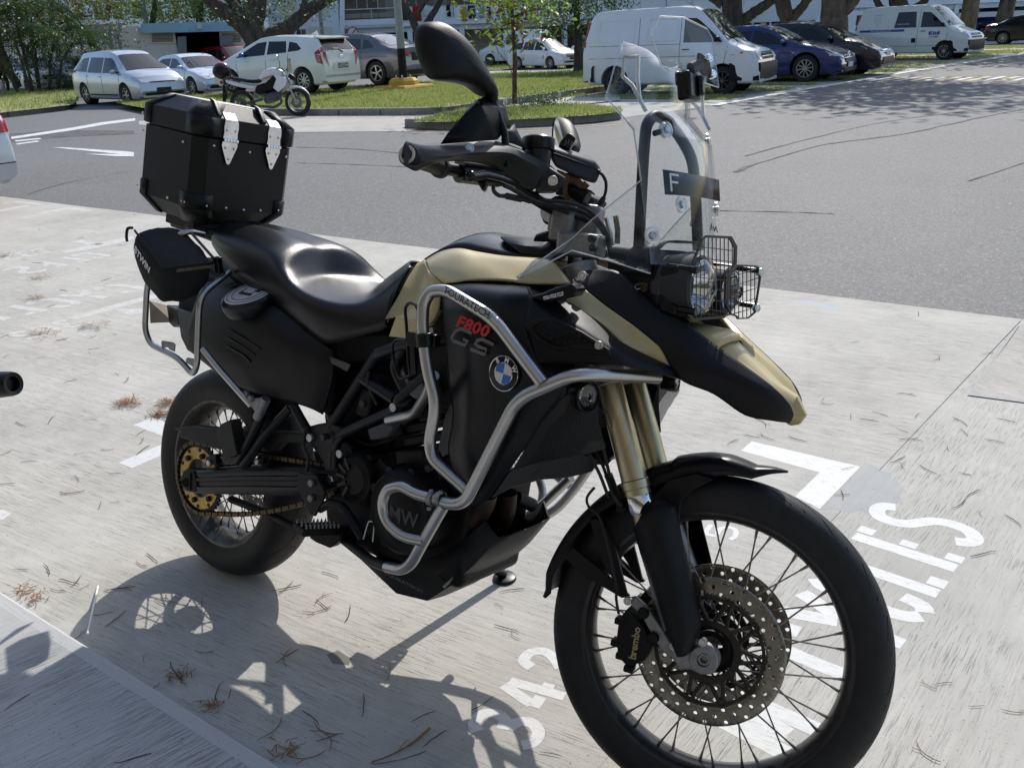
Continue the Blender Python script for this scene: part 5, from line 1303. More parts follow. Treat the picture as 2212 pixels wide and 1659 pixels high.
# long grey tool box on the bar
bx_=[(1575,600),(2010,745),(2075,830),(2015,975),(1910,945),(1600,800),(1560,700)]
m=MB();m.prism([S(*zy(x,y),-.115+(x-1575)/500*.09) for x,y in bx_],V((-.03,.055,.02)));part(m,'bar_case','grey_plastic',st=True,bevel=.008,bseg=3,weld=True)
m=MB();m.tube([S(*zy(1585,660),-.117),S(*zy(2000,810),-.038)],.0022,6);part(m,'case_seam','black_print',st=True)
m=MB();m.prism([S(*zy(x,y),-.06) for x,y in [(1650,540),(1720,450),(1760,460),(1812,510),(1740,625),(1630,590)]],V((-.01,.03,0)));part(m,'charger_plug','smooth_black',st=True,bevel=.003)
for x,y in ((1715,555),(1745,545),(1770,560)):
 m=MB();m.tube([S(*zy(x,y-22),-.0615),S(*zy(x-18,y+30),-.0615)],.0018,6);part(m,'plug_rib','mid_grey',st=True)
m=MB();m.tube(spline([S(*zy(x,y),yy) for x,y,yy in [(2020,840,-.03),(2070,870,-.03),(2108,940,-.03),(2110,1030,-.03),(2085,1110,-.03),(2010,1230,-.03)]],6),[.006]*4+[.0035]*20+[.006]*12,8);part(m,'charger_cable','hose',st=True)
m=MB();m.tube([S(*zy(x,y),-.05) for x,y in [(1640,1000),(1800,1050),(1920,1120)]],.017,12);part(m,'bar_pad','engine_black',st=True)
# rust-brown cloth tie under the case
m=MB();m.tube(spline([S(*zy(x,y),-.08) for x,y in [(1620,850),(1720,900),(1700,1000),(1710,1100),(1740,1105)]],5),.007,8,flat=.5);m.tube(spline([S(*zy(x,y),-.06) for x,y in [(1700,890),(1800,930),(1880,990),(1920,960)]],5),.008,8);part(m,'strap',mat('strap_brown',(.16,.075,.03),.8,noise=.5,scale=90),st=True)
# mirrors
out_=[(1180,260),(1205,190),(1270,165),(1345,172),(1440,235),(1530,320),(1620,450),(1690,570),(1735,650),(1752,720),(1690,735),(1640,700),(1560,650),(1440,622),(1300,600),(1245,525),(1195,390)]
my_=lambda x: -.40+(x-1180)/570*.15
O_=[S(*zbar(x,y),my_(x)) for x,y in out_];O_=spline(O_,3,closed=True);cM=sum(O_,V())/len(O_)
def ringk(k,push): return [cM+(q-cM)*k+V((push,-push*.3,0)) for q in O_]
m=MB();m.loft([ringk(.93,-.022),ringk(1.0,-.014),ringk(1.0,.0),ringk(.95,.009),ringk(.8,.018),ringk(.5,.026),ringk(.2,.029),ringk(.02,.03)])
ctl(m,'mirror_shell','black_plastic',smooth=60)
m=MB();R0=ringk(.93,-.02);m.v=R0;m.f=[tuple(range(len(R0)))];ctl(m,'mirror_glass','reflector',smooth=0)
m=MB();m.tube(spline([S(*zbar(x,y),my_(1700)) for x,y in [(1330,235),(1480,340),(1600,470),(1690,600),(1735,680)]],5),.0015,5) if False else None
m=MB();m.tube([S(*zbar(1720,690),my_(1720)),S(*zbar(1730,780),-.245),V((1.04,-.235,1.3)),V((1.05,-.22,1.24))],[.012,.009,.0075,.0075],10);ctl(m,'mirror_stem','satin_black')
# ---------------------------------------------------------------- top case
tc=empty('top_case',(0,0,0));tc.parent=bike
hw=.168
fb_=B(*zt(1450,1575),-hw);fs_=B(*zt(1450,990),-hw);rs_=B(*zt(1010,880),-hw);rb_=B(*zt(975,1390),-hw)
ux=(fs_-rs_);Lc=ux.length;ux.normalize();uz=(fs_-fb_).normalized();uz=(uz-ux*uz.dot(ux)).normalized();uy=V((0,1,0))
Hc=((fs_-fb_).length+(rs_-rb_).length)/2
TM=Matrix(((ux.x,0,uz.x,fb_.x),(ux.y,1,uz.y,0),(ux.z,0,uz.z,fb_.z),(0,0,0,1)))
def octa(x0,x1,w_,ch):
 return [(x1-ch,-w_),(x1,-w_+ch),(x1,w_-ch),(x1-ch,w_),(x0+ch,w_),(x0,w_-ch),(x0,-w_+ch),(x0+ch,-w_)]
def ring_at(z_,ins,ch): return [V((x,y,z_)) for x,y in octa(-Lc+ins,0-ins,hw-ins,ch)]
m=MB();m.loft([ring_at(-.045,.035,.03),ring_at(0,0,.032),ring_at(Hc-.006,0,.032),ring_at(Hc-.006,.006,.03),ring_at(Hc-.002,.006,.03)],cap=True);m.xf(TM);m.build('case_body','case_black',tc,smooth=15,bevel=.002)
m=MB();m.loft([ring_at(Hc-.002,-.003,.032),ring_at(Hc+.05,-.003,.032),ring_at(Hc+.088,.042,.022),],cap=True);m.xf(TM);m.build('lid','case_black',tc,smooth=15,bevel=.002)
m=MB();m.v=ring_at(Hc+.0895,.046,.022);m.f=[tuple(range(8))];m.xf(TM);m.build('lid_plate',mat('lid_alu',(.78,.78,.77),.38,.2,noise=.08,scale=25,rvar=.05),tc,smooth=0)
# reinforcing corners
def cpiece(pts,t_=.004,name='case_corner',mt='case_black'):
 c=sum((V(q) for q in pts),V())/len(pts);m=MB();m.v=[V(q) for q in pts];m.f=[tuple(range(len(pts)))];m.xf(TM)
 m.build(name,mt,tc,solid=t_,solid_off=0,smooth=15,bevel=.001)
for sx,sy in ((0,-1),(0,1),(-1,-1),(-1,1)):
 X=0 if sx == 0 else -Lc;ix=-1 if sx == 0 else 1
 # lid corner: vertical strip and slanting strip
 a0,a1=V((X+ix*.034,sy*(hw+.004),0)),V((X-ix*.004*0+0,sy*(hw-.034),0))
 for z0,z1,in0,in1 in ((Hc+.0,Hc+.05,-.004,-.004),(Hc+.05,Hc+.0885,-.004,.041),(-.002,.04,-.0012,-.0012),(-.046,-.002,.034,-.0012)):
  q=[]
  def cor(ins,e):
   ch=.032
   return [V((X+ix*(ins+ch+e),sy*(hw-ins),0)),V((X+ix*(ins+ch),sy*(hw-ins),0)),V((X+ix*ins,sy*(hw-ins-ch),0)),V((X+ix*ins,sy*(hw-ins-ch-e),0))]
  c0,c1=cor(in0,.03),cor(in1,.03)
  m=MB();m.grid([[p+V((0,0,z0)) for p in c0],[p+V((0,0,z1)) for p in c1]]);m.xf(TM)
  m.build('case_corner','case_black',tc,solid=.004,solid_off=0,smooth=15)
def rivet(p,n_,r=.0042):
 m=MB();m.lathe([(.0001,.0032),(r*.5,.0028),(r*.9,.0012),(r,-.001)],p,n_,10);m.xf(TM);m.build('rivet','rivet',tc)
for x,z_ in ((-Lc+.02,Hc-.028),(-.045,Hc+.02),(-Lc+.03,.012),(-Lc+.012,.016),(-.12,.008),(-.05,.012),(-.035,.012),(-.07,Hc-.03),(-Lc+.012,Hc+.02)):
 for s_ in (-1,1): rivet(V((x,s_*(hw+.001),z_)),V((0,s_,0)))
for y,z_ in ((-.125,.01),(-.06,.008),(0,.006),(.06,.008),(.125,.012),(-.12,Hc-.025),(0.,Hc-.03),(.13,Hc-.03),(-.13,Hc+.028),(.13,Hc+.028)):
 rivet(V((.001,y,z_)),V((1,0,0)))
# hinges on the front
for y in (-.073,.076):
 h=[V((.004,y+u,v_)) for u,v_ in ((-.024,Hc-.012),(-.024,Hc+.05),(.024,Hc+.05),(.024,Hc-.012))]
 m=MB();m.prism([V((.005,y+u,v_)) for u,v_ in ((-.024,Hc-.002),(-.022,Hc+.014),(-.024,Hc+.03),(-.022,Hc+.045),(.022,Hc+.045),(.024,Hc+.03),(.022,Hc+.014),(.024,Hc-.002))],V((.002,0,0)))
 m.prism([V((.005,y+u,v_)) for u,v_ in ((.024,Hc-.008),(.026,Hc-.02),(.006,Hc-.068),(0,Hc-.072),(-.006,Hc-.068),(-.026,Hc-.02),(-.024,Hc-.008))],V((.002,0,0)))
 for k in range(5): m.cyl(V((.009,y-.024+k*.0097,Hc-.005)),V((.009,y-.024+k*.0097+.0085,Hc-.005)),.0052,10)
 m.prism([V((.006,y+u,Hc+v_)) for u,v_ in ((-.022,.045),(-.02,.05),(.02,.05),(.022,.045))],V((-.02,0,.018)))
 m.xf(TM);m.build('hinge','alu_bright',tc,smooth=30,bevel=.0006)
 for u,v_ in ((-.014,.022),(.014,.022),(-.014,-.026),(.014,-.026),(0,-.056)):
  m=MB();m.lathe([(.0001,.0028),(.0022,.0024),(.0038,.0012),(.0042,-.001)],V((.007,y+u,Hc+v_)),V((1,0,0)),10);m.xf(TM);m.build('hinge_rivet','alu',tc)
 m=MB();m.prism([V((-.001,y-.03,Hc+.05)),V((-.04,y-.03,Hc+.088)),V((-.05,y-.03,Hc+.1)),V((-.028,y-.03,Hc+.094)),V((.004,y-.03,Hc+.058))],V((0,-.014,0)));m.xf(TM);m.build('lid_loop','case_black',tc,bevel=.003)
# base plate
m=MB();m.loft([[V((x,y,z_)) for x,y in octa(-Lc+.06,-.03,hw-.05,.03)] for z_ in (-.075,-.0455)],cap=True);m.xf(TM);m.build('case_mount','black_plastic',tc,bevel=.003)
m=MB()
for s_ in (-1,1): m.tube([TM @ V((-Lc*.8,s_*.07,-.085)),TM @ V((0,s_*.075,-.085)),V((.16,s_*.1,.93))],.01,10,fillet=.03)
m.tube([TM @ V((-.08,-.07,-.085)),TM @ V((-.08,.07,-.085))],.01,10);part(m,'luggage_rack','frame_black')
m=MB();p=B(*za(750,285),-.1);m.cyl(p,p+V((0,.05,0)),.016,14);m.box(p+V((.03,.03,-.01)),(.1,.05,.02));part(m,'rack_lock','engine_black',bevel=.003)
# ---------------------------------------------------------------- soft bag strapped to the rack
bag=empty('tail_bag',(0,0,0),0,'small black cloth bag strapped to the steel pannier rack below the top case','bag')
RXW=RX
def bw(x,y,yy): return RXW @ B(*za(x,y),yy)
c8={'tlr': bw(240,300,-.325),'trr': bw(600,262,-.19),'trf': bw(850,545,-.19),'tlf': bw(458,592,-.325),'blf': bw(432,865,-.315),'brf': bw(730,800,-.205),'blr': bw(238,520,-.315)}
c8['brr']=c8['blr']+(c8['brf']-c8['blf'])*1.0
def bil(a,b_,c,d,u,v_): return (a*(1-u)+b_*u)*(1-v_)+(d*(1-u)+c*u)*v_
m=MB();N=10;cB=sum(c8.values(),V())/8
def tri(u,v_,w_):
 k=(abs(u)**7+abs(v_)**7+abs(w_)**7)**(-1/7);m_=max(abs(u),abs(v_),abs(w_));u,v_,w_=[q*k*m_ for q in (u,v_,w_)]
 a=lambda q: (q+1)/2
 lo=c8['blr'].lerp(c8['blf'],a(u)).lerp(c8['brr'].lerp(c8['brf'],a(u)),a(v_));hi=c8['tlr'].lerp(c8['tlf'],a(u)).lerp(c8['trr'].lerp(c8['trf'],a(u)),a(v_));p=lo.lerp(hi,a(w_))
 return p+(p-cB).normalized()*(.012*(1-abs(u*v_*w_))+.002*sin(u*9+w_*7)*cos(v_*8))-V((0,0,.012*(1-u*u)*max(0,w_)))
g11=[2*i/N-1 for i in range(N+1)]
for f_ in (lambda s,t: (1,s,t),lambda s,t: (-1,s,t),lambda s,t: (s,1,t),lambda s,t: (s,-1,t),lambda s,t: (s,t,1),lambda s,t: (s,t,-1)): m.grid([[tri(*f_(s,t)) for s in g11] for t in g11])
m.build('bag_body','bag_cloth',bag,smooth=60,weld=True)
m=MB();m.tube([c8['tlf']+V((0,0,.001)),(c8['tlf']+c8['trf'])/2+V((.012,-.006,.006)),c8['trf']],.0035,6);m.tube([c8['tlf'],c8['tlr']],.003,6);m.build('bag_piping','bag_cloth',bag)
a,b_,c,d=c8['tlf'],c8['trf'],c8['trr'],c8['tlr']
m=MB();q0=[bil(c8['blf'],c8['brf'],c8['trf'],c8['tlf'],i/8,.99)+V((.012,-.008,0)) for i in range(2,9)];q1=[bil(c8['blf'],c8['brf'],c8['trf'],c8['tlf'],i/8,.9)+V((.014,-.009,0)) for i in range(2,9)];m.grid([q0,q1]);m.build('zip_tape','bag_trim',bag)
m=MB();m.tube([b_.lerp(c,.02)+V((.004,.004,0)),b_.lerp(c,.98)+V((.004,.004,0))],.004,6);m.build('bag_trim','bag_trim',bag)
p=c8['tlr']+V((-.006,0,0));m=MB();m.tube(spline([p+V((0,0,.006)),p+V((-.012,-.008,.004)),p+V((-.018,-.012,-.016)),p+V((-.02,-.012,-.03))],5),.004,6);m.build('zip_pull','bag_cloth',bag)
m=MB();m.box(c8['trf']+V((.012,.0,-.005)),(.02,.016,.045));m.tube([c8['trf']+V((.0,0,.01)),c8['trf']+V((.02,.01,-.03))],.009,8,flat=.4);m.build('bag_buckle','smooth_black',bag,bevel=.002)
t=text_mesh('BTWIN',.028,bold=.0006);fa_,fb2,fc_,fd_=c8['blr'],c8['blf'],c8['tlf'],c8['tlr']
P0=bw(290,480,-.327);P1=bw(345,560,-.327);n_=((fb2-fa_).cross(fd_-fa_)).normalized();n_=n_ if n_.dot(P0-cB) > 0 else -n_
ex=(P1-P0).normalized();t.xf(frame((P0+P1)/2+n_*.008,ex,n_.cross(ex)));t.build('bag_lettering','white_print',bag,smooth=0)
# ================================================================ PARKED VEHICLES
mat('car_glass',(.008,.011,.013),.05,spec=.5,coat=.15)
mat('car_glass_light',(.03,.045,.05),.05,spec=.5,coat=.2)
mat('car_black',(.008,.008,.009),.5,spec=.25)
mat('car_trim',(.014,.0145,.016),.5,spec=.2)
mat('lamp_red',(.35,.012,.012),.15,coat=.6)
mat('lamp_clear',(.55,.57,.58),.12,coat=.8,spec=.8)
mat('lamp_amber',(.6,.2,.02),.2)
mat('wheel_alloy',(.42,.42,.43),.32,.8)
mat('wheel_dark',(.1,.1,.105),.4,.6)
mat('car_chrome',(.7,.7,.72),.15,1.)
mat('plate_dark',(.01,.01,.011),.5)
mat('tyre_far',(.02,.02,.021),.8)
def paintmat(n_,c,metal=.0,rough=.28): return mat(n_,c,rough,metal,coat=.7,noise=.06,scale=3)
paintmat('paint_white',(.8,.81,.82));paintmat('paint_pearl',(.8,.81,.77));paintmat('paint_silver',(.5,.53,.58),.5);paintmat('paint_bmw',(.66,.7,.77),.3)
paintmat('paint_grey',(.13,.135,.15),.5);paintmat('paint_teal',(.02,.06,.075),.3);paintmat('paint_red',(.25,.012,.02),.3);paintmat('paint_darkgrey',(.05,.052,.055),.4)
paintmat('paint_blue',(.012,.028,.12),.3);paintmat('paint_black',(.012,.01,.014),.2);paintmat('paint_navy',(.006,.007,.012),.3);paintmat('paint_van',(.76,.79,.83));paintmat('paint_oldvan',(.72,.73,.7),rough=.4);paintmat('paint_bus',(.02,.035,.2))
def interp(tab,x):
 if x <= tab[0][0]: return tab[0][1]
 for (x0,y0),(x1,y1) in zip(tab,tab[1:]):
  if x <= x1: return y0+(y1-y0)*(x-x0)/max(1e-6,x1-x0)
 return tab[-1][1]
class Body:
 def __init__(s,L,W,top,belt,wb,zb=.2,roof_in=.2,fx=None,nose=.16,tail=.1,wr=.31):
  s.L,s.W,s.top,s.belt,s.wb,s.zb,s.roof_in,s.nose,s.tail,s.wr=L,W,top,belt,wb,zb,roof_in,nose,tail,wr
 def hw0(s,x):
  u=2*x/s.L
  c=s.nose*max(0,(u-.55)/.45)**2.2 if u > 0 else s.tail*max(0,(-u-.6)/.4)**2.2
  return s.W/2*(1-c*.9)
 def sec(s,x):
  w_=s.hw0(x);zt=interp(s.top,x);zbelt=min(interp(s.belt,x),zt-.03);e=abs(2*x/s.L)
  zb=s.zb+(.06 if e > .93 else 0)
  gh=max(0.,zt-zbelt-.06);wr_=w_-.04-s.roof_in*min(1,gh/.45)
  return [(w_*.9,zb-.02),(w_*.975,zb+.02),(w_*.995,zb+.16),(w_,(zb+zbelt)*.56),(w_*.985,zbelt-.06),(w_*.955,zbelt),(max(.3,wr_+.015) if gh > .05 else w_*.9,zbelt+gh*.82+.02),(max(.25,wr_*.9) if gh > .05 else w_*.75,zt-.012),(w_*.4,zt+.012),(0,zt+.02)]
 def hw(s,x,z_):
  q=s.sec(x)
  for (w0,z0),(w1,z1) in zip(q,q[1:]):
   if z0 <= z_ <= z1 and z1 > z0: return w0+(w1-w0)*(z_-z0)/(z1-z0)
  return q[0][0] if z_ < q[0][1] else 0.
 def xend(s,y,z_,front=True):
  sg=1 if front else -1;x=sg*s.L/2
  for i in range(90):
   if s.hw(x,z_) >= abs(y) and z_ <= interp(s.top,x)+.02: return x
   x -= sg*.008
  return s.xend(y*.93,z_,front) if abs(y) > .05 else sg*s.L/2
 def mesh(s,n=52):
  xs_=[-s.L/2+s.L*(.5-.5*cos(pi*i/n)) for i in range(n+1)];xs_=sorted(set([round(v,4) for v in xs_]+[round(q[0],4) for q in s.top]));rings=[]
  for x in xs_:
   h=s.sec(x);rings.append([V((x,-a,b_)) for a,b_ in h]+[V((x,a,b_)) for a,b_ in reversed(h[:-1])])
  m=MB();m.loft(rings,cap=True);return m
def car_wheel(parent,x,y,r,sgn,style,rimmat,wd=.2):
 g=empty('wheel',(x,y,r));g.parent=parent
 m=MB();m.lathe([(r*.66,-wd/2),(r*.9,-wd/2),(r*.985,-wd/2+.025),(r,0),(r*.985,wd/2-.025),(r*.9,wd/2),(r*.66,wd/2)],(0,0,0),(0,1,0),32);m.build('tyre','tyre_far',g)
 m=MB();yo=sgn*wd/2*.82;R_=r*.665
 m.lathe([(R_,sgn*wd/2*.98),(R_*.93,sgn*wd/2*.98),(R_*.9,yo-sgn*.03)],(0,0,0),(0,1,0),28);m.lathe([(.0001,yo),(R_*.2,yo),(R_*.24,yo-sgn*.02)],(0,0,0),(0,1,0),16)
 ns,tw,wd_=style
 for i in range(ns):
  a=2*pi*i/ns;e1=V((cos(a),0,sin(a)));e2=V((cos(a+tw),0,sin(a+tw)))
  t1=V((-sin(a),0,cos(a)))
  p0,p1=e1*R_*.15,e2*R_*.93
  m.add([p0+t1*wd_*R_*.7+V((0,yo,0)),p0-t1*wd_*R_*.7+V((0,yo,0)),p1-t1*wd_*R_+V((0,yo-sgn*.004,0)),p1+t1*wd_*R_+V((0,yo-sgn*.004,0)),p0+t1*wd_*R_*.7+V((0,yo-sgn*.03,0)),p0-t1*wd_*R_*.7+V((0,yo-sgn*.03,0)),p1-t1*wd_*R_+V((0,yo-sgn*.03,0)),p1+t1*wd_*R_+V((0,yo-sgn*.03,0))],[(0,1,2,3),(0,4,5,1),(1,5,6,2),(3,2,6,7),(0,3,7,4)])
 m.build('rim',rimmat,g,smooth=30)
 m=MB();m.lathe([(.0001,-sgn*.01),(R_,-sgn*.01)],(0,0,0),(0,1,0),20);m.build('brake_backing','car_black',g)
def make_car(name,b,label,group,px,py,wheel,heading,z0,paint,scale=1.,wins=(),wsx=None,rsx=None,glass='car_glass',style=(5,.0,.16),rimmat='wheel_alloy',front=(),rear=(),side=(),handles=(),lines=(),mirrors=(1.0,1.0),cat='car',group2=None,lean=0.,plate_f=None,plate_r=None,wet=1.):
 rt_=empty(name,(0,0,0),0,label,cat,group)
 P=G(px,py,z0);fx,sy=wheel;rz=radians(heading)
 off=Matrix.Rotation(rz,3,'Z') @ V((fx*b.wb/2*scale,sy*(b.W/2-.06)*scale,0))
 rt_.location=P-off;rt_.rotation_euler=(0,0,rz);rt_.scale=(scale,)*3
 body=b.mesh().build('body',paint,rt_,smooth=32)
 # wheel wells
 cut=MB()
 for ax_ in (-1,1):
  for s_ in (-1,1):
   cut.cyl(V((ax_*b.wb/2,s_*(b.W/2-.32),b.wr+.015)),V((ax_*b.wb/2,s_*(b.W/2+.2),b.wr+.015)),b.wr*1.17,24)
 for ax_ in (-1,1):
  m2=MB()
  for s_ in (-1,1): m2.cyl(V((ax_*b.wb/2,s_*(b.W/2-.3),b.wr+.015)),V((ax_*b.wb/2,s_*(b.W/2-.28),b.wr+.015)),b.wr*1.15,24)
  m2.build('wheel_wells','car_black',rt_)['kind']='stuff'
 cm=bpy.data.meshes.new('cut');cm.from_pydata([tuple(q) for q in cut.v],[],cut.f);bm=bmesh.new();bm.from_mesh(cm);bmesh.ops.recalc_face_normals(bm,faces=bm.faces);bm.to_mesh(cm);bm.free()
 me=body.data;bm=bmesh.new();bm.from_mesh(me);bmesh.ops.remove_doubles(bm,verts=bm.verts,dist=1e-4);bmesh.ops.recalc_face_normals(bm,faces=bm.faces);bm.to_mesh(me);bm.free()
 co=bpy.data.objects.new('cut',cm);COL.objects.link(co);co.parent=rt_
 md=body.modifiers.new('b','BOOLEAN');md.operation='DIFFERENCE';md.object=co;md.solver='EXACT'
 CUTS.append((body,co))
 for ax_ in (-1,1):
  for s_ in (-1,1): car_wheel(rt_,ax_*b.wb/2,s_*(b.W/2-.13),b.wr,s_,style,rimmat)
 def sidepatch(poly,s_,mt,nm,lift=.004,sub=5,par=None):
  q=[]
  for i in range(len(poly)):
   a,c=V((*poly[i],0)),V((*poly[(i+1) % len(poly)],0))
   for k in range(sub): q.append(a.lerp(c,k/sub))
  # triangulate through rows to follow the surface
  xs_=[v.x for v in q];m=MB();x0,x1=min(xs_),max(xs_);cols=10;rows=[]
  for i in range(cols+1):
   X=x0+(x1-x0)*i/cols;X=min(max(X,x0+1e-4),x1-1e-4);zs=[]
   for j in range(len(poly)):
    (ax0,az0),(ax1,az1)=poly[j],poly[(j+1) % len(poly)]
    if (ax0-X)*(ax1-X) <= 0 and abs(ax1-ax0) > 1e-9: zs.append(az0+(az1-az0)*(X-ax0)/(ax1-ax0))
   if len(zs) < 2: continue
   lo__,hi__=min(zs),max(zs);rows.append([V((X,s_*(b.hw(X,lo__+(hi__-lo__)*k/4)+lift),lo__+(hi__-lo__)*k/4)) for k in range(5)])
  m.grid(rows);return m.build(nm,mt,par or rt_,smooth=60)
 for poly in wins:
  for s_ in (-1,1):
   o=sidepatch(poly,s_,glass,'window')
 for key,xr in (('windscreen',wsx),('rear_window',rsx)):
  if not xr: continue
  x0,x1,wf=xr;m=MB();rows=[]
  for i in range(9):
   X=x0+(x1-x0)*i/8;h=b.sec(X);zt=h[-1][1];r_=[]
   for k in range(-6,7):
    t=abs(k)/6*wf;wtop=h[6][0];y=wtop*t
    # height on the section at this y
    zz=zt
    for (w0,z0_),(w1,z1_) in zip(h[5:],h[6:]):
     if w1 <= y <= w0 and w0 > w1: zz=z0_+(z1_-z0_)*(w0-y)/(w0-w1)
    nx=.008 if key == 'windscreen' else -.008
    r_.append(V((X+nx,math.copysign(y,k),zz+.008)))
   rows.append(r_)
  m.grid(rows);m.build(key,glass,rt_,smooth=60)
 def endpatch(poly,fr,mt,nm,lift=.022,mir=True,depth=.03):
  for s_ in ((-1,1) if mir else (1,)):
   if len(poly) > 4: poly=[poly[0],poly[1],poly[-3],poly[-1]] if len(poly) == 5 else [poly[0],poly[2],poly[3],poly[4]]
   pa,pb,pc,pd=[V((0,*q)) for q in poly];rows=[]
   for i in range(7):
    r_=[]
    for j in range(5):
     u,v_=i/6,j/4;q=(pa*(1-u)+pb*u)*(1-v_)+(pd*(1-u)+pc*u)*v_;zz=max(.22,q.z)
     r_.append(V((b.xend(s_*q.y,zz,fr)+(lift if fr else -lift),s_*q.y,zz)))
    rows.append(r_)
   m=MB();m.grid(rows);m.build(nm,mt,rt_,smooth=60)
 for poly,mt,nm,mir in front: endpatch(poly,True,mt,nm,mir=mir)
 for poly,mt,nm,mir in rear: endpatch(poly,False,mt,nm,mir=mir)
 for poly,mt,nm in side:
  for s_ in (-1,1): sidepatch(poly,s_,mt,nm,.006)
 for x,z_ in handles:
  for s_ in (-1,1):
   m=MB();m.box(V((x,s_*(b.hw(x,z_)+.012),z_)),(.17,.02,.025));m.build('door_handle',paint if wet else 'car_trim',rt_,bevel=.006)
 for x0,z0_,x1,z1_ in lines:
  for s_ in (-1,1):
   m=MB();m.tube([V((x0+(x1-x0)*k/6,s_*(b.hw(x0+(x1-x0)*k/6,z0_+(z1_-z0_)*k/6)+.001),z0_+(z1_-z0_)*k/6)) for k in range(7)],.005,5);m.build('panel_gap','car_black',rt_)
 if mirrors:
  x,z_=mirrors[:2];mm_=mirrors[2] if len(mirrors) > 2 else paint
  for s_ in (-1,1):
   m=MB();y=s_*(b.hw(x,z_)+.1);m.sphere(V((x,y,z_+.03)),.1,12,8,(.65,1.,.62));m.build('wing_mirror',mm_,rt_,smooth=60)
   m=MB();m.box(V((x,s_*(b.hw(x,z_)+.02),z_)),(.05,.1,.03));m.build('mirror_arm','car_trim',rt_)
 for pl_t,fr in ((plate_f,True),(plate_r,False)):
  if not pl_t: continue
  txt,y0,z_,dark=pl_t;X=b.xend(0.15,z_,fr)+(.02 if fr else -.02)
  m=MB();m.box(V((X,y0,z_)),(.014,.46,.12));o=m.build('number_plate','plate_dark' if dark else mat('plate_white',(.5,.5,.5),.5),rt_,bevel=.004)
  if txt:
   t=text_mesh(txt,.115,bold=.002);sg=1 if fr else -1
   t.xf(frame(V((X+sg*.0085,y0,z_)),V((0,sg,0)),V((0,0,1))));t.build('plate_text','white_print' if dark else 'car_black',o,smooth=0)
 return rt_,b,sidepatch
CUTS=[]
def sedan(L=4.62,W=1.79,H=1.45,wb=2.8,hood=.84,deck=1.05,ws=(.35,1.18),rs=(-1.05,-1.75),wr=.32):
 h=L/2
 top=[(-h,.5),(-h+.03,.82),(-h+.1,deck-.06),(-h+.3,deck-.01),(rs[1],deck),(rs[0],H-.07),(rs[0]+.35,H-.015),(-.15,H),(ws[0]-.25,H-.02),(ws[0],H-.08),(ws[1],hood+.13),(ws[1]+.35,hood+.07),(h-.35,hood-.08),(h-.1,hood-.2),(h-.02,hood-.34),(h,.4)]
 belt=[(-h,.9),(rs[1],.98),(0,.93),(ws[1],.9),(h,.72)]
 return Body(L,W,top,belt,wb,.2,.2,wr=wr)
def sedan_wins(ws,rs,H):
 return [[(-.08,.97),(-.08,H-.13),(ws[0]-.05,H-.16),(ws[1]-.25,.955)],[(-.15,.97),(-.15,H-.13),(rs[0]+.3,H-.15),(rs[0]-.05,H-.25),(rs[1]+.38,1.02)]]
alloy5=(5,.0,.2);alloy10=(10,.0,.09)
FL=lambda y0,y1,z0,z1: [(y0,z0),(y1,z0+.03),(y1,z1),(y0,z1-.02)]
sp_sed=dict(wsx=(.42,1.14,.86),rsx=(-1.12,-1.68,.84))
# --- left bays
b=Body(4.5,1.7,[(-2.25,.5),(-2.22,.95),(-2.1,1.1),(-1.75,1.5),(-1.5,1.56),(-.5,1.6),(.3,1.57),(.6,1.5),(1.45,1.02),(1.7,.97),(2.05,.84),(2.2,.68),(2.25,.4)],[(-2.25,.98),(0,.93),(1.4,.9),(2.25,.7)],2.75,.2,.22,wr=.315)
side_mpv=[[(.05,.96),(.05,1.4),(.5,1.38),(1.2,.95)],[(-.02,.96),(-.02,1.4),(-.95,1.42),(-.98,.98)],[(-1.05,.99),(-1.05,1.42),(-1.55,1.38),(-1.95,1.02)]]
mpv,_,_=make_car('parked_car',b,'silver people carrier parked nose out beside the grass at left','cars parked at the left',190.9,226.2,(-1,-1),-5,0.,'paint_silver',.93,side_mpv,(.68,1.42,.86),(-1.8,-2.12,.8),style=(6,0,.13),
 front=[([(.5,.62),(.74,.68),(.76,.86),(.62,.78)],'lamp_clear','headlamp',True),([(-.42,.66),(.42,.66),(.4,.69),(-.4,.69)],'car_black','grille',False),([(-.62,.3),(.62,.3),(.6,.38),(-.6,.38)],'car_black','air_intake',False)],
 rear=[([(.62,.7),(.8,.72),(.78,1.05),(.68,1.05)],'lamp_red','tail_lamp',True)],side=[([(-2.1,.78),(-2.1,1.03),(-2.2,1.03),(-2.22,.78)],'lamp_red','tail_lamp'),([(-.95,.3),(-.95,.34),(.95,.34),(.95,.3)],'car_trim','side_moulding')],handles=[(-.1,.86),(-1.0,.88)],lines=[(0,.3,.0,.95),(-1.0,.5,-1.0,.95),(1.1,.3,1.15,.85)],mirrors=(.95,.96),plate_f=('',0,.45,True))
b2=sedan(4.62,1.81,1.43,2.81,.82)
make_car('parked_car',b2,'pale silver saloon parked between the silver people carrier and the small motorcycle','cars parked at the left',419.5,210.1,(1,-1),-7,0.,'paint_bmw',.9,sedan_wins((.35,1.18),(-1.05,-1.75),1.43),**sp_sed,style=(7,.25,.1),
 front=[([(.48,.58),(.8,.62),(.8,.7),(.5,.7)],'lamp_clear','headlamp',True),([(.03,.5),(.3,.52),(.3,.68),(.04,.69)],'car_black','grille',True),([(-.7,.28),(.7,.28),(.6,.38),(-.6,.38)],'car_black','air_intake',False)],handles=[(-.25,.85),(.5,.84)],lines=[(-.1,.3,-.1,.95),(1.05,.3,1.05,.85)],mirrors=(.85,.98))
b3=sedan(4.5,1.72,1.45,2.65,.85)
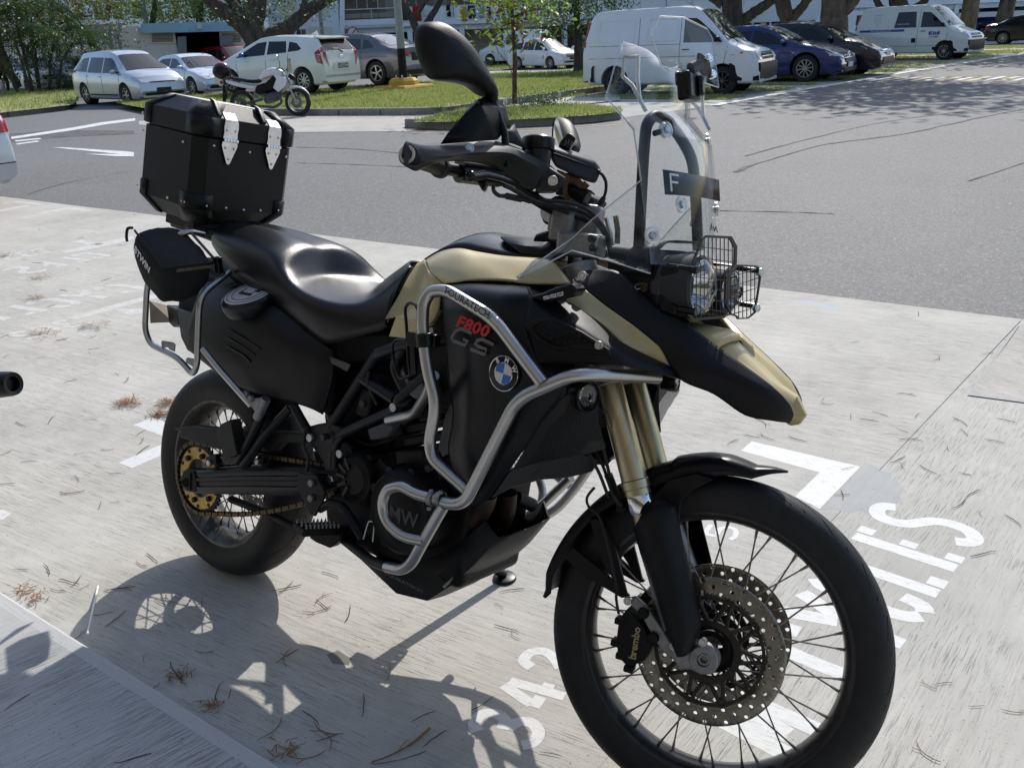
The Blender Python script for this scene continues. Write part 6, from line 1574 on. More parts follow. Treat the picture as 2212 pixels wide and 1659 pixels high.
make_car('parked_car',b3,'dark teal saloon half hidden behind the slim tree trunk','cars parked at the left',121.9,199.7,(-1,-1),-6,0.,'paint_teal',.92,sedan_wins((.35,1.18),(-1.05,-1.75),1.45),**sp_sed,style=(7,0,.1),rear=[([(.5,.72),(.8,.74),(.8,.9),(.52,.9)],'lamp_red','tail_lamp',True)],handles=[(-.25,.86)],lines=[(-.1,.3,-.1,.95)],mirrors=(.85,.98))
b4=Body(3.9,1.68,[(-1.95,.5),(-1.92,1.0),(-1.6,1.42),(-1.2,1.52),(0,1.53),(.3,1.48),(1.05,1.0),(1.35,.94),(1.75,.82),(1.9,.65),(1.95,.4)],[(-1.95,1.0),(0,.92),(1.95,.7)],2.45,.2,.2,wr=.3)
hw_w=[[(.0,.95),(.0,1.38),(.25,1.36),(.85,.94)],[(-.07,.95),(-.07,1.38),(-.8,1.38),(-1.2,1.0)]]
make_car('parked_car',b4,'small white car nose at the far left edge behind the walking person','cars parked at the left',66,203,(1,-1),-4,0.,'paint_white',.92,hw_w,(.38,1.02,.86),(-1.55,-1.9,.8),front=[([(.48,.6),(.76,.66),(.74,.8),(.5,.76)],'lamp_clear','headlamp',True),([(-.36,.56),(.36,.56),(.4,.74),(-.4,.74)],'car_black','grille',False)],mirrors=(.7,.96))
b5=Body(4.6,1.85,[(-2.3,.5),(-2.28,1.0),(-2.15,1.5),(-1.9,1.72),(-1,1.78),(.3,1.76),(.6,1.7),(1.25,1.15),(1.6,1.08),(2.15,.95),(2.28,.75),(2.3,.4)],[(-2.3,1.1),(0,1.05),(2.3,.85)],2.75,.25,.2,wr=.35)
suv_w=[[(.0,1.08),(.0,1.6),(.45,1.58),(1.05,1.08)],[(-.07,1.08),(-.07,1.6),(-1.0,1.6),(-1.05,1.1)],[(-1.1,1.12),(-1.1,1.6),(-1.7,1.58),(-1.95,1.15)]]
make_car('parked_car',b5,'dark grey tall estate with its black rear window showing above the silver people carrier','cars parked at the left',356,172,(-1,-1),172,0.,'paint_darkgrey',1.,suv_w,(.65,1.2,.86),(-1.95,-2.22,.82),rear=[([(.62,.9),(.85,.92),(.82,1.2),(.7,1.2)],'lamp_red','tail_lamp',True),([(-.14,1.6),(.14,1.6),(.14,1.66),(-.14,1.66)],'lamp_red','brake_lamp',False)],mirrors=(.95,1.1))
b6=Body(4.1,1.72,b4.top and [(-2.05,.5),(-2.02,1.02),(-1.8,1.35),(-1.4,1.5),(0,1.54),(.3,1.5),(1.1,1.0),(1.45,.94),(1.85,.82),(2.0,.65),(2.05,.4)],[(-2.05,1.0),(0,.94),(2.05,.7)],2.55,.2,.2,wr=.31)
make_car('parked_car',b6,'red hatchback roof showing between the pale saloon and the white hatchback','cars parked at the left',505,176,(1,-1),-6,0.,'paint_red',.95,hw_w,(.4,1.06,.86),(-1.75,-2.0,.8),mirrors=(.8,.98),handles=[(-.1,.88)])
# --- raised bay behind the lamp post
pr=Body(4.0,1.69,[(-2.0,.45),(-1.99,.8),(-1.95,1.02),(-1.72,1.33),(-1.6,1.37),(-1.0,1.42),(-.2,1.445),(.25,1.41),(1.3,.97),(1.5,.9),(1.8,.78),(1.95,.6),(2.0,.38)],[(-2.0,1.0),(-1.2,1.0),(.6,.9),(2.0,.68)],2.55,.2,.2,wr=.3)
prw=[[(-.02,.97),(-.02,1.31),(.3,1.28),(1.05,.92)],[(-.1,.98),(-.1,1.31),(-.75,1.3),(-.78,1.02)],[(-.83,1.03),(-.83,1.29),(-1.1,1.24),(-1.28,1.1),(-1.2,1.06)]]
prius,_,_=make_car('parked_car',pr,'white hatchback with plate SLH2524H seen from behind, left of the lamp post','cars behind the lamp post',660,200.5,(-1,1),-170,.2,'paint_pearl',1.03,prw,(.42,1.22,.86),(-1.7,-1.94,.84),style=(9,.35,.1),
 rear=[([(.58,.62),(.74,.7),(.79,.95),(.7,1.12),(.66,1.12),(.62,.86)],'lamp_red','tail_lamp',True),([(-.4,.54),(.4,.54),(.38,.74),(-.38,.74)],'paint_pearl','plate_recess',False),([(-.07,.83),(.07,.83),(.06,.92),(-.06,.92)],'car_chrome','maker_badge',False)],
 side=[([(-1.78,.74),(-1.72,1.0),(-1.88,1.1),(-1.96,.7)],'lamp_red','tail_lamp')],handles=[(-.35,.86),(.6,.84)],lines=[(-.06,.3,-.06,.95),(-.8,.5,-.85,1.0),(.95,.3,1.0,.85)],mirrors=(.72,.96,'badge_blue'),plate_r=('SLH2524H',0,.64,True))
m=MB();m.tube([V((-2.0,-.05,.98)),V((-1.99,.1,1.06)),V((-1.95,.3,1.07))],.02,6);m.build('rear_wiper','car_black',prius)
m=MB();m.prism([V((-1.3,-.01,1.42)),V((-1.05,-.01,1.44)),V((-1.25,-.01,1.53))],V((0,.03,0)));m.build('roof_fin','paint_pearl',prius,bevel=.008)
m=MB();m.hexa([V((-1.6,-.58,1.36)),V((-1.85,-.56,1.31)),V((-1.85,.56,1.31)),V((-1.6,.58,1.36)),V((-1.55,-.58,1.4)),V((-1.9,-.56,1.35)),V((-1.9,.56,1.35)),V((-1.55,.58,1.4))]);m.build('roof_spoiler','paint_pearl',prius,bevel=.01)
eb=sedan(4.9,1.85,1.47,2.94,.88,1.08,(.3,1.2),(-1.2,-2.0),.34)
ew=[[(-.05,1.0),(-.05,1.34),(.25,1.31),(.95,.96)],[(-.12,1.0),(-.12,1.34),(-.9,1.32),(-.93,1.02)],[(-.98,1.03),(-.98,1.31),(-1.2,1.25),(-1.42,1.07)]]
make_car('parked_car',eb,'grey saloon with star-shaped rims seen from behind, right of the white hatchback','cars behind the lamp post',816.6,184.5,(-1,1),-172,.2,'paint_grey',1.,ew,(.38,1.16,.86),(-1.28,-1.94,.84),glass='car_glass_light',style=(5,.12,.11),
 rear=[([(.38,.78),(.86,.84),(.88,.96),(.6,1.0),(.4,.9)],'lamp_red','tail_lamp',True),([(-.34,.66),(.34,.66),(.36,.9),(-.36,.9)],'car_black','boot_recess',False),([(-.85,.28),(.85,.28),(.8,.4),(-.8,.4)],'car_trim','bumper_insert',False),([(.5,.3),(.72,.31),(.72,.38),(.5,.37)],'car_chrome','exhaust_tip',True)],handles=[(-.4,.9),(.5,.9)],lines=[(-.08,.3,-.08,1.),(-.95,.5,-.95,1.)],mirrors=(.8,1.0),plate_r=('SKA2',0,.82,True))
# --- far middle
sh=Body(4.4,1.7,[(-2.2,.45),(-2.18,.95),(-2.02,1.2),(-1.8,1.42),(-1.2,1.5),(-.2,1.54),(.3,1.5),(1.3,.98),(1.55,.92),(1.95,.8),(2.13,.62),(2.2,.4)],[(-2.2,1.03),(0,.94),(2.2,.7)],2.53,.2,.22,wr=.31)
shw=[[(.05,.97),(.05,1.38),(.35,1.36),(1.1,.94)],[(-.02,.97),(-.02,1.38),(-.9,1.38),(-.92,.99)],[(-.97,1.0),(-.97,1.37),(-1.6,1.32),(-1.9,1.05)]]
make_car('parked_car',sh,'white estate car with black windows parked beyond the thin young tree','cars in the middle bays',1189,150.8,(1,-1),-12,0.,'paint_white',.8,shw,(.42,1.22,.86),(-1.85,-2.1,.8),style=(8,.2,.12),front=[([(.44,.68),(.8,.74),(.8,.82),(.5,.78)],'lamp_clear','headlamp',True),([(-.42,.6),(.42,.6),(.42,.74),(-.42,.74)],'car_black','grille',False),([(-.6,.32),(.6,.32),(.5,.4),(-.5,.4)],'car_black','air_intake',False),([(.6,.38),(.78,.4),(.78,.46),(.6,.46)],'lamp_clear','fog_lamp',True)],rear=[([(.55,.88),(.82,.9),(.8,1.0),(.6,1.0)],'lamp_red','tail_lamp',True)],handles=[(-.15,.86),(.6,.85)],lines=[(0,.3,0,.95),(-.95,.5,-.95,.95),(1.05,.3,1.1,.85)],mirrors=(.85,.98),plate_f=('',0,.52,True))
vn=Body(4.35,1.69,[(-2.17,.4),(-2.16,1.05),(-2.02,1.72),(-1.88,1.88),(-1.5,1.91),(.2,1.93),(.55,1.9),(.75,1.82),(1.45,1.14),(1.62,1.07),(2.0,.95),(2.12,.8),(2.17,.35)],[(-2.17,1.12),(.5,1.12),(1.4,1.05),(2.17,.85)],2.65,.26,.13,nose=.12,tail=.05,wr=.31)
vnw=[[(.38,1.15),(.38,1.68),(.68,1.66),(1.3,1.14)]]
vfront=[([(.5,.72),(.78,.76),(.78,.94),(.52,.92)],'lamp_clear','headlamp',True),([(-.46,.74),(.46,.74),(.46,.9),(-.46,.9)],'car_trim','grille',False),([(-.5,.8),(.5,.8),(.5,.82),(-.5,.82)],'car_chrome','grille_bar',False),([(-.5,.86),(.5,.86),(.5,.875),(-.5,.875)],'car_chrome','grille_bar',False),([(-.05,.79),(.05,.79),(.05,.88),(-.05,.88)],'car_chrome','maker_badge',False)]
def van_bumper(rt_,b,mt='car_trim',rearb=True):
 for s_ in (-1,1):
  m=MB();m.tube([V((-2.14,s_*(b.hw(-2.12,1.1)-.01),1.1)),V((-2.1,s_*(b.hw(-2.08,1.4)-.01),1.4)),V((-2.04,s_*(b.hw(-2.0,1.66)-.01),1.66))],.04,8);m.build('tail_lamp','lamp_red',rt_)
 for fr in ((True,False) if rearb else (True,)):
  m=MB();rows=[]
  for k in range(-8,9):
   y=k/8*b.W/2*.99;X=b.xend(min(abs(y),b.W/2*.93),.6,fr);d=.05 if fr else -.05
   if abs(k) == 8: X -= (.55 if fr else -.35)
   rows.append([V((X-d*2,y,.3)),V((X+d*.6,y*1.01,.3)),V((X+d,y*1.015,.36)),V((X+d,y*1.015,.62)),V((X+d*.7,y*1.01,.68)),V((X-d*2,y,.68))])
  m.grid(rows);m.build('bumper',mt,rt_,smooth=40,weld=True)
van,vb,vsp=make_car('parked_van',vn,'white windowless panel van with black bumpers behind the windscreen','vans and cars along the side road',1558.8,205.3,(1,-1),8,0.,'paint_van',1.,vnw,(.72,1.4,.88),(-2.03,-2.14,.8),style=(8,0,.05),rimmat='wheel_dark',front=vfront,handles=[(.45,1.0)],lines=[(.3,.35,.3,1.75),(1.3,.35,1.42,1.05),(-.72,.5,-.72,1.72),(-2.0,.84,1.6,.86),(-2.0,1.12,.3,1.12)],mirrors=(1.2,1.18,'car_trim'),wet=0,cat='van',plate_f=('GX2061X',0,.5,False))
van_bumper(van,vn)
for s_ in (-1,1):
 for x0,x1 in ((-1.85,-.85),(-.6,.22)):
  m=MB();pts=[(x0+.07,1.2),(x1,1.2),(x1,1.68),(x0+.12,1.68)]
  m.tube([V((x,s_*(vn.hw(x,z_)+.004),z_)) for x,z_ in pts],.009,6,closed=True,fillet=.06);m.build('pressed_panel','paint_van',van)
 m=MB();m.lathe([(.36,s_*(vn.W/2+.012)),(.43,s_*(vn.W/2+.012)),(.43,s_*(vn.W/2-.05))],V((1.325,0,.325)),(0,1,0),24,arc=(0,2*pi)) if False else None
 m=MB();p=V((1.75,s_*(vn.hw(1.75,.9)+.008),.9));m.box(p,(.07,.016,.035));m.build('side_indicator','lamp_amber',van)
m=MB();m.tube([V((.6,-.6,1.87)),V((.2,-.62,2.15)),V((.0,-.63,2.4))],.004,5);m.build('aerial','strap_brown',van)
for y0 in (-.3,.25):
 m=MB();m.tube([V((1.52,y0,1.13)),V((1.3,y0-.25,1.3)),V((1.28,y0-.4,1.31))],.012,5);m.build('windscreen_wiper','car_black',van)
cc_=sedan(4.69,1.81,1.44,2.84,.86,1.06,(.3,1.2),(-1.15,-1.85),.34)
mercs,mb,_=make_car('parked_car',cc_,'dark blue saloon nose to the road, right of the white panel van','vans and cars along the side road',1736.7,178.3,(1,-1),4,0.,'paint_blue',1.,[[(-.05,.98),(-.05,1.31),(.25,1.29),(.98,.95)],[(-.12,.98),(-.12,1.31),(-.9,1.28),(-1.3,1.03)]],(.38,1.16,.86),(-1.22,-1.8,.84),style=(10,.18,.07),
 front=[([(.46,.56),(.84,.64),(.84,.76),(.5,.72)],'lamp_clear','headlamp',True),([(-.4,.46),(.4,.46),(.42,.72),(-.42,.72)],'car_black','grille',False),([(-.42,.57),(.42,.57),(.42,.585),(-.42,.585)],'car_chrome','grille_bar',False),([(-.42,.63),(.42,.63),(.42,.645),(-.42,.645)],'car_chrome','grille_bar',False),([(-.8,.24),(.8,.24),(.6,.36),(-.6,.36)],'car_black','air_intake',False)],handles=[(-.3,.88),(.55,.87)],lines=[(-.08,.3,-.08,.98),(1.1,.3,1.12,.85)],mirrors=(.8,.98),plate_f=('',0,.4,False))
m=MB();X=cc_.xend(.05,.6)+.02;m.lathe([(.1,-.006),(.115,0),(.13,-.006)],V((X,0,.6)),(1,0,0),28)
for k in range(3): a=pi/2+k*2*pi/3;m.tube([V((X,0,.6)),V((X,cos(a)*.115,.6+sin(a)*.115))],[.022,.008],6)
m.build('maker_badge','car_chrome',mercs)
cb=sedan(4.62,1.78,1.46,2.7,.88,1.06,(.45,1.3),(-1.1,-1.8),.32)
make_car('parked_car',cb,'black saloon nose to the road between the dark blue saloon and the lettered van','vans and cars along the side road',1822,166.5,(1,-1),2,0.,'paint_black',1.,[[(-.0,.99),(-.0,1.32),(.35,1.3),(1.08,.96)],[(-.07,.99),(-.07,1.32),(-.85,1.3),(-1.25,1.04)]],(.52,1.26,.86),(-1.16,-1.74,.84),style=(7,0,.1),
 front=[([(.4,.66),(.84,.72),(.84,.8),(.44,.74)],'lamp_clear','headlamp',True),([(-.6,.3),(.6,.3),(.56,.5),(-.56,.5)],'car_black','air_intake',False),([(-.4,.66),(.4,.66),(.4,.7),(-.4,.7)],'car_chrome','grille_bar',False)],handles=[(-.25,.89),(.6,.88)],mirrors=(.9,1.0),plate_f=('',0,.58,False))
att,_,asp=make_car('parked_van',vn,'white delivery van lettered ATT SYSTEMS parked beyond the black saloon','vans and cars along the side road',2036.3,130.3,(1,-1),-8,0.,'paint_oldvan',.97,vnw+[[(-.62,1.15),(-.6,1.7),(.2,1.7),(.22,1.15)]],(.72,1.4,.88),(-2.03,-2.14,.8),style=(12,0,.03),rimmat='wheel_alloy',front=vfront,side=[([(-1.95,1.02),(-1.95,1.1),(-.2,1.1),(-.2,1.02)],mat('van_violet',(.06,.06,.25),.5),'stripe'),([(.1,.62),(.1,.78),(.26,.78),(.26,.62)],'car_black','fuel_flap'),([(.9,.36),(.9,.46),(1.14,.46),(1.14,.36)],'car_trim','side_vent'),([(.72,.88),(.72,1.0),(1.12,1.0),(1.12,.88)],'van_violet','logo_block')],handles=[(.5,1.02)],lines=[(.3,.35,.3,1.75),(1.3,.35,1.42,1.05),(-2.0,.5,1.0,.5)],mirrors=(1.2,1.2,'car_trim'),wet=0,cat='van',plate_f=('',0,.5,False))
van_bumper(att,vn)
m=MB();m.box(V((2.2,0,.69)),(.04,1.6,.03));m.build('bumper_strip','paint_oldvan',att)
for txt,x,z_,sz,mt_ in (('ATT',.92,.94,.14,'white_print'),('SYSTEMS',.92,.81,.085,'van_violet'),('www.attsystem-group.com',-1.1,1.06,.075,'white_print'),('Coming Your Way',-.3,1.28,.06,'white_print')):
 t=text_mesh(txt,sz,shear=.2 if txt == 'ATT' else 0,bold=.001);Y=-(vn.hw(x,z_)+.013);t.xf(frame(V((x,Y,z_)),V((1,0,0)),V((0,.08,1))));t.build('side_lettering',mt_,att,smooth=0)
for k in range(5):
 t=text_mesh(['Carpark systems','Access control','Barrier and gates','Season parking','Service'][k],.05);t.xf(frame(V((-1.3,-(vn.hw(-1.3,1.6-k*.085)+.012),1.62-k*.085)),V((1,0,0)),V((0,.08,1))));t.build('side_lettering',mat('grey_ink',(.25,.25,.28),.6),att,smooth=0)
ds=sedan(4.7,1.8,1.45,2.75,.86)
make_car('parked_car',ds,'near black saloon parked at the far right edge','vans and cars along the side road',2163.8,97,(-1,-1),2,0.,'paint_navy',.93,sedan_wins((.35,1.18),(-1.05,-1.75),1.45),**sp_sed,style=(10,0,.08),rear=[([(.5,.72),(.86,.74),(.86,.92),(.52,.92)],'lamp_red','tail_lamp',True)],side=[([(-2.1,.78),(-2.1,.92),(-2.25,.92),(-2.27,.78)],'lamp_red','tail_lamp')],handles=[(-.25,.86)],mirrors=(.85,.98))
make_car('parked_car',sedan(4.6,1.8,1.5,2.7,.9),'dark blue car roof showing above the black saloon','vans and cars along the side road',1800,140,(1,-1),3,0.,'paint_blue',1.,sedan_wins((.35,1.18),(-1.05,-1.75),1.5),**sp_sed,mirrors=(.85,.98))
make_car('parked_van',vn,'white van facing left behind the white estate car','cars in the middle bays',1060,143,(1,1),186,0.,'paint_van',.84,vnw+[[(-.62,1.15),(-.6,1.7),(.2,1.7),(.22,1.15)]],(.72,1.4,.88),(-2.03,-2.14,.8),style=(8,0,.05),front=vfront,handles=[(.45,1.0)],lines=[(.3,.35,.3,1.75),(-.72,.5,-.72,1.72)],mirrors=(1.2,1.2,'car_trim'),wet=0,cat='van')
make_car('parked_car',sedan(4.5,1.75,1.43,2.65,.84),'white saloon bonnet peeping out left of the panel van','cars in the middle bays',1262,141,(-1,-1),0,0.,'paint_white',.85,sedan_wins((.35,1.18),(-1.05,-1.75),1.43),**sp_sed,mirrors=(.85,.98))
for i,(px_,py_,hd,lb) in enumerate([(2120,82,176,'blue high roof minibus parked behind the leaning trunk at right'),(2200,72,176,'blue minibus with green flash behind the rightmost trunk')]):
 mbus=Body(5.2,1.9,[(-2.6,.4),(-2.58,1.2),(-2.5,2.1),(-2.2,2.25),(.8,2.27),(1.3,2.15),(1.7,1.9),(2.35,1.2),(2.5,.95),(2.6,.4)],[(-2.6,1.25),(1.8,1.2),(2.6,.95)],3.1,.28,.12,nose=.1,tail=.05,wr=.34)
 make_car('minibus',mbus,lb,'blue minibuses at the far right',px_,py_,(1,1),hd,0.,'paint_bus',.95,[[(-2.3,1.3),(-2.3,1.85),(-.9,1.88),(-.9,1.3)],[(-.8,1.3),(-.8,1.88),(.5,1.88),(.5,1.3)],[(.6,1.28),(.6,1.86),(1.3,1.8),(1.9,1.25)]],(1.6,2.3,.88),None,glass='car_glass_light',side=[([(-2.4,1.95),(-2.3,2.05),(-.6,1.5),(-1.2,1.5)],mat('bus_green',(.03,.16,.05),.4),'flash')] if i else (),mirrors=(1.7,1.4,'car_trim'),cat='minibus')
for px_,py_,lb in ((1880,103,'white delivery van nose left of the lettered van roof line'),(1905,97,'second white delivery van nose further back beside the first')):
 make_car('parked_van',vn,lb,'vans and cars along the side road',px_,py_,(1,-1),-4,0.,'paint_van',.98,vnw,(.72,1.4,.88),None,style=(8,0,.05),front=vfront,mirrors=(1.2,1.2,'car_trim'),cat='van')
# silver car leaving the frame at the left
sc_=sedan(4.55,1.76,1.46,2.65,.86)
P=G(34,372,.3)
rt0,_,_=make_car('parked_car',sc_,'silver car tail cut off by the left edge of the picture','cars parked at the left',400,400,(-1,1),180,0.,'paint_silver',1.,sedan_wins((.35,1.18),(-1.05,-1.75),1.46),**sp_sed,rear=[([(.5,.72),(.86,.74),(.86,.95),(.52,.95)],'lamp_red','tail_lamp',True)],side=[([(-2.0,.8),(-2.0,.95),(-2.25,.95),(-2.27,.74)],'lamp_red','tail_lamp'),([(-2.1,.7),(-2.1,.78),(-2.26,.78),(-2.27,.7)],'lamp_clear','tail_lamp_clear')],mirrors=(.85,.98),lines=[(-1.6,.52,-2.2,.52)])
rt0.location=V((P.x-2.2,P.y-.8,0));rt0.rotation_euler=(0,0,pi)
# bake the wheel arches, drop the cutters
bpy.context.view_layer.update()
dg=bpy.context.evaluated_depsgraph_get()
for body,co in CUTS:
 me=bpy.data.meshes.new_from_object(body.evaluated_get(dg));body.modifiers.clear();old=body.data;body.data=me;me.shade_smooth();me.set_sharp_from_angle(angle=radians(32))
for body,co in CUTS: bpy.data.objects.remove(co)
# ================================================================ KERBS, GRASS, MARKINGS
def kerb(pts,h=.14,wd=.16,step=1.0,z0=0.,name='kerb',paints=()):
 k=empty(name,(0,0,0));k['kind']='structure'
 P=[q.copy() for q in pts];L_=sum((P[i+1]-P[i]).length for i in range(len(P)-1));n=max(2,int(L_/step));R=resample(P,n+1)
 for i in range(n):
  a,b_=R[i],R[i+1];d=(b_-a);l_=d.length;d.normalize();nn=V((-d.y,d.x,0));g_=.012
  a2,b2=a+d*g_,b_-d*g_;m=MB();hz=h+random.uniform(-.006,.006)
  m.hexa([a2+V((0,0,-.05)),b2+V((0,0,-.05)),b2+nn*wd+V((0,0,-.05)),a2+nn*wd+V((0,0,-.05)),a2+nn*.015+V((0,0,hz)),b2+nn*.015+V((0,0,hz)),b2+nn*wd+V((0,0,hz)),a2+nn*wd+V((0,0,hz))])
  m.build('kerb_stone','kerb_concrete',k,bevel=.02)
  if i in paints:
   m=MB();c=a2.lerp(b2,.5);q=[c-d*.07-nn*.012+V((0,0,.01)),c+d*.07-nn*.012+V((0,0,.01)),c+d*.07+nn*.004+V((0,0,hz+.004)),c-d*.07+nn*.004+V((0,0,hz+.004))]
   m.prism(q,nn*-.003);m.prism([c-d*.07+nn*.01+V((0,0,hz+.003)),c+d*.07+nn*.01+V((0,0,hz+.003)),c+d*.07+nn*wd+V((0,0,hz+.003)),c-d*.07+nn*wd+V((0,0,hz+.003))],V((0,0,.002)))
   m.build('kerb_mark',paints[i],k,smooth=0)
 return k
def lawn(name,poly,z_,dens,hgt,mt='grass_blade',base='grass_base',label='short green grass'):
 o=sheet(name+'_bed',[V((q[0],q[1],z_)) for q in poly],base,kind='structure')
 xs_=[q[0] for q in poly];ys_=[q[1] for q in poly];A=abs(sum(poly[i][0]*poly[(i+1) % len(poly)][1]-poly[(i+1) % len(poly)][0]*poly[i][1] for i in range(len(poly))))/2
 n=int(A*dens);vs,fs=[],[];rnd=random.random;pp=[(q[0],q[1]) for q in poly];c=0
 while c < n:
  x,y=min(xs_)+(max(xs_)-min(xs_))*rnd(),min(ys_)+(max(ys_)-min(ys_))*rnd()
  if not inside((x,y),pp): c += .3;continue
  c += 1
  # tufts
  tuft=.55+.9*(.5+.5*sin(x*3.1+sin(y*2.3)*2)*cos(y*2.7+1.3*sin(x*1.7)))
  hh=hgt*tuft*(.5+rnd());a=rnd()*6.283;w_=.006+.012*rnd();lx,ly=(rnd()-.5)*hh*1.3,(rnd()-.5)*hh*1.3
  k=len(vs);vs += [(x-cos(a)*w_,y-sin(a)*w_,z_),(x+cos(a)*w_,y+sin(a)*w_,z_),(x+lx,y+ly,z_+hh)];fs.append((k,k+1,k+2))
 me=bpy.data.meshes.new(name);me.from_pydata(vs,[],fs);ob=bpy.data.objects.new(name,me);COL.objects.link(ob);me.materials.append(MATS[mt]);tag(ob,label,'grass',kind='stuff');return ob
HK=.14
# lamp post island
i1=[G(x,y) for x,y in [(360,258),(470,253),(560,250),(670,249.5),(800,249.5),(900,249),(960,247),(1000,241),(1060,231),(1140,221),(1240,207),(1335,194.5)]]
kerb(i1,paints={6: 'white_line',8: 'white_line',10: 'white_line',12: 'white_line',17: 'green_paint',22: 'white_line'})
isl=[q+V((0,.12,0)) for q in i1]+[V((-12.2,23.2,0)),V((-18.2,23.0,0)),V((-19.6,20.4,0)),V((-20.4,17.8,0)),V((-22.4,16.4,0)),V((-22.6,13.0,0))]
lawn('verge',isl,HK-.01,650,.05,label='sunlit grass island round the lamp post')
# front island with the young tree
i2=[G(x,y) for x,y in [(985,252),(930,262),(885,270),(872,275),(890,280),(1000,279),(1100,275),(1200,270),(1290,264),(1345,256)]]
kerb(i2[3:],paints={})
kerb(list(reversed(i2[:4])),paints={}) if False else None
i2b=[G(x,y,HK) for x,y in [(892,263),(1000,262),(1100,258),(1200,253),(1290,247),(1345,240),(1340,232),(1250,226),(1120,229),(1010,235),(935,250)]]
lawn('verge',i2b,HK-.01,1000,.05,label='small grass island at the foot of the young tree')
sheet('footpath',[G(x,y,.02) for x,y in [(890,249),(1000,250),(1120,232),(1250,226),(1340,217),(1335,197),(1240,209),(1140,223),(1060,233),(1000,243),(960,249)]],'concrete_far',kind='structure')
# apron where the small motorcycle stands
sheet('bay_apron',[G(x,y,-.003) for x,y in [(300,262),(470,255),(560,252),(900,251),(985,252),(930,262),(872,277),(880,284),(640,286),(480,277),(300,270)]],'concrete_far',kind='structure')
seam([(873,288),(1000,288),(1200,281),(1345,268)],.05,'road_edge_line',mat('orange_line',(.45,.33,.2),.8,noise=.4,scale=10))
seam([(880,284),(1000,284),(1200,277),(1345,264)],.04,'road_edge_line','orange_line')
# left islands
k0=[G(x,y) for x,y in [(-60,262),(0,255),(70,247),(135,239),(146,236),(150,232)]];kerb(k0)
lawn('verge',[q+V((.1,.15,0)) for q in k0]+[V((-25.6,13.6,0)),V((-27,14.2,0)),V((-40,22.5,0)),V((-70,30,0)),V((-60,14,0))],HK-.01,130,.08,label='grass verge under the trees at the left')
kerb([G(60,232),G(110,230),G(165,227)],paints={1: 'white_line'})
# sparse grass between the middle bays, behind the young tree
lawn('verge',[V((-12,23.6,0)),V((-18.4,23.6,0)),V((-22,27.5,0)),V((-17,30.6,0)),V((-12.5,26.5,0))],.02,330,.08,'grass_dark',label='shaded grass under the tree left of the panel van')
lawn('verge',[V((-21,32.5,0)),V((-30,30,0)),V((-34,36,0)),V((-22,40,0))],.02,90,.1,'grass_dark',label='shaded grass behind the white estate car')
sheet('footpath',[V((-22.5,28.2,.01)),V((-26,28.2,.01)),V((-20,33.5,.01)),V((-16.5,31,.01))],'concrete_far',kind='structure')
# strips of grass between the wheels in the right-hand lot
def strip(x0,x1,y0,y1,i):
 q=[V((x0,y0,0)),V((x1,y0,0)),V((x1,y1,0)),V((x0,y1,0))]
 lawn('verge',q,.003,420 if y0 < 30 else 180,.045,label='strip of patchy grass between paving in the right-hand bays, number %d from the near end' % (i+1))
def rlx(y): return interp([(q.y,q.x) for q in RL],y)
for i,(y0,y1) in enumerate([(17.6,18.7),(20.3,21.2),(22.2,22.7),(24.6,25.8),(27.9,29.0),(30.2,31.4),(32.4,33.8),(36.9,38.8),(40.5,44),(46,50)]):
 strip(-14,rlx(y0)-.35,y0,y1,i)
# ---------------------------------------------------------------- painted bay marks near the bike
for nm,pts,cv in (('bay_corner_mark',[(330,1225),(1080,1400),(840,1659),(700,1812),(560,1780),(700,1640),(640,1600),(800,1440),(255,1290)],zk),):
 sheet(nm,gp(cv,[(330,1225),(1080,1400),(800,1690),(630,1605),(800,1440),(255,1290)],.0003),'road_paint',kind='structure')
sheet('bay_corner_mark',gp(zh,[(1430,760),(1700,830),(1700,990),(1550,935),(1255,825)],.0003),'road_paint',kind='structure')
sheet('bay_corner_mark',gp(zh,[(1115,1180),(1700,935),(1700,1035),(1240,1232)],.0003),'road_paint',kind='structure')
sheet('bay_corner_mark',gp(zh,[(-60,1640),(25,1622),(110,1660),(20,1720),(-60,1700)],.0003),'road_paint',kind='structure')
for pts in ([(615,1340),(1360,1135),(1900,1010),(1900,1060),(1360,1178),(720,1352)],[(1060,1255),(1360,1250),(1360,1290),(1240,1315)],[(575,712),(960,625),(1260,565),(1260,600),(860,690),(620,725)],[(670,622),(760,605),(985,640),(900,660)],
   [(0,320),(160,288),(250,275),(290,285),(0,338)],[(110,245),(170,236),(430,268),(370,275)],[(370,345),(600,300),(700,298),(880,325),(780,332),(650,315),(420,352)],[(1600,430),(1700,420),(1830,500),(1780,520)]):
 sheet('bay_line',gp(zg,pts,.0003),'worn_paint',kind='structure')
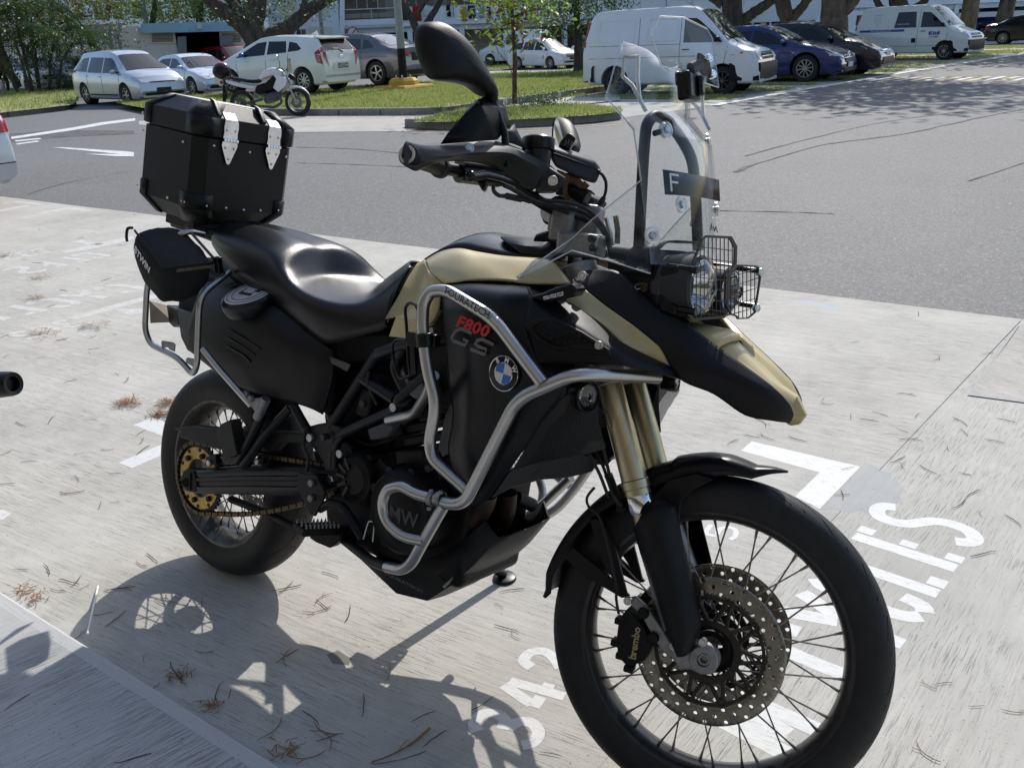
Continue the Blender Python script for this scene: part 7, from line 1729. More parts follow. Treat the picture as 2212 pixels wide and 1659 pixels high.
# stencilled words. strokes on a 3 x 5 letter box, stencil bridges left open
GL={'S': [[(2.6,4.2),(2.2,4.75),(1.3,4.8),(.6,4.4),(.5,3.7),(.9,3.1),(1.6,2.7),(2.3,2.2),(2.55,1.5),(2.3,.7),(1.5,.25),(.8,.35),(.4,.9)]],'E': [[(.6,.2),(.6,4.8)],[(1.3,4.5),(2.2,4.5)],[(1.3,2.5),(2.1,2.5)],[(1.3,.5),(2.2,.5)]],'L': [[(.6,.2),(.6,4.8)],[(1.3,.5),(2.3,.5)]],
 'C': [[(2.5,3.7),(2.3,4.5),(1.7,4.8)],[(1.2,4.75),(.7,4.3),(.5,3.4),(.5,1.6),(.7,.7),(1.2,.25)],[(1.7,.2),(2.3,.5),(2.5,1.3)]],'Y': [[(.3,4.8),(1.3,2.8)],[(2.7,4.8),(1.7,2.8)],[(1.5,2.3),(1.5,.2)]],'M': [[(.3,.2),(.5,4.8)],[(.9,4.7),(1.5,1.6)],[(1.6,1.6),(2.2,4.7)],[(2.6,4.8),(2.8,.2)]],
 '3': [[(.5,4.2),(1.1,4.8),(2.0,4.7),(2.4,3.9),(2.1,3.0),(1.3,2.7)],[(1.5,2.4),(2.3,2.0),(2.5,1.1),(1.9,.3),(1.0,.25),(.5,.8)]],'4': [[(1.6,4.8),(.6,2.0)],[(.4,1.75),(1.5,1.75)],[(2.1,4.6),(2.1,.2)],[(2.5,1.75),(2.9,1.75)]],'2': [[(.5,3.8),(.9,4.7),(1.9,4.7),(2.4,3.9),(2.1,2.9),(1.2,1.8)],[(.6,.5),(2.5,.5)]],'5': [[(2.4,4.6),(.8,4.6),(.7,2.9)],[(1.0,2.9),(2.0,2.9),(2.5,1.9),(2.2,.6),(1.2,.25),(.5,.7)]],'O': [[(1.2,4.75),(.7,4.3),(.5,3.4),(.5,1.6),(.7,.7),(1.2,.25)],[(1.8,.25),(2.3,.7),(2.5,1.6),(2.5,3.4),(2.3,4.3),(1.8,4.75)]],'T': [[(.2,4.5),(1.2,4.5)],[(1.8,4.5),(2.8,4.5)],[(1.5,3.9),(1.5,.2)]],'R': [[(.6,.2),(.6,4.8)],[(1.2,4.6),(2.1,4.5),(2.4,3.7),(2.0,2.9),(1.2,2.7)],[(1.5,2.2),(2.5,.2)]]}
WZ=[.0003]
def word(txt,base0,adv,up,wd=.25,mt='road_paint'):
 ww=empty('painted_word',(0,0,0));ww['kind']='structure'
 for i,ch_ in enumerate(txt):
  if ch_ not in GL: continue
  m=MB()
  for st_ in GL[ch_]:
   q=[base0+adv*(i+(u-1.5)/3.5)+up*(v_/5) for u,v_ in st_];a,c=[],[]
   if len(q) > 2: q=spline(q,4)
   hwid=wd*up.length/5*1.5
   for k,p in enumerate(q):
    t=(q[min(k+1,len(q)-1)]-q[max(k-1,0)]).normalized();nn=V((-t.y,t.x,0));a.append(p+nn*hwid);c.append(p-nn*hwid)
   for v_ in a+c: v_.z=WZ[0]+.00006*GL[ch_].index(st_)
   m.grid([a,c])
  WZ[0] += .00002
  m.build('painted_letter',mt,ww,smooth=0)
bL_,bE_=G(*zm(1000,705)),G(*zm(1098,562));tE_=G(*zm(492,368));adv=(bE_-bL_)
upv=(tE_-bE_)*1.02
cE=bE_+adv*.29
word('M CYCLES',cE-adv*6,adv,upv)
d3,d4=G(*zn(1990,1330)),G(*zn(2240,960));av=(d4-d3)*.72
t3=G(*zn(1590,1100));b3_=G(*zn(2080,1250))
word('342',(b3_),av,(t3-b3_),.3)
word('5',G(*zf(985,480)),av,(t3-b3_)*.6,.28)
# words in the next bays, facing the other way
w0,w1=G(*zg(1330,1050)),G(*zg(380,1255));a_=(w1-w0)/3
word('CYCLES',G(*zg(1320,1085)),a_,G(*zg(960,1040))-G(*zg(1320,1085)),.27,'worn_paint')
w0,w1=G(*zg(940,770)),G(*zg(270,920));a_=(w1-w0)/3.2
word('CLES',G(*zg(960,775))-a_*.2,a_,G(*zg(680,740))-G(*zg(960,770)),.27,'worn_paint')
word('3C2',G(*zg(750,1420)),(G(*zg(340,1530))-G(*zg(750,1420)))*.5,G(*zg(560,1390))-G(*zg(770,1440)),.3,'worn_paint')
word('235',G(*zg(460,725)),(G(*zg(100,800))-G(*zg(460,725)))*.42,G(*zg(330,710))-G(*zg(460,745)),.3,'worn_paint')
# ================================================================ BUILDINGS
mat('wall_white',(.80,.84,.88),.8,noise=.06,scale=.6,detail=6);mat('wall_cream',(.74,.71,.63),.85,noise=.12,scale=.8,detail=6);mat('panel_beige',(.72,.69,.6),.85,noise=.08,scale=2)
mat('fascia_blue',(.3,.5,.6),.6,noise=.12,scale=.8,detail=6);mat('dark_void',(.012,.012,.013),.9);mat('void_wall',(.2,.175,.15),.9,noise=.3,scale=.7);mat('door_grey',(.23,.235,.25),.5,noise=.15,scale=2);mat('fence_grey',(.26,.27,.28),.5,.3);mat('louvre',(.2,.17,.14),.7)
mat('rail_white',(.6,.6,.6),.4);mat('balcony_taupe',(.26,.23,.2),.6);mat('roof_red',(.25,.07,.05),.8,noise=.3,scale=3);mat('shopglass',(.04,.05,.05),.08,spec=.8);mat('awning_white',(.7,.7,.68),.6)
class Facade:
 def __init__(s,px,dist,yaw_off=0.):
  d=sight(px,300);d.z=0;d.normalize();s.o=CAM_POS+d*dist;s.o.z=0
  s.n=Matrix.Rotation(yaw_off,3,'Z') @ (-d);s.t=V((0,0,1)).cross(s.n);
 def P(s,px,py,depth=0.):
  o=CAM_POS;d=sight(px,py);oo=s.o-s.n*depth;t=(oo-o).dot(s.n)/d.dot(s.n);return o+d*t
 def quad(s,pts,depth,th,name,mt,parent,bev=0.):
  q=[s.P(x,y,depth) for x,y in pts];m=MB();m.prism(q,-s.n*th);return m.build(name,mt,parent,smooth=0,bevel=bev,weld=True)
 def box(s,u0,u1,z0,z1,d0,d1,name,mt,parent,bev=0.):
  m=MB();a=s.o+s.t*u0-s.n*d0;b_=s.o+s.t*u1-s.n*d0;c=s.o+s.t*u1-s.n*d1;d=s.o+s.t*u0-s.n*d1
  m.hexa([q+V((0,0,z0)) for q in (a,b_,c,d)]+[q+V((0,0,z1)) for q in (a,b_,c,d)]);return m.build(name,mt,parent,smooth=0,bevel=bev)
 def u(s,px,depth=0.): return (s.P(px,100,depth)-s.o).dot(s.t)
 def z(s,px,py,depth=0.): return s.P(px,py,depth).z
F=Facade(900,58)
def ctr(f): e=empty('x',(0,0,0));return e
blk=empty('apartment_block',(0,0,0),0,'white apartment block with access balconies and hanging laundry across the back','building')
uA,uB,uC,uD=F.u(586),F.u(738),F.u(860),F.u(2300)
F.box(uA,uB,-.5,14,0,9,'wall','wall_white',blk)
for x0,x1,y0,y1 in ((602,640,-60,38),(640,642,0,0),(662,712,-60,36),(667,717,58,96)):
 if x1-x0 > 3: F.quad([(x0,y1+1),(x1,y1),(x1,y0),(x0,y0)],-.04,.04,'wall_panel','panel_beige',blk)
for i in range(7): F.quad([(602,34-i*11),(640,33.5-i*11),(640,33-i*11),(602,33.5-i*11)],-.05,.02,'panel_joint','wall_white',blk);F.quad([(662,32-i*11),(712,31.5-i*11),(712,31-i*11),(662,31.5-i*11)],-.05,.02,'panel_joint','wall_white',blk)
for x0,x1 in ((610,631),(641,660)):
 w_=F.quad([(x0-2,86),(x1+2,85),(x1+2,62),(x0-2,63)],-.03,.05,'window','panel_beige',blk)
 F.quad([(x0,84),((x0+x1)/2-1,84),((x0+x1)/2-1,65),(x0,65)],-.06,.03,'pane','shopglass',w_);F.quad([((x0+x1)/2+1,84),(x1,83),(x1,64),((x0+x1)/2+1,65)],-.06,.03,'pane','shopglass',w_)
F.quad([(734,130),(744,130),(744,-60),(734,-60)],-.25,.25,'pilaster','wall_white',blk)
# access balconies
for lvl in range(4):
 zf_=F.z(900,55)+lvl*2.75;zp_=zf_+(F.z(900,17)-F.z(900,55))
 F.box(uB,uD,zf_-.05,zf_+.12,0,1.6,'balcony_slab','wall_white',blk)
 F.box(uC,uD,zf_+.12,zp_,0,.12,'parapet','wall_white',blk)
 F.box(uB+.25,uC,zf_-.05,zf_+.42,0,.12,'parapet_base','wall_white',blk)
 n=3
 for i in range(n):
  a,c=uB+.3+(uC-uB-.3)*i/n,uB+.3+(uC-uB-.3)*(i+1)/n;F.box(a+.03,c-.03,zf_+.5,zp_-.2,.03,.07,'balcony_panel','balcony_taupe',blk)
 m=MB();m.tube([F.o+F.t*(uB+.2)+V((0,0,zp_+.02)),F.o+F.t*uD+V((0,0,zp_+.02))],.03,6);m.build('rail','rail_white',blk)
 for i in range(26):
  u=uB+.3+i*1.6
  m=MB();m.tube([F.o+F.t*u+F.n*.04+V((0,0,zp_+.02)),F.o+F.t*u+F.n*.04+V((0,0,zp_-.6 if u > uC else zf_+.42))],.02,5);m.build('rail_post','rail_white' if i % 2 else 'fence_grey',blk)
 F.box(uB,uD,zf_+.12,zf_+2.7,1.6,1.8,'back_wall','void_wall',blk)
 for i in range(14):
  u=uB+1+i*2.9;w_=F.box(u,u+1.3,zf_+1.0,zf_+2.2,1.52,1.62,'window','panel_beige',blk);F.box(u+.06,u+.62,zf_+1.06,zf_+2.14,1.48,1.53,'pane','shopglass',w_);F.box(u+.68,u+1.24,zf_+1.06,zf_+2.14,1.48,1.53,'pane','shopglass',w_)
  F.box(u+1.7,u+2.5,zf_+.12,zf_+2.15,1.55,1.62,'flat_door',['balcony_taupe','door_grey'][i % 2],blk)
z1_=F.z(900,55)-.05
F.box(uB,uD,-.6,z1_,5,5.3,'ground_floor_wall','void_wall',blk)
F.box(uB,uD,z1_-.3,z1_,.4,5,'ground_floor_ceiling','wall_white',blk)
for i in range(13):
 u=uB+.8+i*3.1;F.box(u,u+.3,-.6,z1_-.02,.3,.6,'column','wall_white',blk)
 F.box(u+.5,u+2.6,-.3,1.9,4.9,5.0,'shop_front',['shopglass','void_wall','panel_beige'][i % 3],blk)
 F.box(u+.4,u+2.8,1.95,z1_-.15,4.85,4.95,'shop_sign',['awning_white','roof_red','panel_beige','fascia_blue'][i % 4],blk)
m=MB();p=F.P(762,72,-.3);m.lathe([(.28,0),(.34,0)],p,F.n,24);m.tube([p+F.t*.2+V((0,0,.2)),p-F.t*.2-V((0,0,.2))],.03,4);m.build('no_entry_sign',mat('sign_red',(.5,.03,.03),.5),blk)
m=MB();m.lathe([(.0001,-.01),(.3,-.01)],p,F.n,24);m.build('sign_disc','awning_white',blk)
# laundry on the rail
for i,(x,y0,y1,w_,c) in enumerate([(871,13,50,22,'grey'),(900,13,52,22,'red'),(921,13,40,18,'white'),(968,12,41,10,'black'),(1001,15,52,14,'yellow'),(1018,13,46,18,'navy'),(1038,14,44,12,'pale blue'),(1055,15,38,10,'dark blue')]):
 cols={'grey': (.05,.05,.055),'red': (.45,.02,.03),'white': (.7,.7,.68),'black': (.015,.015,.02),'yellow': (.55,.36,.03),'navy': (.02,.03,.1),'pale blue': (.4,.48,.6),'dark blue': (.02,.03,.07)}
 rows=[]
 for k in range(7):
  v_=k/6;rows.append([F.P(x-w_/2*.82+w_*.82*j/5+(2 if k > 3 else 0),y0+(y1-y0)*v_*.85,-.12-.05*sin(j*1.9+k*.7+i)) for j in range(6)])
 m=MB().grid(rows);o=m.build('laundry',mat('cloth_'+c,cols[c],.9,noise=.2,scale=4),None,smooth=60,solid=.01)
 tag(o,c+(' towel' if i == 0 else ' garment')+' hanging on the apartment balcony rail','laundry','laundry on the balcony rail')
# ---- low service building with a blue fascia
L=Facade(400,46)
svc=empty('service_building',(0,0,0),0,'low cream service building with blue fascia and open dark doorway','building')
ua,ub=L.u(258),L.u(545);zt_=L.z(400,46)
ud0,ud1=L.u(382),L.u(478);zd_=L.z(430,70)
L.box(ua,ud0,-.6,zt_-.2,0,.3,'wall','wall_cream',svc);L.box(ud1,ub,-.6,zt_-.2,0,.3,'wall','wall_cream',svc);L.box(ud0,ud1,zd_,zt_-.2,0,.3,'lintel','wall_cream',svc)
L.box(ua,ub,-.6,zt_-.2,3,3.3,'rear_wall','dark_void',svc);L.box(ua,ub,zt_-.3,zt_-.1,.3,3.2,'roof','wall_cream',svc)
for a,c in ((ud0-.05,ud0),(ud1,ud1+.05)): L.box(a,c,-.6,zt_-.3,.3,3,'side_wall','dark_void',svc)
L.quad([(305,72),(515,68),(505,47),(303,52)],-.45,.5,'fascia','fascia_blue',svc)
L.quad([(384,122),(404,121),(402,79),(383,80)],-.1,.06,'door_leaf','door_grey',svc);L.quad([(477,118),(505,118),(503,77),(474,78)],-.25,.06,'door_leaf','door_grey',svc)
for x0,x1 in ((328,374),(480,520)):
 for i in range(6): L.quad([(x0,75.5+i*3.2),(x1,75+i*3.2),(x1,73.2+i*3.2),(x0,73.7+i*3.2)],-.04,.05,'louvre','louvre',svc)
L.quad([(322,94.5),(380,93.5),(380,91),(322,92)],-.1,.12,'sill','wall_cream',svc)
L.quad([(426,63),(437,63),(437,54),(426,54)],-.6,.15,'wall_lamp','lamp_clear',svc)
L.quad([(271,100),(300,99),(300,56),(271,58)],-.03,.04,'wall_panel','panel_beige',svc)
# long annex behind the fence
an=empty('annex_building',(0,0,0),0,'long pale annex with louvred openings behind the metal fence','building')
A2=Facade(150,50)
A2.box(A2.u(-60),A2.u(262),-.8,A2.z(150,52),0,4,'wall','wall_cream',an)
A2.box(A2.u(-60),A2.u(262),A2.z(150,56),A2.z(150,47),-.5,4.2,'roof_edge','wall_white',an)
for x0,x1 in ((10,60),(66,116),(124,164),(172,208),(214,246)):
 for i in range(5): A2.quad([(x0,84-i*3.6),(x1,83-i*3.6),(x1,81-i*3.6),(x0,82-i*3.6)],-.05,.06,'louvre','louvre',an)
fe=empty('metal_fence',(0,0,0),0,'tall grey metal bar fence left of the service building','fence')
FN=Facade(170,43)
for x in (97,145,180,213,243,262): m=MB();m.tube([FN.P(x,150),FN.P(x-4,50 if x > 200 else 62)],.08,6);m.build('fence_post','fence_grey',fe)
for y in (66,96,124): m=MB();m.tube([FN.P(0,y+5),FN.P(262,y-3)],.035,5);m.build('fence_rail','fence_grey',fe)
for i in range(44): x=2+i*5.95;m=MB();m.tube([FN.P(x,142),FN.P(x-2,68+ (6 if x < 120 else 0))],.018,4);m.build('fence_bar','awning_white' if i % 2 else 'fence_grey',fe)
for x0,y0,x1,y1 in ((150,118,166,132),(231,80,252,100),(104,118,118,140)): m=MB();m.tube([FN.P(x0,y0),FN.P(x1,y1)],.04,5);m.build('fence_brace','fence_grey',fe)
# right: pale blocks, red roofs, walkway roofs far behind
R1=Facade(1650,62)
rb1=empty('apartment_block',(0,0,0),0,'grey white block with long balconies behind the trunks right of the panel van','building')
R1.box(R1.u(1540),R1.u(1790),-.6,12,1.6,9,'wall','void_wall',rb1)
for lvl in range(3):
 z0_=R1.z(1650,43)+lvl*2.8;R1.box(R1.u(1540),R1.u(1790),z0_,z0_+1.0,0,.15,'parapet','wall_white',rb1);R1.box(R1.u(1540),R1.u(1790),z0_-.15,z0_,0,1.7,'balcony_slab','wall_white',rb1)
 for i in range(6): w_=R1.box(R1.u(1545+i*40),R1.u(1565+i*40),z0_+1.1,z0_+2.3,1.5,1.62,'window','panel_beige',rb1);R1.box(R1.u(1547+i*40),R1.u(1563+i*40),z0_+1.16,z0_+2.24,1.46,1.51,'pane','shopglass',w_)
for i in range(7): R1.box(R1.u(1545+i*38),R1.u(1550+i*38),-.6,R1.z(1650,45),.1,.4,'column','wall_white',rb1)
rb2=empty('apartment_block',(0,0,0),0,'pale blue block with small dark windows seen between the thick trunk and the lettered van','building')
R2=Facade(1840,78)
R2.box(R2.u(1700),R2.u(1960),-.6,16,0,8,'wall','wall_white',rb2)
for i in range(9):
 for j in range(2): R2.box(R2.u(1718+i*16),R2.u(1728+i*16),R2.z(1760,45)+j*2.6,R2.z(1760,38)+j*2.6,-.05,.05,'window','shopglass',rb2)
rb3=empty('red_house',(0,0,0),0,'long red brick and white low building behind the lettered van roof','building')
R3=Facade(1960,88)
R3.box(R3.u(1840),R3.u(2090),-.6,R3.z(1960,2),-2,5,'wall','roof_red',rb3);
for i in range(8): R3.box(R3.u(1850+i*30),R3.u(1868+i*30),R3.z(1960,16),R3.z(1960,6),-2.06,-1.95,'window','awning_white',rb3)
for i in range(4): R3.box(R3.u(1840),R3.u(2090),R3.z(1960,22-i*7),R3.z(1960,20-i*7),-2.1,-2,'white_band','awning_white',rb3)
wkr=empty('covered_walkway',(0,0,0),0,'white flat walkway roof on posts behind the trunks at right','walkway')
R4=Facade(2050,66)
R4.box(R4.u(1690),R4.u(1905),R4.z(1850,57),R4.z(1850,48),0,2.4,'roof','awning_white',wkr);R4.box(R4.u(2060),R4.u(2300),R4.z(2120,38),R4.z(2120,27),0,2.4,'roof','awning_white',wkr)
for x in (1700,1760,1890,2075,2150,2210): R4.box(R4.u(x),R4.u(x)+.12,-.6,R4.z(1850,50),1,1.12,'post','fence_grey',wkr)
# hedge-like far wall behind everything so no open horizon shows
far=empty('apartment_block',(0,0,0),0,'pale far block above the trees in the left background','building')
R5=Facade(300,95);R5.box(R5.u(-200),R5.u(640),-1,22,0,8,'wall','wall_white',far)
for i in range(18):
 for j in range(5): R5.box(R5.u(-120+i*42),R5.u(-100+i*42),4+j*3,5.4+j*3,-.06,.05,'window','shopglass',far)
far2=empty('apartment_block',(0,0,0),0,'pale far block beyond the minibuses at the right edge','building')
R6=Facade(2200,120);R6.box(R6.u(1900),R6.u(2700),-1,24,0,8,'wall','wall_white',far2)
for i in range(14):
 for j in range(5): R6.box(R6.u(1920+i*45),R6.u(1942+i*45),3+j*3,4.6+j*3,-.06,.05,'window','shopglass',far2)
# ---------------------------------------------------------------- lamp posts, bin, sign
lp=empty('lamp_post',G(873,192,.12),0,'grey lamp post with black foot on a yellow base, in front of the grey saloon','lamp post')
mat('post_grey',(.27,.29,.28),.5,.2,noise=.15,scale=6);mat('post_yellow',(.6,.36,.03),.6,noise=.2,scale=5)
m=MB();m.tube([V((0,0,.3)),V((0,0,1.1))],[.125,.115],18);m.build('post_foot','car_black',lp)
m=MB();m.tube([V((0,0,1.1)),V((0,0,3.0)),V((0,0,3.05)),V((0,0,7))],[.115,.11,.085,.07],18);m.build('post_shaft','post_grey',lp)
m=MB();m.tube([V((0,0,7)),V((.5,-.5,7.4)),V((1.2,-1.2,7.5))],.045,8);m.box(V((1.4,-1.4,7.48)),(.7,.3,.14),Matrix.Rotation(-pi/4,3,'Z'));m.build('lamp_head','post_grey',lp)
m=MB();m.lathe([(.0001,.3),(.34,.3),(.42,.22),(.44,.1)],(0,0,0),(0,0,1),8);m.build('post_base','post_yellow',lp,smooth=20)
m=MB();m.lathe([(.0001,.11),(.85,.1),(.9,.05),(.9,-.1)],(0,0,0),(0,0,1),4);m.build('base_slab','post_yellow',lp,smooth=20)
for k in range(4): a=k*pi/2+.6;bolt(V((cos(a)*.2,sin(a)*.2,.3)),(0,0,1),.03,.08,lp)
lq=empty('lamp_post',G(336,168,0),0,'slim grey lamp post rising behind the dark estate at left','lamp post')
m=MB();m.tube([V((0,0,0)),V((0,0,1.9)),V((0,0,1.95)),V((0,0,8))],[.16,.16,.13,.1],14);m.build('post_shaft','post_grey',lq)
lr=empty('lamp_post',F.P(702,130,-3),0,'thin dark pole in front of the apartment block wall','pole')
lr.location.z=0;m=MB();m.tube([V((0,0,0)),V((0,0,8))],.1,10);m.build('post_shaft','fence_grey',lr)
bn=empty('green_bin',G(1268,150,0),0,'tall dark green bin left of the panel van tail','bin')
m=MB();m.box(V((0,0,.55)),(.5,.5,1.1));m.build('bin_body',mat('bin_green',(.0,.12,.07),.5),bn,bevel=.04);m=MB();m.box(V((0,0,1.17)),(.56,.56,.12));m.build('bin_lid','bin_green',bn,bevel=.03)
sg=empty('road_sign',F.P(1217,110,-8),0,'small blue road sign on a post behind the estate car','sign');sg.location.z=0
m=MB();m.tube([V((0,0,0)),V((0,0,2.6))],.04,8);m.build('sign_post','fence_grey',sg)
m=MB();m.box(V((0,0,2.5)),(.5,.5,.7),Matrix.Rotation(.66,3,'Z'));m.build('sign_panel',mat('sign_blue',(.02,.12,.45),.5),sg)
# ================================================================ TREES AND PLANTS
leafmat('leaf_olive',(.13,.14,.045),(.2,.18,.07));leafmat('leaf_bright',(.2,.3,.045),(.28,.36,.07),.5);leafmat('leaf_dark',(.06,.12,.032),(.1,.17,.045));leafmat('leaf_mid',(.12,.2,.04),(.18,.27,.06));leafmat('leaf_brown',(.2,.08,.04),(.13,.06,.03));leafmat('leaf_palm',(.04,.09,.03),(.08,.14,.04))
mat('bark',(.10,.082,.064),.95,col2=(.035,.03,.026),scale=7,detail=8,stretch=(1,1,.25),bump=1.2,bscale=14);mat('bark_pale',(.2,.155,.11),.95,col2=(.05,.042,.034),scale=3.5,detail=9,stretch=(1,1,.4),bump=1.2,bscale=9);mat('bark_slim',(.13,.08,.06),.9,noise=.5,scale=12)
def limb(m,pts,r0,r1,n=10,wob=.0):
 q=spline(pts,6);k=len(q)
 for i in range(1,k-1): q[i]=q[i]+V((random.uniform(-1,1),random.uniform(-1,1),random.uniform(-.5,.5)))*wob
 m.tube(q,[r0+(r1-r0)*(i/(k-1))**.8 for i in range(k)],n);return q
def leaves(name,blobs,n,size,mt,parent,flat=.5,droop=.3):
 vs,fs=[],[];tot=sum(b_[1][0]*b_[1][1]*b_[1][2] for b_ in blobs);rnd=random.gauss
 for c,r in blobs:
  k=int(n*r[0]*r[1]*r[2]/tot);c=V(c)
  ncl=max(3,k//28)
  for _ in range(ncl):
   while True:
    d=V((random.uniform(-1,1),random.uniform(-1,1),random.uniform(-1,1)))
    if d.length < 1: break
   d=d*(d.length**-.35 if d.length > .05 else 1);cc=c+V((d.x*r[0],d.y*r[1],d.z*r[2]));cs=size*random.uniform(1.6,3.6)
   for _ in range(28):
    p=cc+V((rnd(0,cs),rnd(0,cs),rnd(0,cs*.7)));ax_=V((rnd(0,1),rnd(0,1),rnd(0,.6)-droop)).normalized();up=V((rnd(0,.6),rnd(0,.6),1)).normalized();sd_=ax_.cross(up);
    if sd_.length < .1: continue
    sd_.normalize();s_=size*random.uniform(.6,1.25);i=len(vs)
    vs += [tuple(p-ax_*s_*.5),tuple(p+sd_*s_*flat*.5),tuple(p+ax_*s_*.55-V((0,0,s_*.08))),tuple(p-sd_*s_*flat*.5)];fs.append((i,i+1,i+2,i+3))
 me=bpy.data.meshes.new(name);me.from_pydata(vs,[],fs);o=bpy.data.objects.new(name,me);COL.objects.link(o);me.materials.append(MATS[mt]);o.parent=parent;o['kind']='stuff';return o
def tree(label,base,trunks,crowns,barkm,group='trees in the car park'):
 t=empty('tree',(0,0,0),0,label,'tree',group);
 for i,(pts,r0,r1,wob) in enumerate(trunks):
  m=MB();limb(m,pts,r0,r1,14 if r0 > .15 else 8,wob);m.build('trunk' if i == 0 else 'branch',barkm,t,smooth=70)
 for blobs,n,size,mt,fl in crowns: leaves('crown',blobs,n,size,mt,t,fl)
 return t
def onray(px,py,like):          # point on the sight line as far away as 'like'
 d=sight(px,py);h=sqrt(d.x**2+d.y**2);R=sqrt((like.x-CAM_POS.x)**2+(like.y-CAM_POS.y)**2);return CAM_POS+d*(R/h)
# slim tree at left
b0=G(143,195);q=lambda x,y: onray(x,y,b0)
tree('leafy tree with slim grey trunk on the left verge beside the silver people carrier',b0,[([b0,q(137,150),q(125,110),q(116,75),q(110,30),q(108,-30)],.2,.1,.02),([q(114,70),q(80,40),q(40,20)],.06,.03,.02),([q(112,60),q(160,40),q(200,35)],.06,.03,.02),([q(118,80),q(150,62),q(185,60)],.05,.02,.02)],
 [([(q(20,15),(1.6,1.6,.9)),(q(70,5),(1.8,1.8,.8)),(q(130,10),(1.6,1.6,.9)),(q(190,25),(1.4,1.4,.7)),(q(225,45),(.7,.7,.3)),(q(60,50),(1.2,1.2,.5)),(q(165,55),(1.0,1.0,.4)),(q(110,-40),(2.4,2.4,1.0)),(q(200,-20),(1.4,1.4,.8))],6200,.15,'leaf_olive',.42)],'bark')
# clump of palms and shrubs behind
p0=G(80,200);p0=onray(80,150,V((-44,24,0)));
pc=empty('palm_clump',(0,0,0),0,'dense dark palm clump behind the slim tree at left','palm',None)
gb=CAM_POS+(sight(75,200)-V((0,0,sight(75,200).z)))*(40.5/sqrt(sight(75,200).x**2+sight(75,200).y**2));gb.z=0
for i in range(7):
 o_=V((random.uniform(-1,1),random.uniform(-1,1),0));m=MB();tp=gb+o_*1.6+V((0,0,random.uniform(1.6,3.2)));m.tube([gb+o_*.7,gb+o_*1.1+V((0,0,1.2)),tp],.05,6);m.build('stem','bark',pc)
 for k in range(9):
  a=random.uniform(0,6.28);L_=random.uniform(1.2,1.9);d=V((cos(a),sin(a),0));m=MB();rows=spline([tp,tp+d*L_*.4+V((0,0,.45)),tp+d*L_*.8+V((0,0,.2)),tp+d*L_+V((0,0,-.35))],6)
  for j,p in enumerate(rows[1:]):
   for s_ in (-1,1):
    sd_=V((-d.y,d.x,0))*s_;w_=.42*sin(pi*min(1,(j+2)/(len(rows)+1)))+.06;m.add([p,p+d*.03,p+sd_*w_+d*.16-V((0,0,.14)),p+sd_*w_+d*.12-V((0,0,.16))],[(0,1,2,3)])
  m.build('frond','leaf_palm',pc,smooth=0)
leaves('undergrowth',[(gb+V((0,0,.9)),(2.2,2.2,.8)),(onray(60,90,gb),(2.5,2.5,1.0)),(onray(150,85,gb),(2.0,2.0,.7)),(onray(10,60,gb),(2,2,1.))],2600,.16,'leaf_dark',pc)
tree('second tree trunk at the far left edge',gb,[([onray(40,190,gb),onray(15,140,gb),onray(0,100,gb),onray(-10,50,gb)],.16,.12,.02)],[([(onray(0,30,gb),(2,2,1))],900,.16,'leaf_olive',.4)],'bark')
# great tree behind the white hatchback
bt=CAM_POS+(sight(555,190)-V((0,0,sight(555,190).z)))*(38/sqrt(sight(555,190).x**2+sight(555,190).y**2));bt.z=0
q=lambda x,y: onray(x,y,bt)
tree('great spreading tree with forked dark limbs behind the white hatchback',bt,[([bt,q(556,130),q(558,100),q(555,80),q(548,60),q(556,10),q(560,-40)],.62,.3,.03),([q(548,85),q(530,62),q(500,38),q(465,12),q(440,-15)],.38,.2,.04),([q(566,88),q(600,72),q(625,58),q(652,35),q(690,8),q(740,-20)],.36,.2,.04),([q(530,60),q(520,30),q(500,5),q(480,-20)],.24,.14,.03),([q(545,70),q(540,30),q(536,-20)],.3,.2,.03),([q(650,36),q(655,15),q(665,-15)],.13,.1,.02)],
 [([(q(600,20),(1.1,1.1,.7)),(q(520,15),(.9,.9,.6)),(q(590,60),(.7,.7,.3)),(q(560,-60),(5,5,1.6))],3200,.13,'leaf_dark',.45)],'bark')
# leafy belt behind the service building
bb=CAM_POS+(sight(350,190)-V((0,0,sight(350,190).z)))*(56/sqrt(sight(350,190).x**2+sight(350,190).y**2));bb.z=0
q=lambda x,y: onray(x,y,bb)
for i,(x,lb) in enumerate(((230,'leafy tree above the fence left of the service building'),(330,'bright leafy tree over the blue fascia beside the slim lamp post'),(430,'yellow green tree over the middle of the blue fascia'),(510,'leafy tree between the blue fascia and the great limb'))):
 g0=V((q(x,100).x,q(x,100).y,0))
 tree(lb,g0,[([g0,q(x,60),q(x+4,20),q(x+8,-40)],.2,.12,.03)],[([(q(x,18),(2.1,2.1,1.1)),(q(x-35,5),(1.8,1.8,1.1)),(q(x+35,0),(1.8,1.8,1.1)),(q(x,38),(1.9,1.9,.55)),(q(x+10,-25),(2.6,2.6,1.2))],2400,.2,'leaf_bright' if i in (1,2) else 'leaf_mid',.45)],'bark')
# forked tree behind the mirror
bf=V((F.P(905,100,-9).x,F.P(905,100,-9).y,0));q=lambda x,y: onray(x,y,bf)
tree('bare forked tree standing behind the near mirror',bf,[([bf,q(905,100),q(903,78),q(896,55),q(880,25),q(850,-25)],.3,.13,.03),([q(903,75),q(915,60),q(930,40),q(950,5),q(960,-30)],.22,.12,.03),([q(893,50),q(905,25),q(930,-10)],.14,.09,.02)],[([(q(900,-60),(4,4,1.2))],900,.14,'leaf_mid',.45)],'bark')
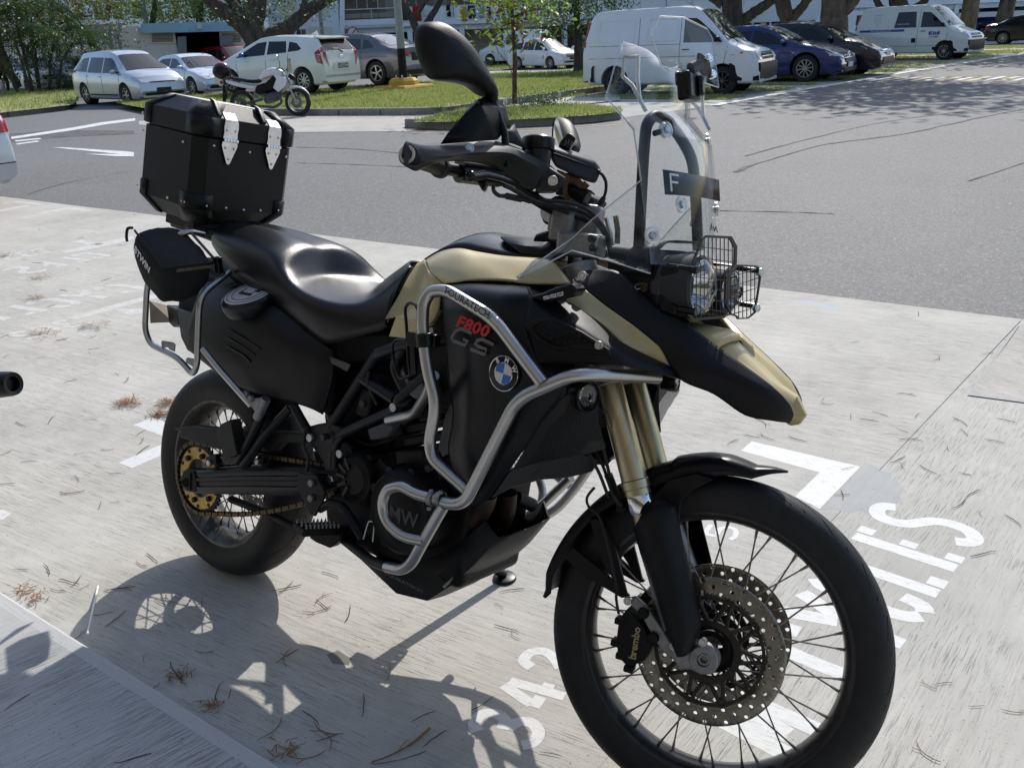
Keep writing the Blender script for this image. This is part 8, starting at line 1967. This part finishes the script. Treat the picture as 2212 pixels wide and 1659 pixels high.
# thin young tree on the front island
by=G(1112,226,.13);q=lambda x,y: onray(x,y,by)
tree('thin young tree with big bright leaves on the small front island',by,[([by,q(1112,150),q(1110,80),q(1106,30),q(1104,-30)],.055,.035,.008),([q(1108,165),q(1098,140),q(1075,110),q(1070,85)],.012,.006,.01),([q(1104,40),q(1140,25),q(1180,20)],.02,.01,.01),([q(1106,50),q(1080,60),q(1070,72)],.015,.008,.01)],
 [([(q(1075,20),(.42,.42,.3)),(q(1120,10),(.5,.5,.3)),(q(1085,62),(.28,.28,.16)),(q(1160,22),(.42,.42,.22)),(q(1110,50),(.35,.35,.2)),(q(1110,-25),(.8,.8,.35))],950,.15,'leaf_bright',.5),([(q(1122,62),(.14,.14,.16)),(q(1115,25),(.15,.15,.1))],130,.12,'leaf_brown',.5)],'bark_slim')
bd=G(1247,158);q=lambda x,y: onray(x,y,bd)
tree('dark leafy tree on the lawn left of the panel van',bd,[([bd,q(1248,120),q(1247,80),q(1246,40),q(1245,-30)],.17,.1,.01),([q(1246,90),q(1232,72),q(1215,62)],.05,.03,.01),([q(1259,158),q(1256,100),q(1255,60)],.03,.03,.0)],
 [([(q(1190,40),(1.0,1.0,.55)),(q(1230,20),(1.1,1.1,.6)),(q(1280,15),(1.1,1.1,.6)),(q(1315,30),(.7,.7,.5)),(q(1200,62),(.6,.6,.25)),(q(1285,55),(.5,.5,.25)),(q(1250,-30),(2,2,.9))],5200,.15,'leaf_dark',.4)],'bark')
# big trunks beside the side road; their crowns are above the picture and shade the road
def big(label,px,dist,rad,top,barkm,seed,fork=None,crown=True):
 random.seed(seed)
 d=sight(px,200);g0=CAM_POS+V((d.x,d.y,0))*(dist/sqrt(d.x**2+d.y**2));g0.z=0;q=lambda x,y: onray(x,y,g0)
 tr=[([g0,q(px,100) if False else g0.lerp(q(*top[0]),.5),q(*top[0]),q(*top[1])+V((0,0,.3)),q(*top[1])+V((0,0,3))],rad,rad*.75,.05)]
 for f in (fork or []): tr.append(([q(*z_) for z_ in f[0]],f[1],f[2],.03))
 c0=g0+V((0,0,8));cr=[([(c0,(3.6,3.6,1.6)),(c0+V((2.5,-1.5,.5)),(3,3,1.3)),(c0+V((-2.5,1.5,.3)),(3,3,1.3)),(c0+V((1,3,1)),(2.6,2.6,1.1))],5200,.34,'leaf_mid',.55)] if crown else []
 return tree(label,g0,tr,cr,barkm,'big trunks along the side road')
big('thick mottled trunk rising behind the dark blue and black saloons',1800,33,.5,[(1800,60),(1806,-20)],'bark_pale',3,[([(1800,40),(1835,10),(1850,-15)],.25,.2)])
big('dark trunk just right of the panel van windscreen',1578,42,.5,[(1580,50),(1582,-10)],'bark',4,[([(1590,60),(1612,40),(1640,20),(1680,-5)],.25,.18),([(1560,10),(1530,-10)],.2,.15)])
big('forked dark trunk above the dark blue saloon roof',1700,46,.42,[(1702,60),(1690,-10)],'bark',5,[([(1705,45),(1730,20),(1750,-10)],.25,.18)])
big('curved dark trunk above the lettered van roof',1945,58,.55,[(1950,40),(1935,-10)],'bark',6,[([(1950,30),(1905,20),(1890,-10)],.22,.15),([(1960,25),(1990,10),(2010,-15)],.25,.15)],False)
big('leaning trunk right of the lettered van nose',2085,47,.42,[(2088,70),(2100,-10)],'bark_pale',7,None)
big('rightmost thick trunk behind the near black saloon',2165,60,.5,[(2168,40),(2180,-10)],'bark_pale',8,None,False)
random.seed(21)
bz=V((-2,75,0));q=lambda x,y: onray(x,y,bz)
for x,lb in ((2090,'light green bush beyond the leaning trunk'),(2200,'light green tree at the top right corner'),(2010,'green tree mass over the lettered van bonnet')):
 g0=V((q(x,100).x,q(x,100).y,0));tree(lb,g0,[([g0,q(x,30),q(x,-30)],.2,.1,.02)],[([(q(x,10),(2.6,2.6,1.)),(q(x+40,0),(2.4,2.4,1.2)),(q(x-30,-20),(2.8,2.8,1.3))],1500,.26,'leaf_mid',.45)],'bark','trees far behind the side road')
# small shrubs on the front island
for px_,py_,lb in ((1150,232,'low dark shrub at the foot of the young tree'),(1190,230,'low shrub right of the young tree foot')):
 g0=G(px_,py_,.13);sh_=empty('shrub',g0,0,lb,'shrub','low shrubs on the front island')
 leaves('foliage',[(V((0,0,.08)),(.38,.3,.09))],700,.055,'leaf_dark',sh_,.5)
# ================================================================ OTHER BIKE, PERSON, LITTER
random.seed(5)
# added block, unseen behind the camera, only keeps sky light off near faces
rear=empty('apartment_block',(0,0,0),0,'added plain wall out of view behind the camera, keeps sky light off','building')
m=MB();m.box(V((2,-9.5,7)),(46,6,14));m.build('wall',mat('sky_blocker',(.2,.19,.17),.9,noise=.15,scale=.5),rear)
for i in range(9): m=MB();m.box(V((-18+i*5,-6.4,1.5)),(.4,.4,3.2));m.build('column','sky_blocker',rear)
m=MB();m.box(V((2,-5.6,3.2)),(46,2.2,.25));m.build('blocker_canopy','sky_blocker',rear)
# small white motorcycle with a round top box
z2b=Z(500,0,3.95)
PF,PR=G(*z2b(2075,1568)),G(*z2b(1330,1520))
wbm=1.3;hd=V((cos(radians(30)),sin(radians(30)),0))
smb=empty('small_motorcycle',PF-hd*wbm,math.atan2(hd.y,hd.x),'small white motorcycle with round black top box parked in front of the white hatchback','motorcycle')
smb.scale=(.97,)*3;smb.rotation_euler.x=-.12
def mw(x,r,nm):
 g=empty(nm,(x,0,r));g.parent=smb
 m=MB();m.lathe([(r*.72,-.05),(r*.88,-.055),(r*.97,-.035),(r,0),(r*.97,.035),(r*.88,.055),(r*.72,.05)],(0,0,0),(0,1,0),32);m.build('tyre','tyre_far',g)
 m=MB();m.lathe([(r*.74,-.04),(r*.68,-.03),(r*.68,.03),(r*.74,.04)],(0,0,0),(0,1,0),28)
 for k in range(6): a=k*pi/3;m.tube([V((cos(a)*.04,0,sin(a)*.04)),V((cos(a+.1)*r*.7,0,sin(a+.1)*r*.7))],.012,6)
 m.cyl(V((0,-.06,0)),V((0,.06,0)),.045,12);m.build('rim','wheel_alloy' if x > .5 else 'wheel_dark',g)
 m=MB();m.lathe([(.06,-.065),(.13,-.065)],(0,0,0),(0,1,0),24);m.build('brake_disc','disc_steel',g,solid=.004)
mw(0,.3,'rear_wheel');mw(wbm,.3,'front_wheel')
def sp_(pts,r,nm,mt,n=10,**k): m=MB();m.tube([V(q) for q in pts],r,n,**k);return m.build(nm,mt,smb,smooth=60)
def lofty(secs,nm,mt): m=MB();m.loft([[V((x+dx,y*w_,z_+h_*v_)) for dx,y,v_ in ((0,1,-.6),(0,1,.3),(0,.75,.85),(0,0,1),(0,-.75,.85),(0,-1,.3),(0,-1,-.6),(0,0,-1))] for x,z_,w_,h_ in secs],cap=True);return m.build(nm,mt,smb,smooth=60,subd=1)
for s_ in (-.09,.09): sp_([(wbm,s_,.3),(wbm-.14,s_,.62),(wbm-.28,s_,.95)],[.024,.022,.018],'fork_leg','wheel_alloy')
lofty([(wbm+.3,.42,.02,.01),(wbm+.2,.58,.06,.03),(wbm,.645,.065,.03),(wbm-.18,.6,.055,.03),(wbm-.22,.58,.04,.02)],'front_fender','paint_white')
lofty([(.42,.8,.06,.05),(.56,.9,.12,.1),(.78,.96,.145,.13),(.98,.93,.12,.1),(1.06,.88,.06,.05)],'tank','paint_white')
for s_ in (-1,1): m=MB();m.prism([V((x,s_*.16,z_)) for x,z_ in ((.72,.72),(.88,.92),(1.14,.8),(1.1,.66),(.92,.52),(.82,.6))],V((0,-s_*.03,0)));m.build('tank_shroud','paint_white',smb,bevel=.012)
for s_ in (-1,1): m=MB();m.prism([V((x,s_*.172,z_)) for x,z_ in ((.66,.74),(.84,.88),(.9,.8),(.8,.6),(.7,.55))],V((0,-s_*.03,0)));m.build('side_cover','black_plastic',smb,bevel=.012)
lofty([(-.28,.86,.06,.03),(-.05,.84,.11,.05),(.2,.78,.13,.05),(.42,.76,.1,.05),(.52,.82,.05,.05)],'seat','seat_vinyl')
lofty([(-.38,.82,.05,.04),(-.15,.74,.1,.06),(.15,.68,.1,.06),(.4,.62,.08,.06)],'tail_fairing','paint_white')
lofty([(.5,.36,.1,.12),(.68,.42,.14,.14),(.85,.45,.12,.13),(.95,.5,.06,.08)],'engine','wheel_dark')
lofty([(.3,.56,.07,.1),(.55,.62,.1,.14),(.85,.66,.1,.12),(1.0,.74,.05,.08)],'frame_cover','car_black')
sp_([(0,-.1,.3),(.3,-.11,.34),(.52,-.1,.38)],.028,'swingarm','wheel_dark');sp_([(.9,-.1,.5),(.97,-.12,.3),(.8,-.13,.2),(.4,-.15,.24),(.1,-.17,.34),(-.1,-.17,.4)],.03,'exhaust','wheel_dark',fillet=.05)
sp_([(.52,-.16,.42),(.35,-.19,.36),(.38,-.19,.52),(.52,-.16,.42)],.014,'peg_bracket','wheel_alloy')
lofty([(1.12,.86,.08,.05),(1.22,.84,.09,.09),(1.3,.78,.04,.05)],'headlamp_cowl','black_plastic')
m=MB();m.prism([V((1.16,y,z_)) for y,z_ in ((-.1,.95),(-.12,1.08),(-.05,1.22),(.05,1.22),(.12,1.08),(.1,.95))],V((.012,0,0)));m.xf(Matrix.Translation((.32,0,0)) @ Matrix.Shear('XY',4,(0,0)) if False else Matrix());m.build('fly_screen',mat('smoke_screen',(.5,.48,.38),.1,trans=.6),smb)
sp_([(1.0,-.34,1.0),(1.02,-.15,1.03),(1.04,0,.98),(1.02,.15,1.03),(1.0,.34,1.0)],.014,'handlebar','car_black',fillet=.05)
for s_ in (-1,1):
 sp_([(1.02,s_*.2,1.02),(1.05,s_*.28,1.14),(1.04,s_*.34,1.2)],.007,'mirror_stem','car_black',6)
 m=MB();m.sphere(V((1.04,s_*.36,1.24)),.065,12,8,(.4,1.1,.7));m.build('mirror','car_black' if s_ > 0 else 'car_chrome',smb,smooth=60)
m=MB();m.sphere(V((-.42,0,1.02)),.22,20,12,(.95,1.0,.8));m.build('top_box','smooth_black',smb,smooth=80)
m=MB();m.sphere(V((-.42,0,1.075)),.205,20,12,(.9,.95,.72));m.build('top_box_lid',mat('box_red',(.12,.01,.015),.2,coat=.6),smb,smooth=80)
m=MB();m.sphere(V((-.46,0,.78)),.05,12,8,(.7,1.3,.8));m.build('tail_lamp','lamp_red',smb,smooth=80)
m=MB();m.prism([V((x,-.05,z_)) for x,z_ in ((-.42,.72),(-.36,.72),(-.34,.5),(-.46,.3),(-.44,.5))],V((0,.1,0)));m.build('mud_flap','car_black',smb,bevel=.008)
# neighbour's muffler at the left edge, with the tail of that bike outside the frame
nb_=G(28,829,.42)
nb=empty('motorcycle',(nb_.x,nb_.y,0),0,'neighbouring motorcycle of which only the black muffler end shows at the left edge','motorcycle')
m=MB();m.lathe([(.0001,-.02),(.026,-.02),(.028,0.),(.042,.004),(.045,-.01),(.048,-.06),(.05,-.35),(.03,-.45)],V((0,0,.42)),V((.85,.3,.12)),28);m.build('muffler','satin_black',nb,smooth=40)
m=MB();dm=V((.85,.3,.12)).normalized();cm_=V((0,0,.42))-dm*1.15;m.lathe([(.2,-.06),(.28,-.065),(.31,0),(.28,.065),(.2,.06)],V((cm_.x-.1,cm_.y+.12,.31)),V((.36,.93,0)),32);m.build('rear_wheel','tyre_far',nb)
m=MB();m.tube([V((0,0,.42))-dm*.3,V((0,0,.42))-dm*.6+V((0,.06,0)),V((cm_.x-.1,cm_.y+.12,.31))],.02,8);m.build('exhaust_link','satin_black',nb)
# walking person at the far left
pp=onray(6,160,G(60,205));
pb_=G(14,208);prs=empty('person',pb_,math.atan2(.2,1),'person with long hair, patterned top and black shoulder bag walking at the far left edge','person')
def skin_body(name,pts,edges,rad,mt,parent,sub=2):
 me=bpy.data.meshes.new(name);me.from_pydata(pts,edges,[]);o=bpy.data.objects.new(name,me);COL.objects.link(o);o.parent=parent
 md=o.modifiers.new('skin','SKIN');md.use_smooth_shade=True
 for i,r in enumerate(rad): me.skin_vertices[0].data[i].radius=(r,r*.8) if not isinstance(r,tuple) else r
 me.skin_vertices[0].data[0].use_root=True
 s_=o.modifiers.new('s','SUBSURF');s_.levels=sub;s_.render_levels=sub;me.materials.append(MATS[mt]);return o
mat('skin',(.42,.25,.17),.6);mat('trousers',(.03,.028,.03),.85);mat('top_print',(.35,.22,.14),.85,col2=(.12,.06,.04),scale=14);mat('hair',(.03,.015,.012),.5)
pts=[(0,0,.92),(0,0,1.1),(0,0,1.3),(0,0,1.42),(0,0,1.5),(.02,0,1.6),(0,.16,1.38),(.06,.2,1.12),(.2,.2,.98),(0,-.16,1.38),(-.05,-.21,1.12),(.06,-.22,.9),(0,.09,.86),(.1,.1,.48),(.02,.1,.08),(.16,.1,.03),(0,-.09,.86),(-.08,-.1,.48),(-.26,-.1,.12),(-.16,-.1,.03)]
ed_=[(0,1),(1,2),(2,3),(3,4),(4,5),(3,6),(6,7),(7,8),(3,9),(9,10),(10,11),(0,12),(12,13),(13,14),(14,15),(0,16),(16,17),(17,18),(18,19)]
skin_body('body',pts,ed_,[.15,.14,.16,.12,.055,.09,.06,.045,.035,.06,.045,.035,.1,.07,.045,.04,.1,.07,.045,.04],'skin',prs)
skin_body('top',[(0,0,.9),(0,0,1.1),(0,0,1.32),(0,0,1.41),(0,.17,1.37),(.05,.2,1.2),(0,-.17,1.37),(-.04,-.205,1.2)],[(0,1),(1,2),(2,3),(3,4),(4,5),(3,6),(6,7)],[.18,.165,.175,.12,.075,.065,.075,.065],'top_print',prs)
skin_body('trousers',[(0,0,.93),(0,.09,.86),(.1,.1,.48),(.03,.1,.16),(0,-.09,.86),(-.08,-.1,.48),(-.22,-.1,.18)],[(0,1),(1,2),(2,3),(0,4),(4,5),(5,6)],[.165,.11,.085,.065,.11,.085,.065],'trousers',prs)
m=MB();m.sphere(V((-.01,0,1.62)),.115,14,10,(1,.9,1.1));m.sphere(V((-.05,0,1.48)),.1,12,8,(.7,1,1.5));m.build('hair','hair',prs,smooth=80)
hb_=empty('handbag',(pb_.x+.1,pb_.y-.28,.95),0,'black shoulder bag carried by the walking person at the far left','bag')
m=MB();m.box((0,0,0),(.36,.14,.26));m.build('bag_body','bag_cloth',hb_,bevel=.04,bseg=3);m=MB();m.tube([V((-.14,0,.1)),V((-.08,.1,.44)),V((.08,.1,.44)),V((.14,0,.1))],.012,6,fillet=.08);m.build('bag_strap','bag_cloth',hb_)
pk=empty('carrier_bag',(pb_.x+.32,pb_.y-.3,.42),0,'pink and white plastic carrier bag held by the walking person','bag')
m=MB();m.loft([[V((cos(a)*r*1.1,sin(a)*r*.6,z_)) for a in [k*pi/6 for k in range(12)]] for r,z_ in ((.1,-.2),(.17,-.14),(.18,0),(.12,.14),(.03,.24))],cap=True);m.build('bag_body',mat('bag_pink',(.7,.35,.45),.5,col2=(.75,.7,.7),scale=6),pk,smooth=60)
m=MB();m.tube([V((0,-.03,.22)),V((0,0,.4)),V((0,.03,.22))],.008,6);m.build('bag_handle','bag_pink',pk)
# twigs and needles lying about
mat('twig',(.07,.045,.03),.9,noise=.5,scale=40);mat('dry_needle',(.3,.16,.07),.9,noise=.4,scale=40)
def mk_twig(L_,bend,r,fork=False):
 m=MB();q=[V((L_*(t-.5),bend*L_*(1-4*(t-.5)**2)+random.uniform(-.01,.01)*L_*2,r*.9+random.uniform(0,.003))) for t in [k/5 for k in range(6)]]
 m.tube(q,[r*.6,r,r,r*.9,r*.8,r*.4],5)
 if fork: m.tube([q[3],q[3]+V((L_*.14,L_*.12,.004)),q[3]+V((L_*.25,L_*.13,.006))],r*.6,4)
 return m
protos=[]
for k in range(8):
 o=mk_twig(1.,random.choice((-.14,-.07,.03,.08,.18)),.016,k % 3 == 0).build('twig','twig' if k % 3 else 'dry_needle',None,smooth=60);protos.append(o)
spots=[(zp,q) for q in [(60,420),(150,200),(340,195),(430,345),(510,290),(555,285),(610,320),(880,335),(870,355),(760,520),(850,555),(1045,155),(1120,115),(1180,430),(1270,405),(1490,440),(1080,845),(1300,940),(1290,985),(1510,800),(1120,1075),(1610,1105),(1990,1365),(980,1585),(2130,840),(2100,330),(130,1175),(560,690)]]
spots += [(zn,q) for q in [(170,118),(500,22),(450,200),(440,240),(400,275),(630,310),(180,635),(930,760),(745,1005),(350,1100),(480,1172),(500,1245),(450,1270),(1200,1090),(1290,1260),(1050,1310),(1110,1385),(900,1430),(330,1370),(1830,425),(1900,470),(1650,985),(1870,140),(1770,250),(2160,1370)]]
spots += [(zh,q) for q in [(60,178),(390,195),(845,143),(885,105),(585,20),(200,815),(60,1085),(270,1170),(490,775),(740,1090),(880,770),(1010,1050),(1350,1065),(1330,900),(1330,975),(1080,1280),(720,1330),(680,1450),(940,1582),(1080,1560),(50,1385),(1670,300),(1190,400),(670,412),(1100,350)]]
spots += [(zg,q) for q in [(330,710),(350,820),(220,790),(370,505),(740,875),(760,585),(1150,655),(1270,365),(870,1515),(600,1080),(60,1510),(1000,980),(480,1225),(1080,1490),(580,1545)]]
spots += [(zk,q) for q in [(1960,617),(1605,650),(820,935),(850,960),(1010,1055),(1215,1038),(1475,1048),(1140,1080),(1370,1150),(390,1100),(330,1190),(440,1190),(200,1230),(2085,1082),(1770,1090),(1800,1165),(1690,1275),(1430,1220),(1340,1352),(1390,1390),(1550,1420),(1800,1450),(2010,1225),(1000,1410),(950,1595),(350,385),(1480,345),(1400,905),(650,1210),(1860,1590),(2080,520),(1040,540)]]
spots += [(zm,q) for q in [(1090,190),(1220,245),(1225,470),(920,1565),(1000,1190),(1190,1310),(1400,1340),(1120,25),(1390,285),(925,1190),(440,140)]]
for i,(cv,q_) in enumerate(spots):
 z_=KZ+.001 if (G(*cv(*q_)).y < kerb_y(G(*cv(*q_)).x)-.1 and cv is zp) else .003
 p=G(*cv(*q_),z_);pr_=protos[i % 8];o=pr_ if i < 8 else pr_.copy()
 if i >= 8: COL.objects.link(o)
 L_=random.uniform(.035,.085)*(1+.04*(p-CAM_POS).length);o.location=p;o.scale=(L_,L_,L_*.9);o.rotation_euler=(0,0,random.uniform(0,6.28));
 zn_={zp: 'in the near left corner below the rear wheel',zn: 'on the concrete under and below the skid plate',zh: 'left of the rear wheel',zg: 'among the painted words of the far left bays',zk: 'on the concrete right of the beak',zm: 'at the right of the front wheel'}[cv]
 tag(o,('forked ' if i % 8 in (0,3,6) else '')+('short ' if L_ < .07 else 'longish ' if L_ < .1 else 'long ')+('pale' if i % 8 in (0,3,6) else 'dark brown')+' twig '+zn_,'twig','twigs '+zn_)
# long twig and white straw by the kerb
m=MB();m.tube(spline([G(*zn(*q_),.006) for q_ in [(810,1430),(950,1380),(1100,1300),(1200,1220),(1250,1175)]],5),[.002]*10+[.0032]*20,6);tag(m.build('long_twig','dry_needle',None),'long curved reddish twig lying on the concrete below the skid plate','twig')
m=MB();a,c=G(*zp(645,670),.1),G(*zp(722,318),.004);m.tube([a,c],.003,6);tag(m.build('straw','white_print',None),'white drinking straw leaning on the kerb edge near the rear wheel','straw')
# heaps of dry needles
def heap(pts,conv,n,spread,label,z_=.003,ln=.05):
 vs,fs=[],[]
 for x,y in pts:
  c=G(*conv(x,y),z_)
  for _ in range(n):
   p=c+V((random.gauss(0,spread),random.gauss(0,spread*.8),abs(random.gauss(0,.008))));a=random.uniform(0,6.28);L_=ln*random.uniform(.5,1.3);d=V((cos(a),sin(a),random.uniform(-.15,.25)))*L_;s_=V((-sin(a),cos(a),0))*.0015;k=len(vs)
   vs += [tuple(p-s_),tuple(p+s_),tuple(p+d+s_),tuple(p+d-s_)];fs.append((k,k+1,k+2,k+3))
 me=bpy.data.meshes.new('needle_litter');me.from_pydata(vs,[],fs);o=bpy.data.objects.new('needle_litter',me);COL.objects.link(o);me.materials.append(MATS['dry_needle']);tag(o,label,'litter',kind='stuff')
heap([(1210,620),(1600,620),(1540,730)],zh,110,.03,'small heaps of dry brown needles behind the rear wheel',.003,.035)
heap([(370,960),(330,1155),(400,1490),(850,1425),(40,755)],zg,45,.045,'brown needle clumps in the far bays')
heap([(1320,985),(270,400),(165,355),(2110,1540),(1570,1210)],zp,26,.016,'dark crumbs of leaf litter along the walkway kerb',.003,.022)
lc=[]
heap([(x,253+random.uniform(-1,2)) for x in range(600,1000,14)],ident,30,.18,'rusty dry leaves gathered along the island kerb',.0,.1)
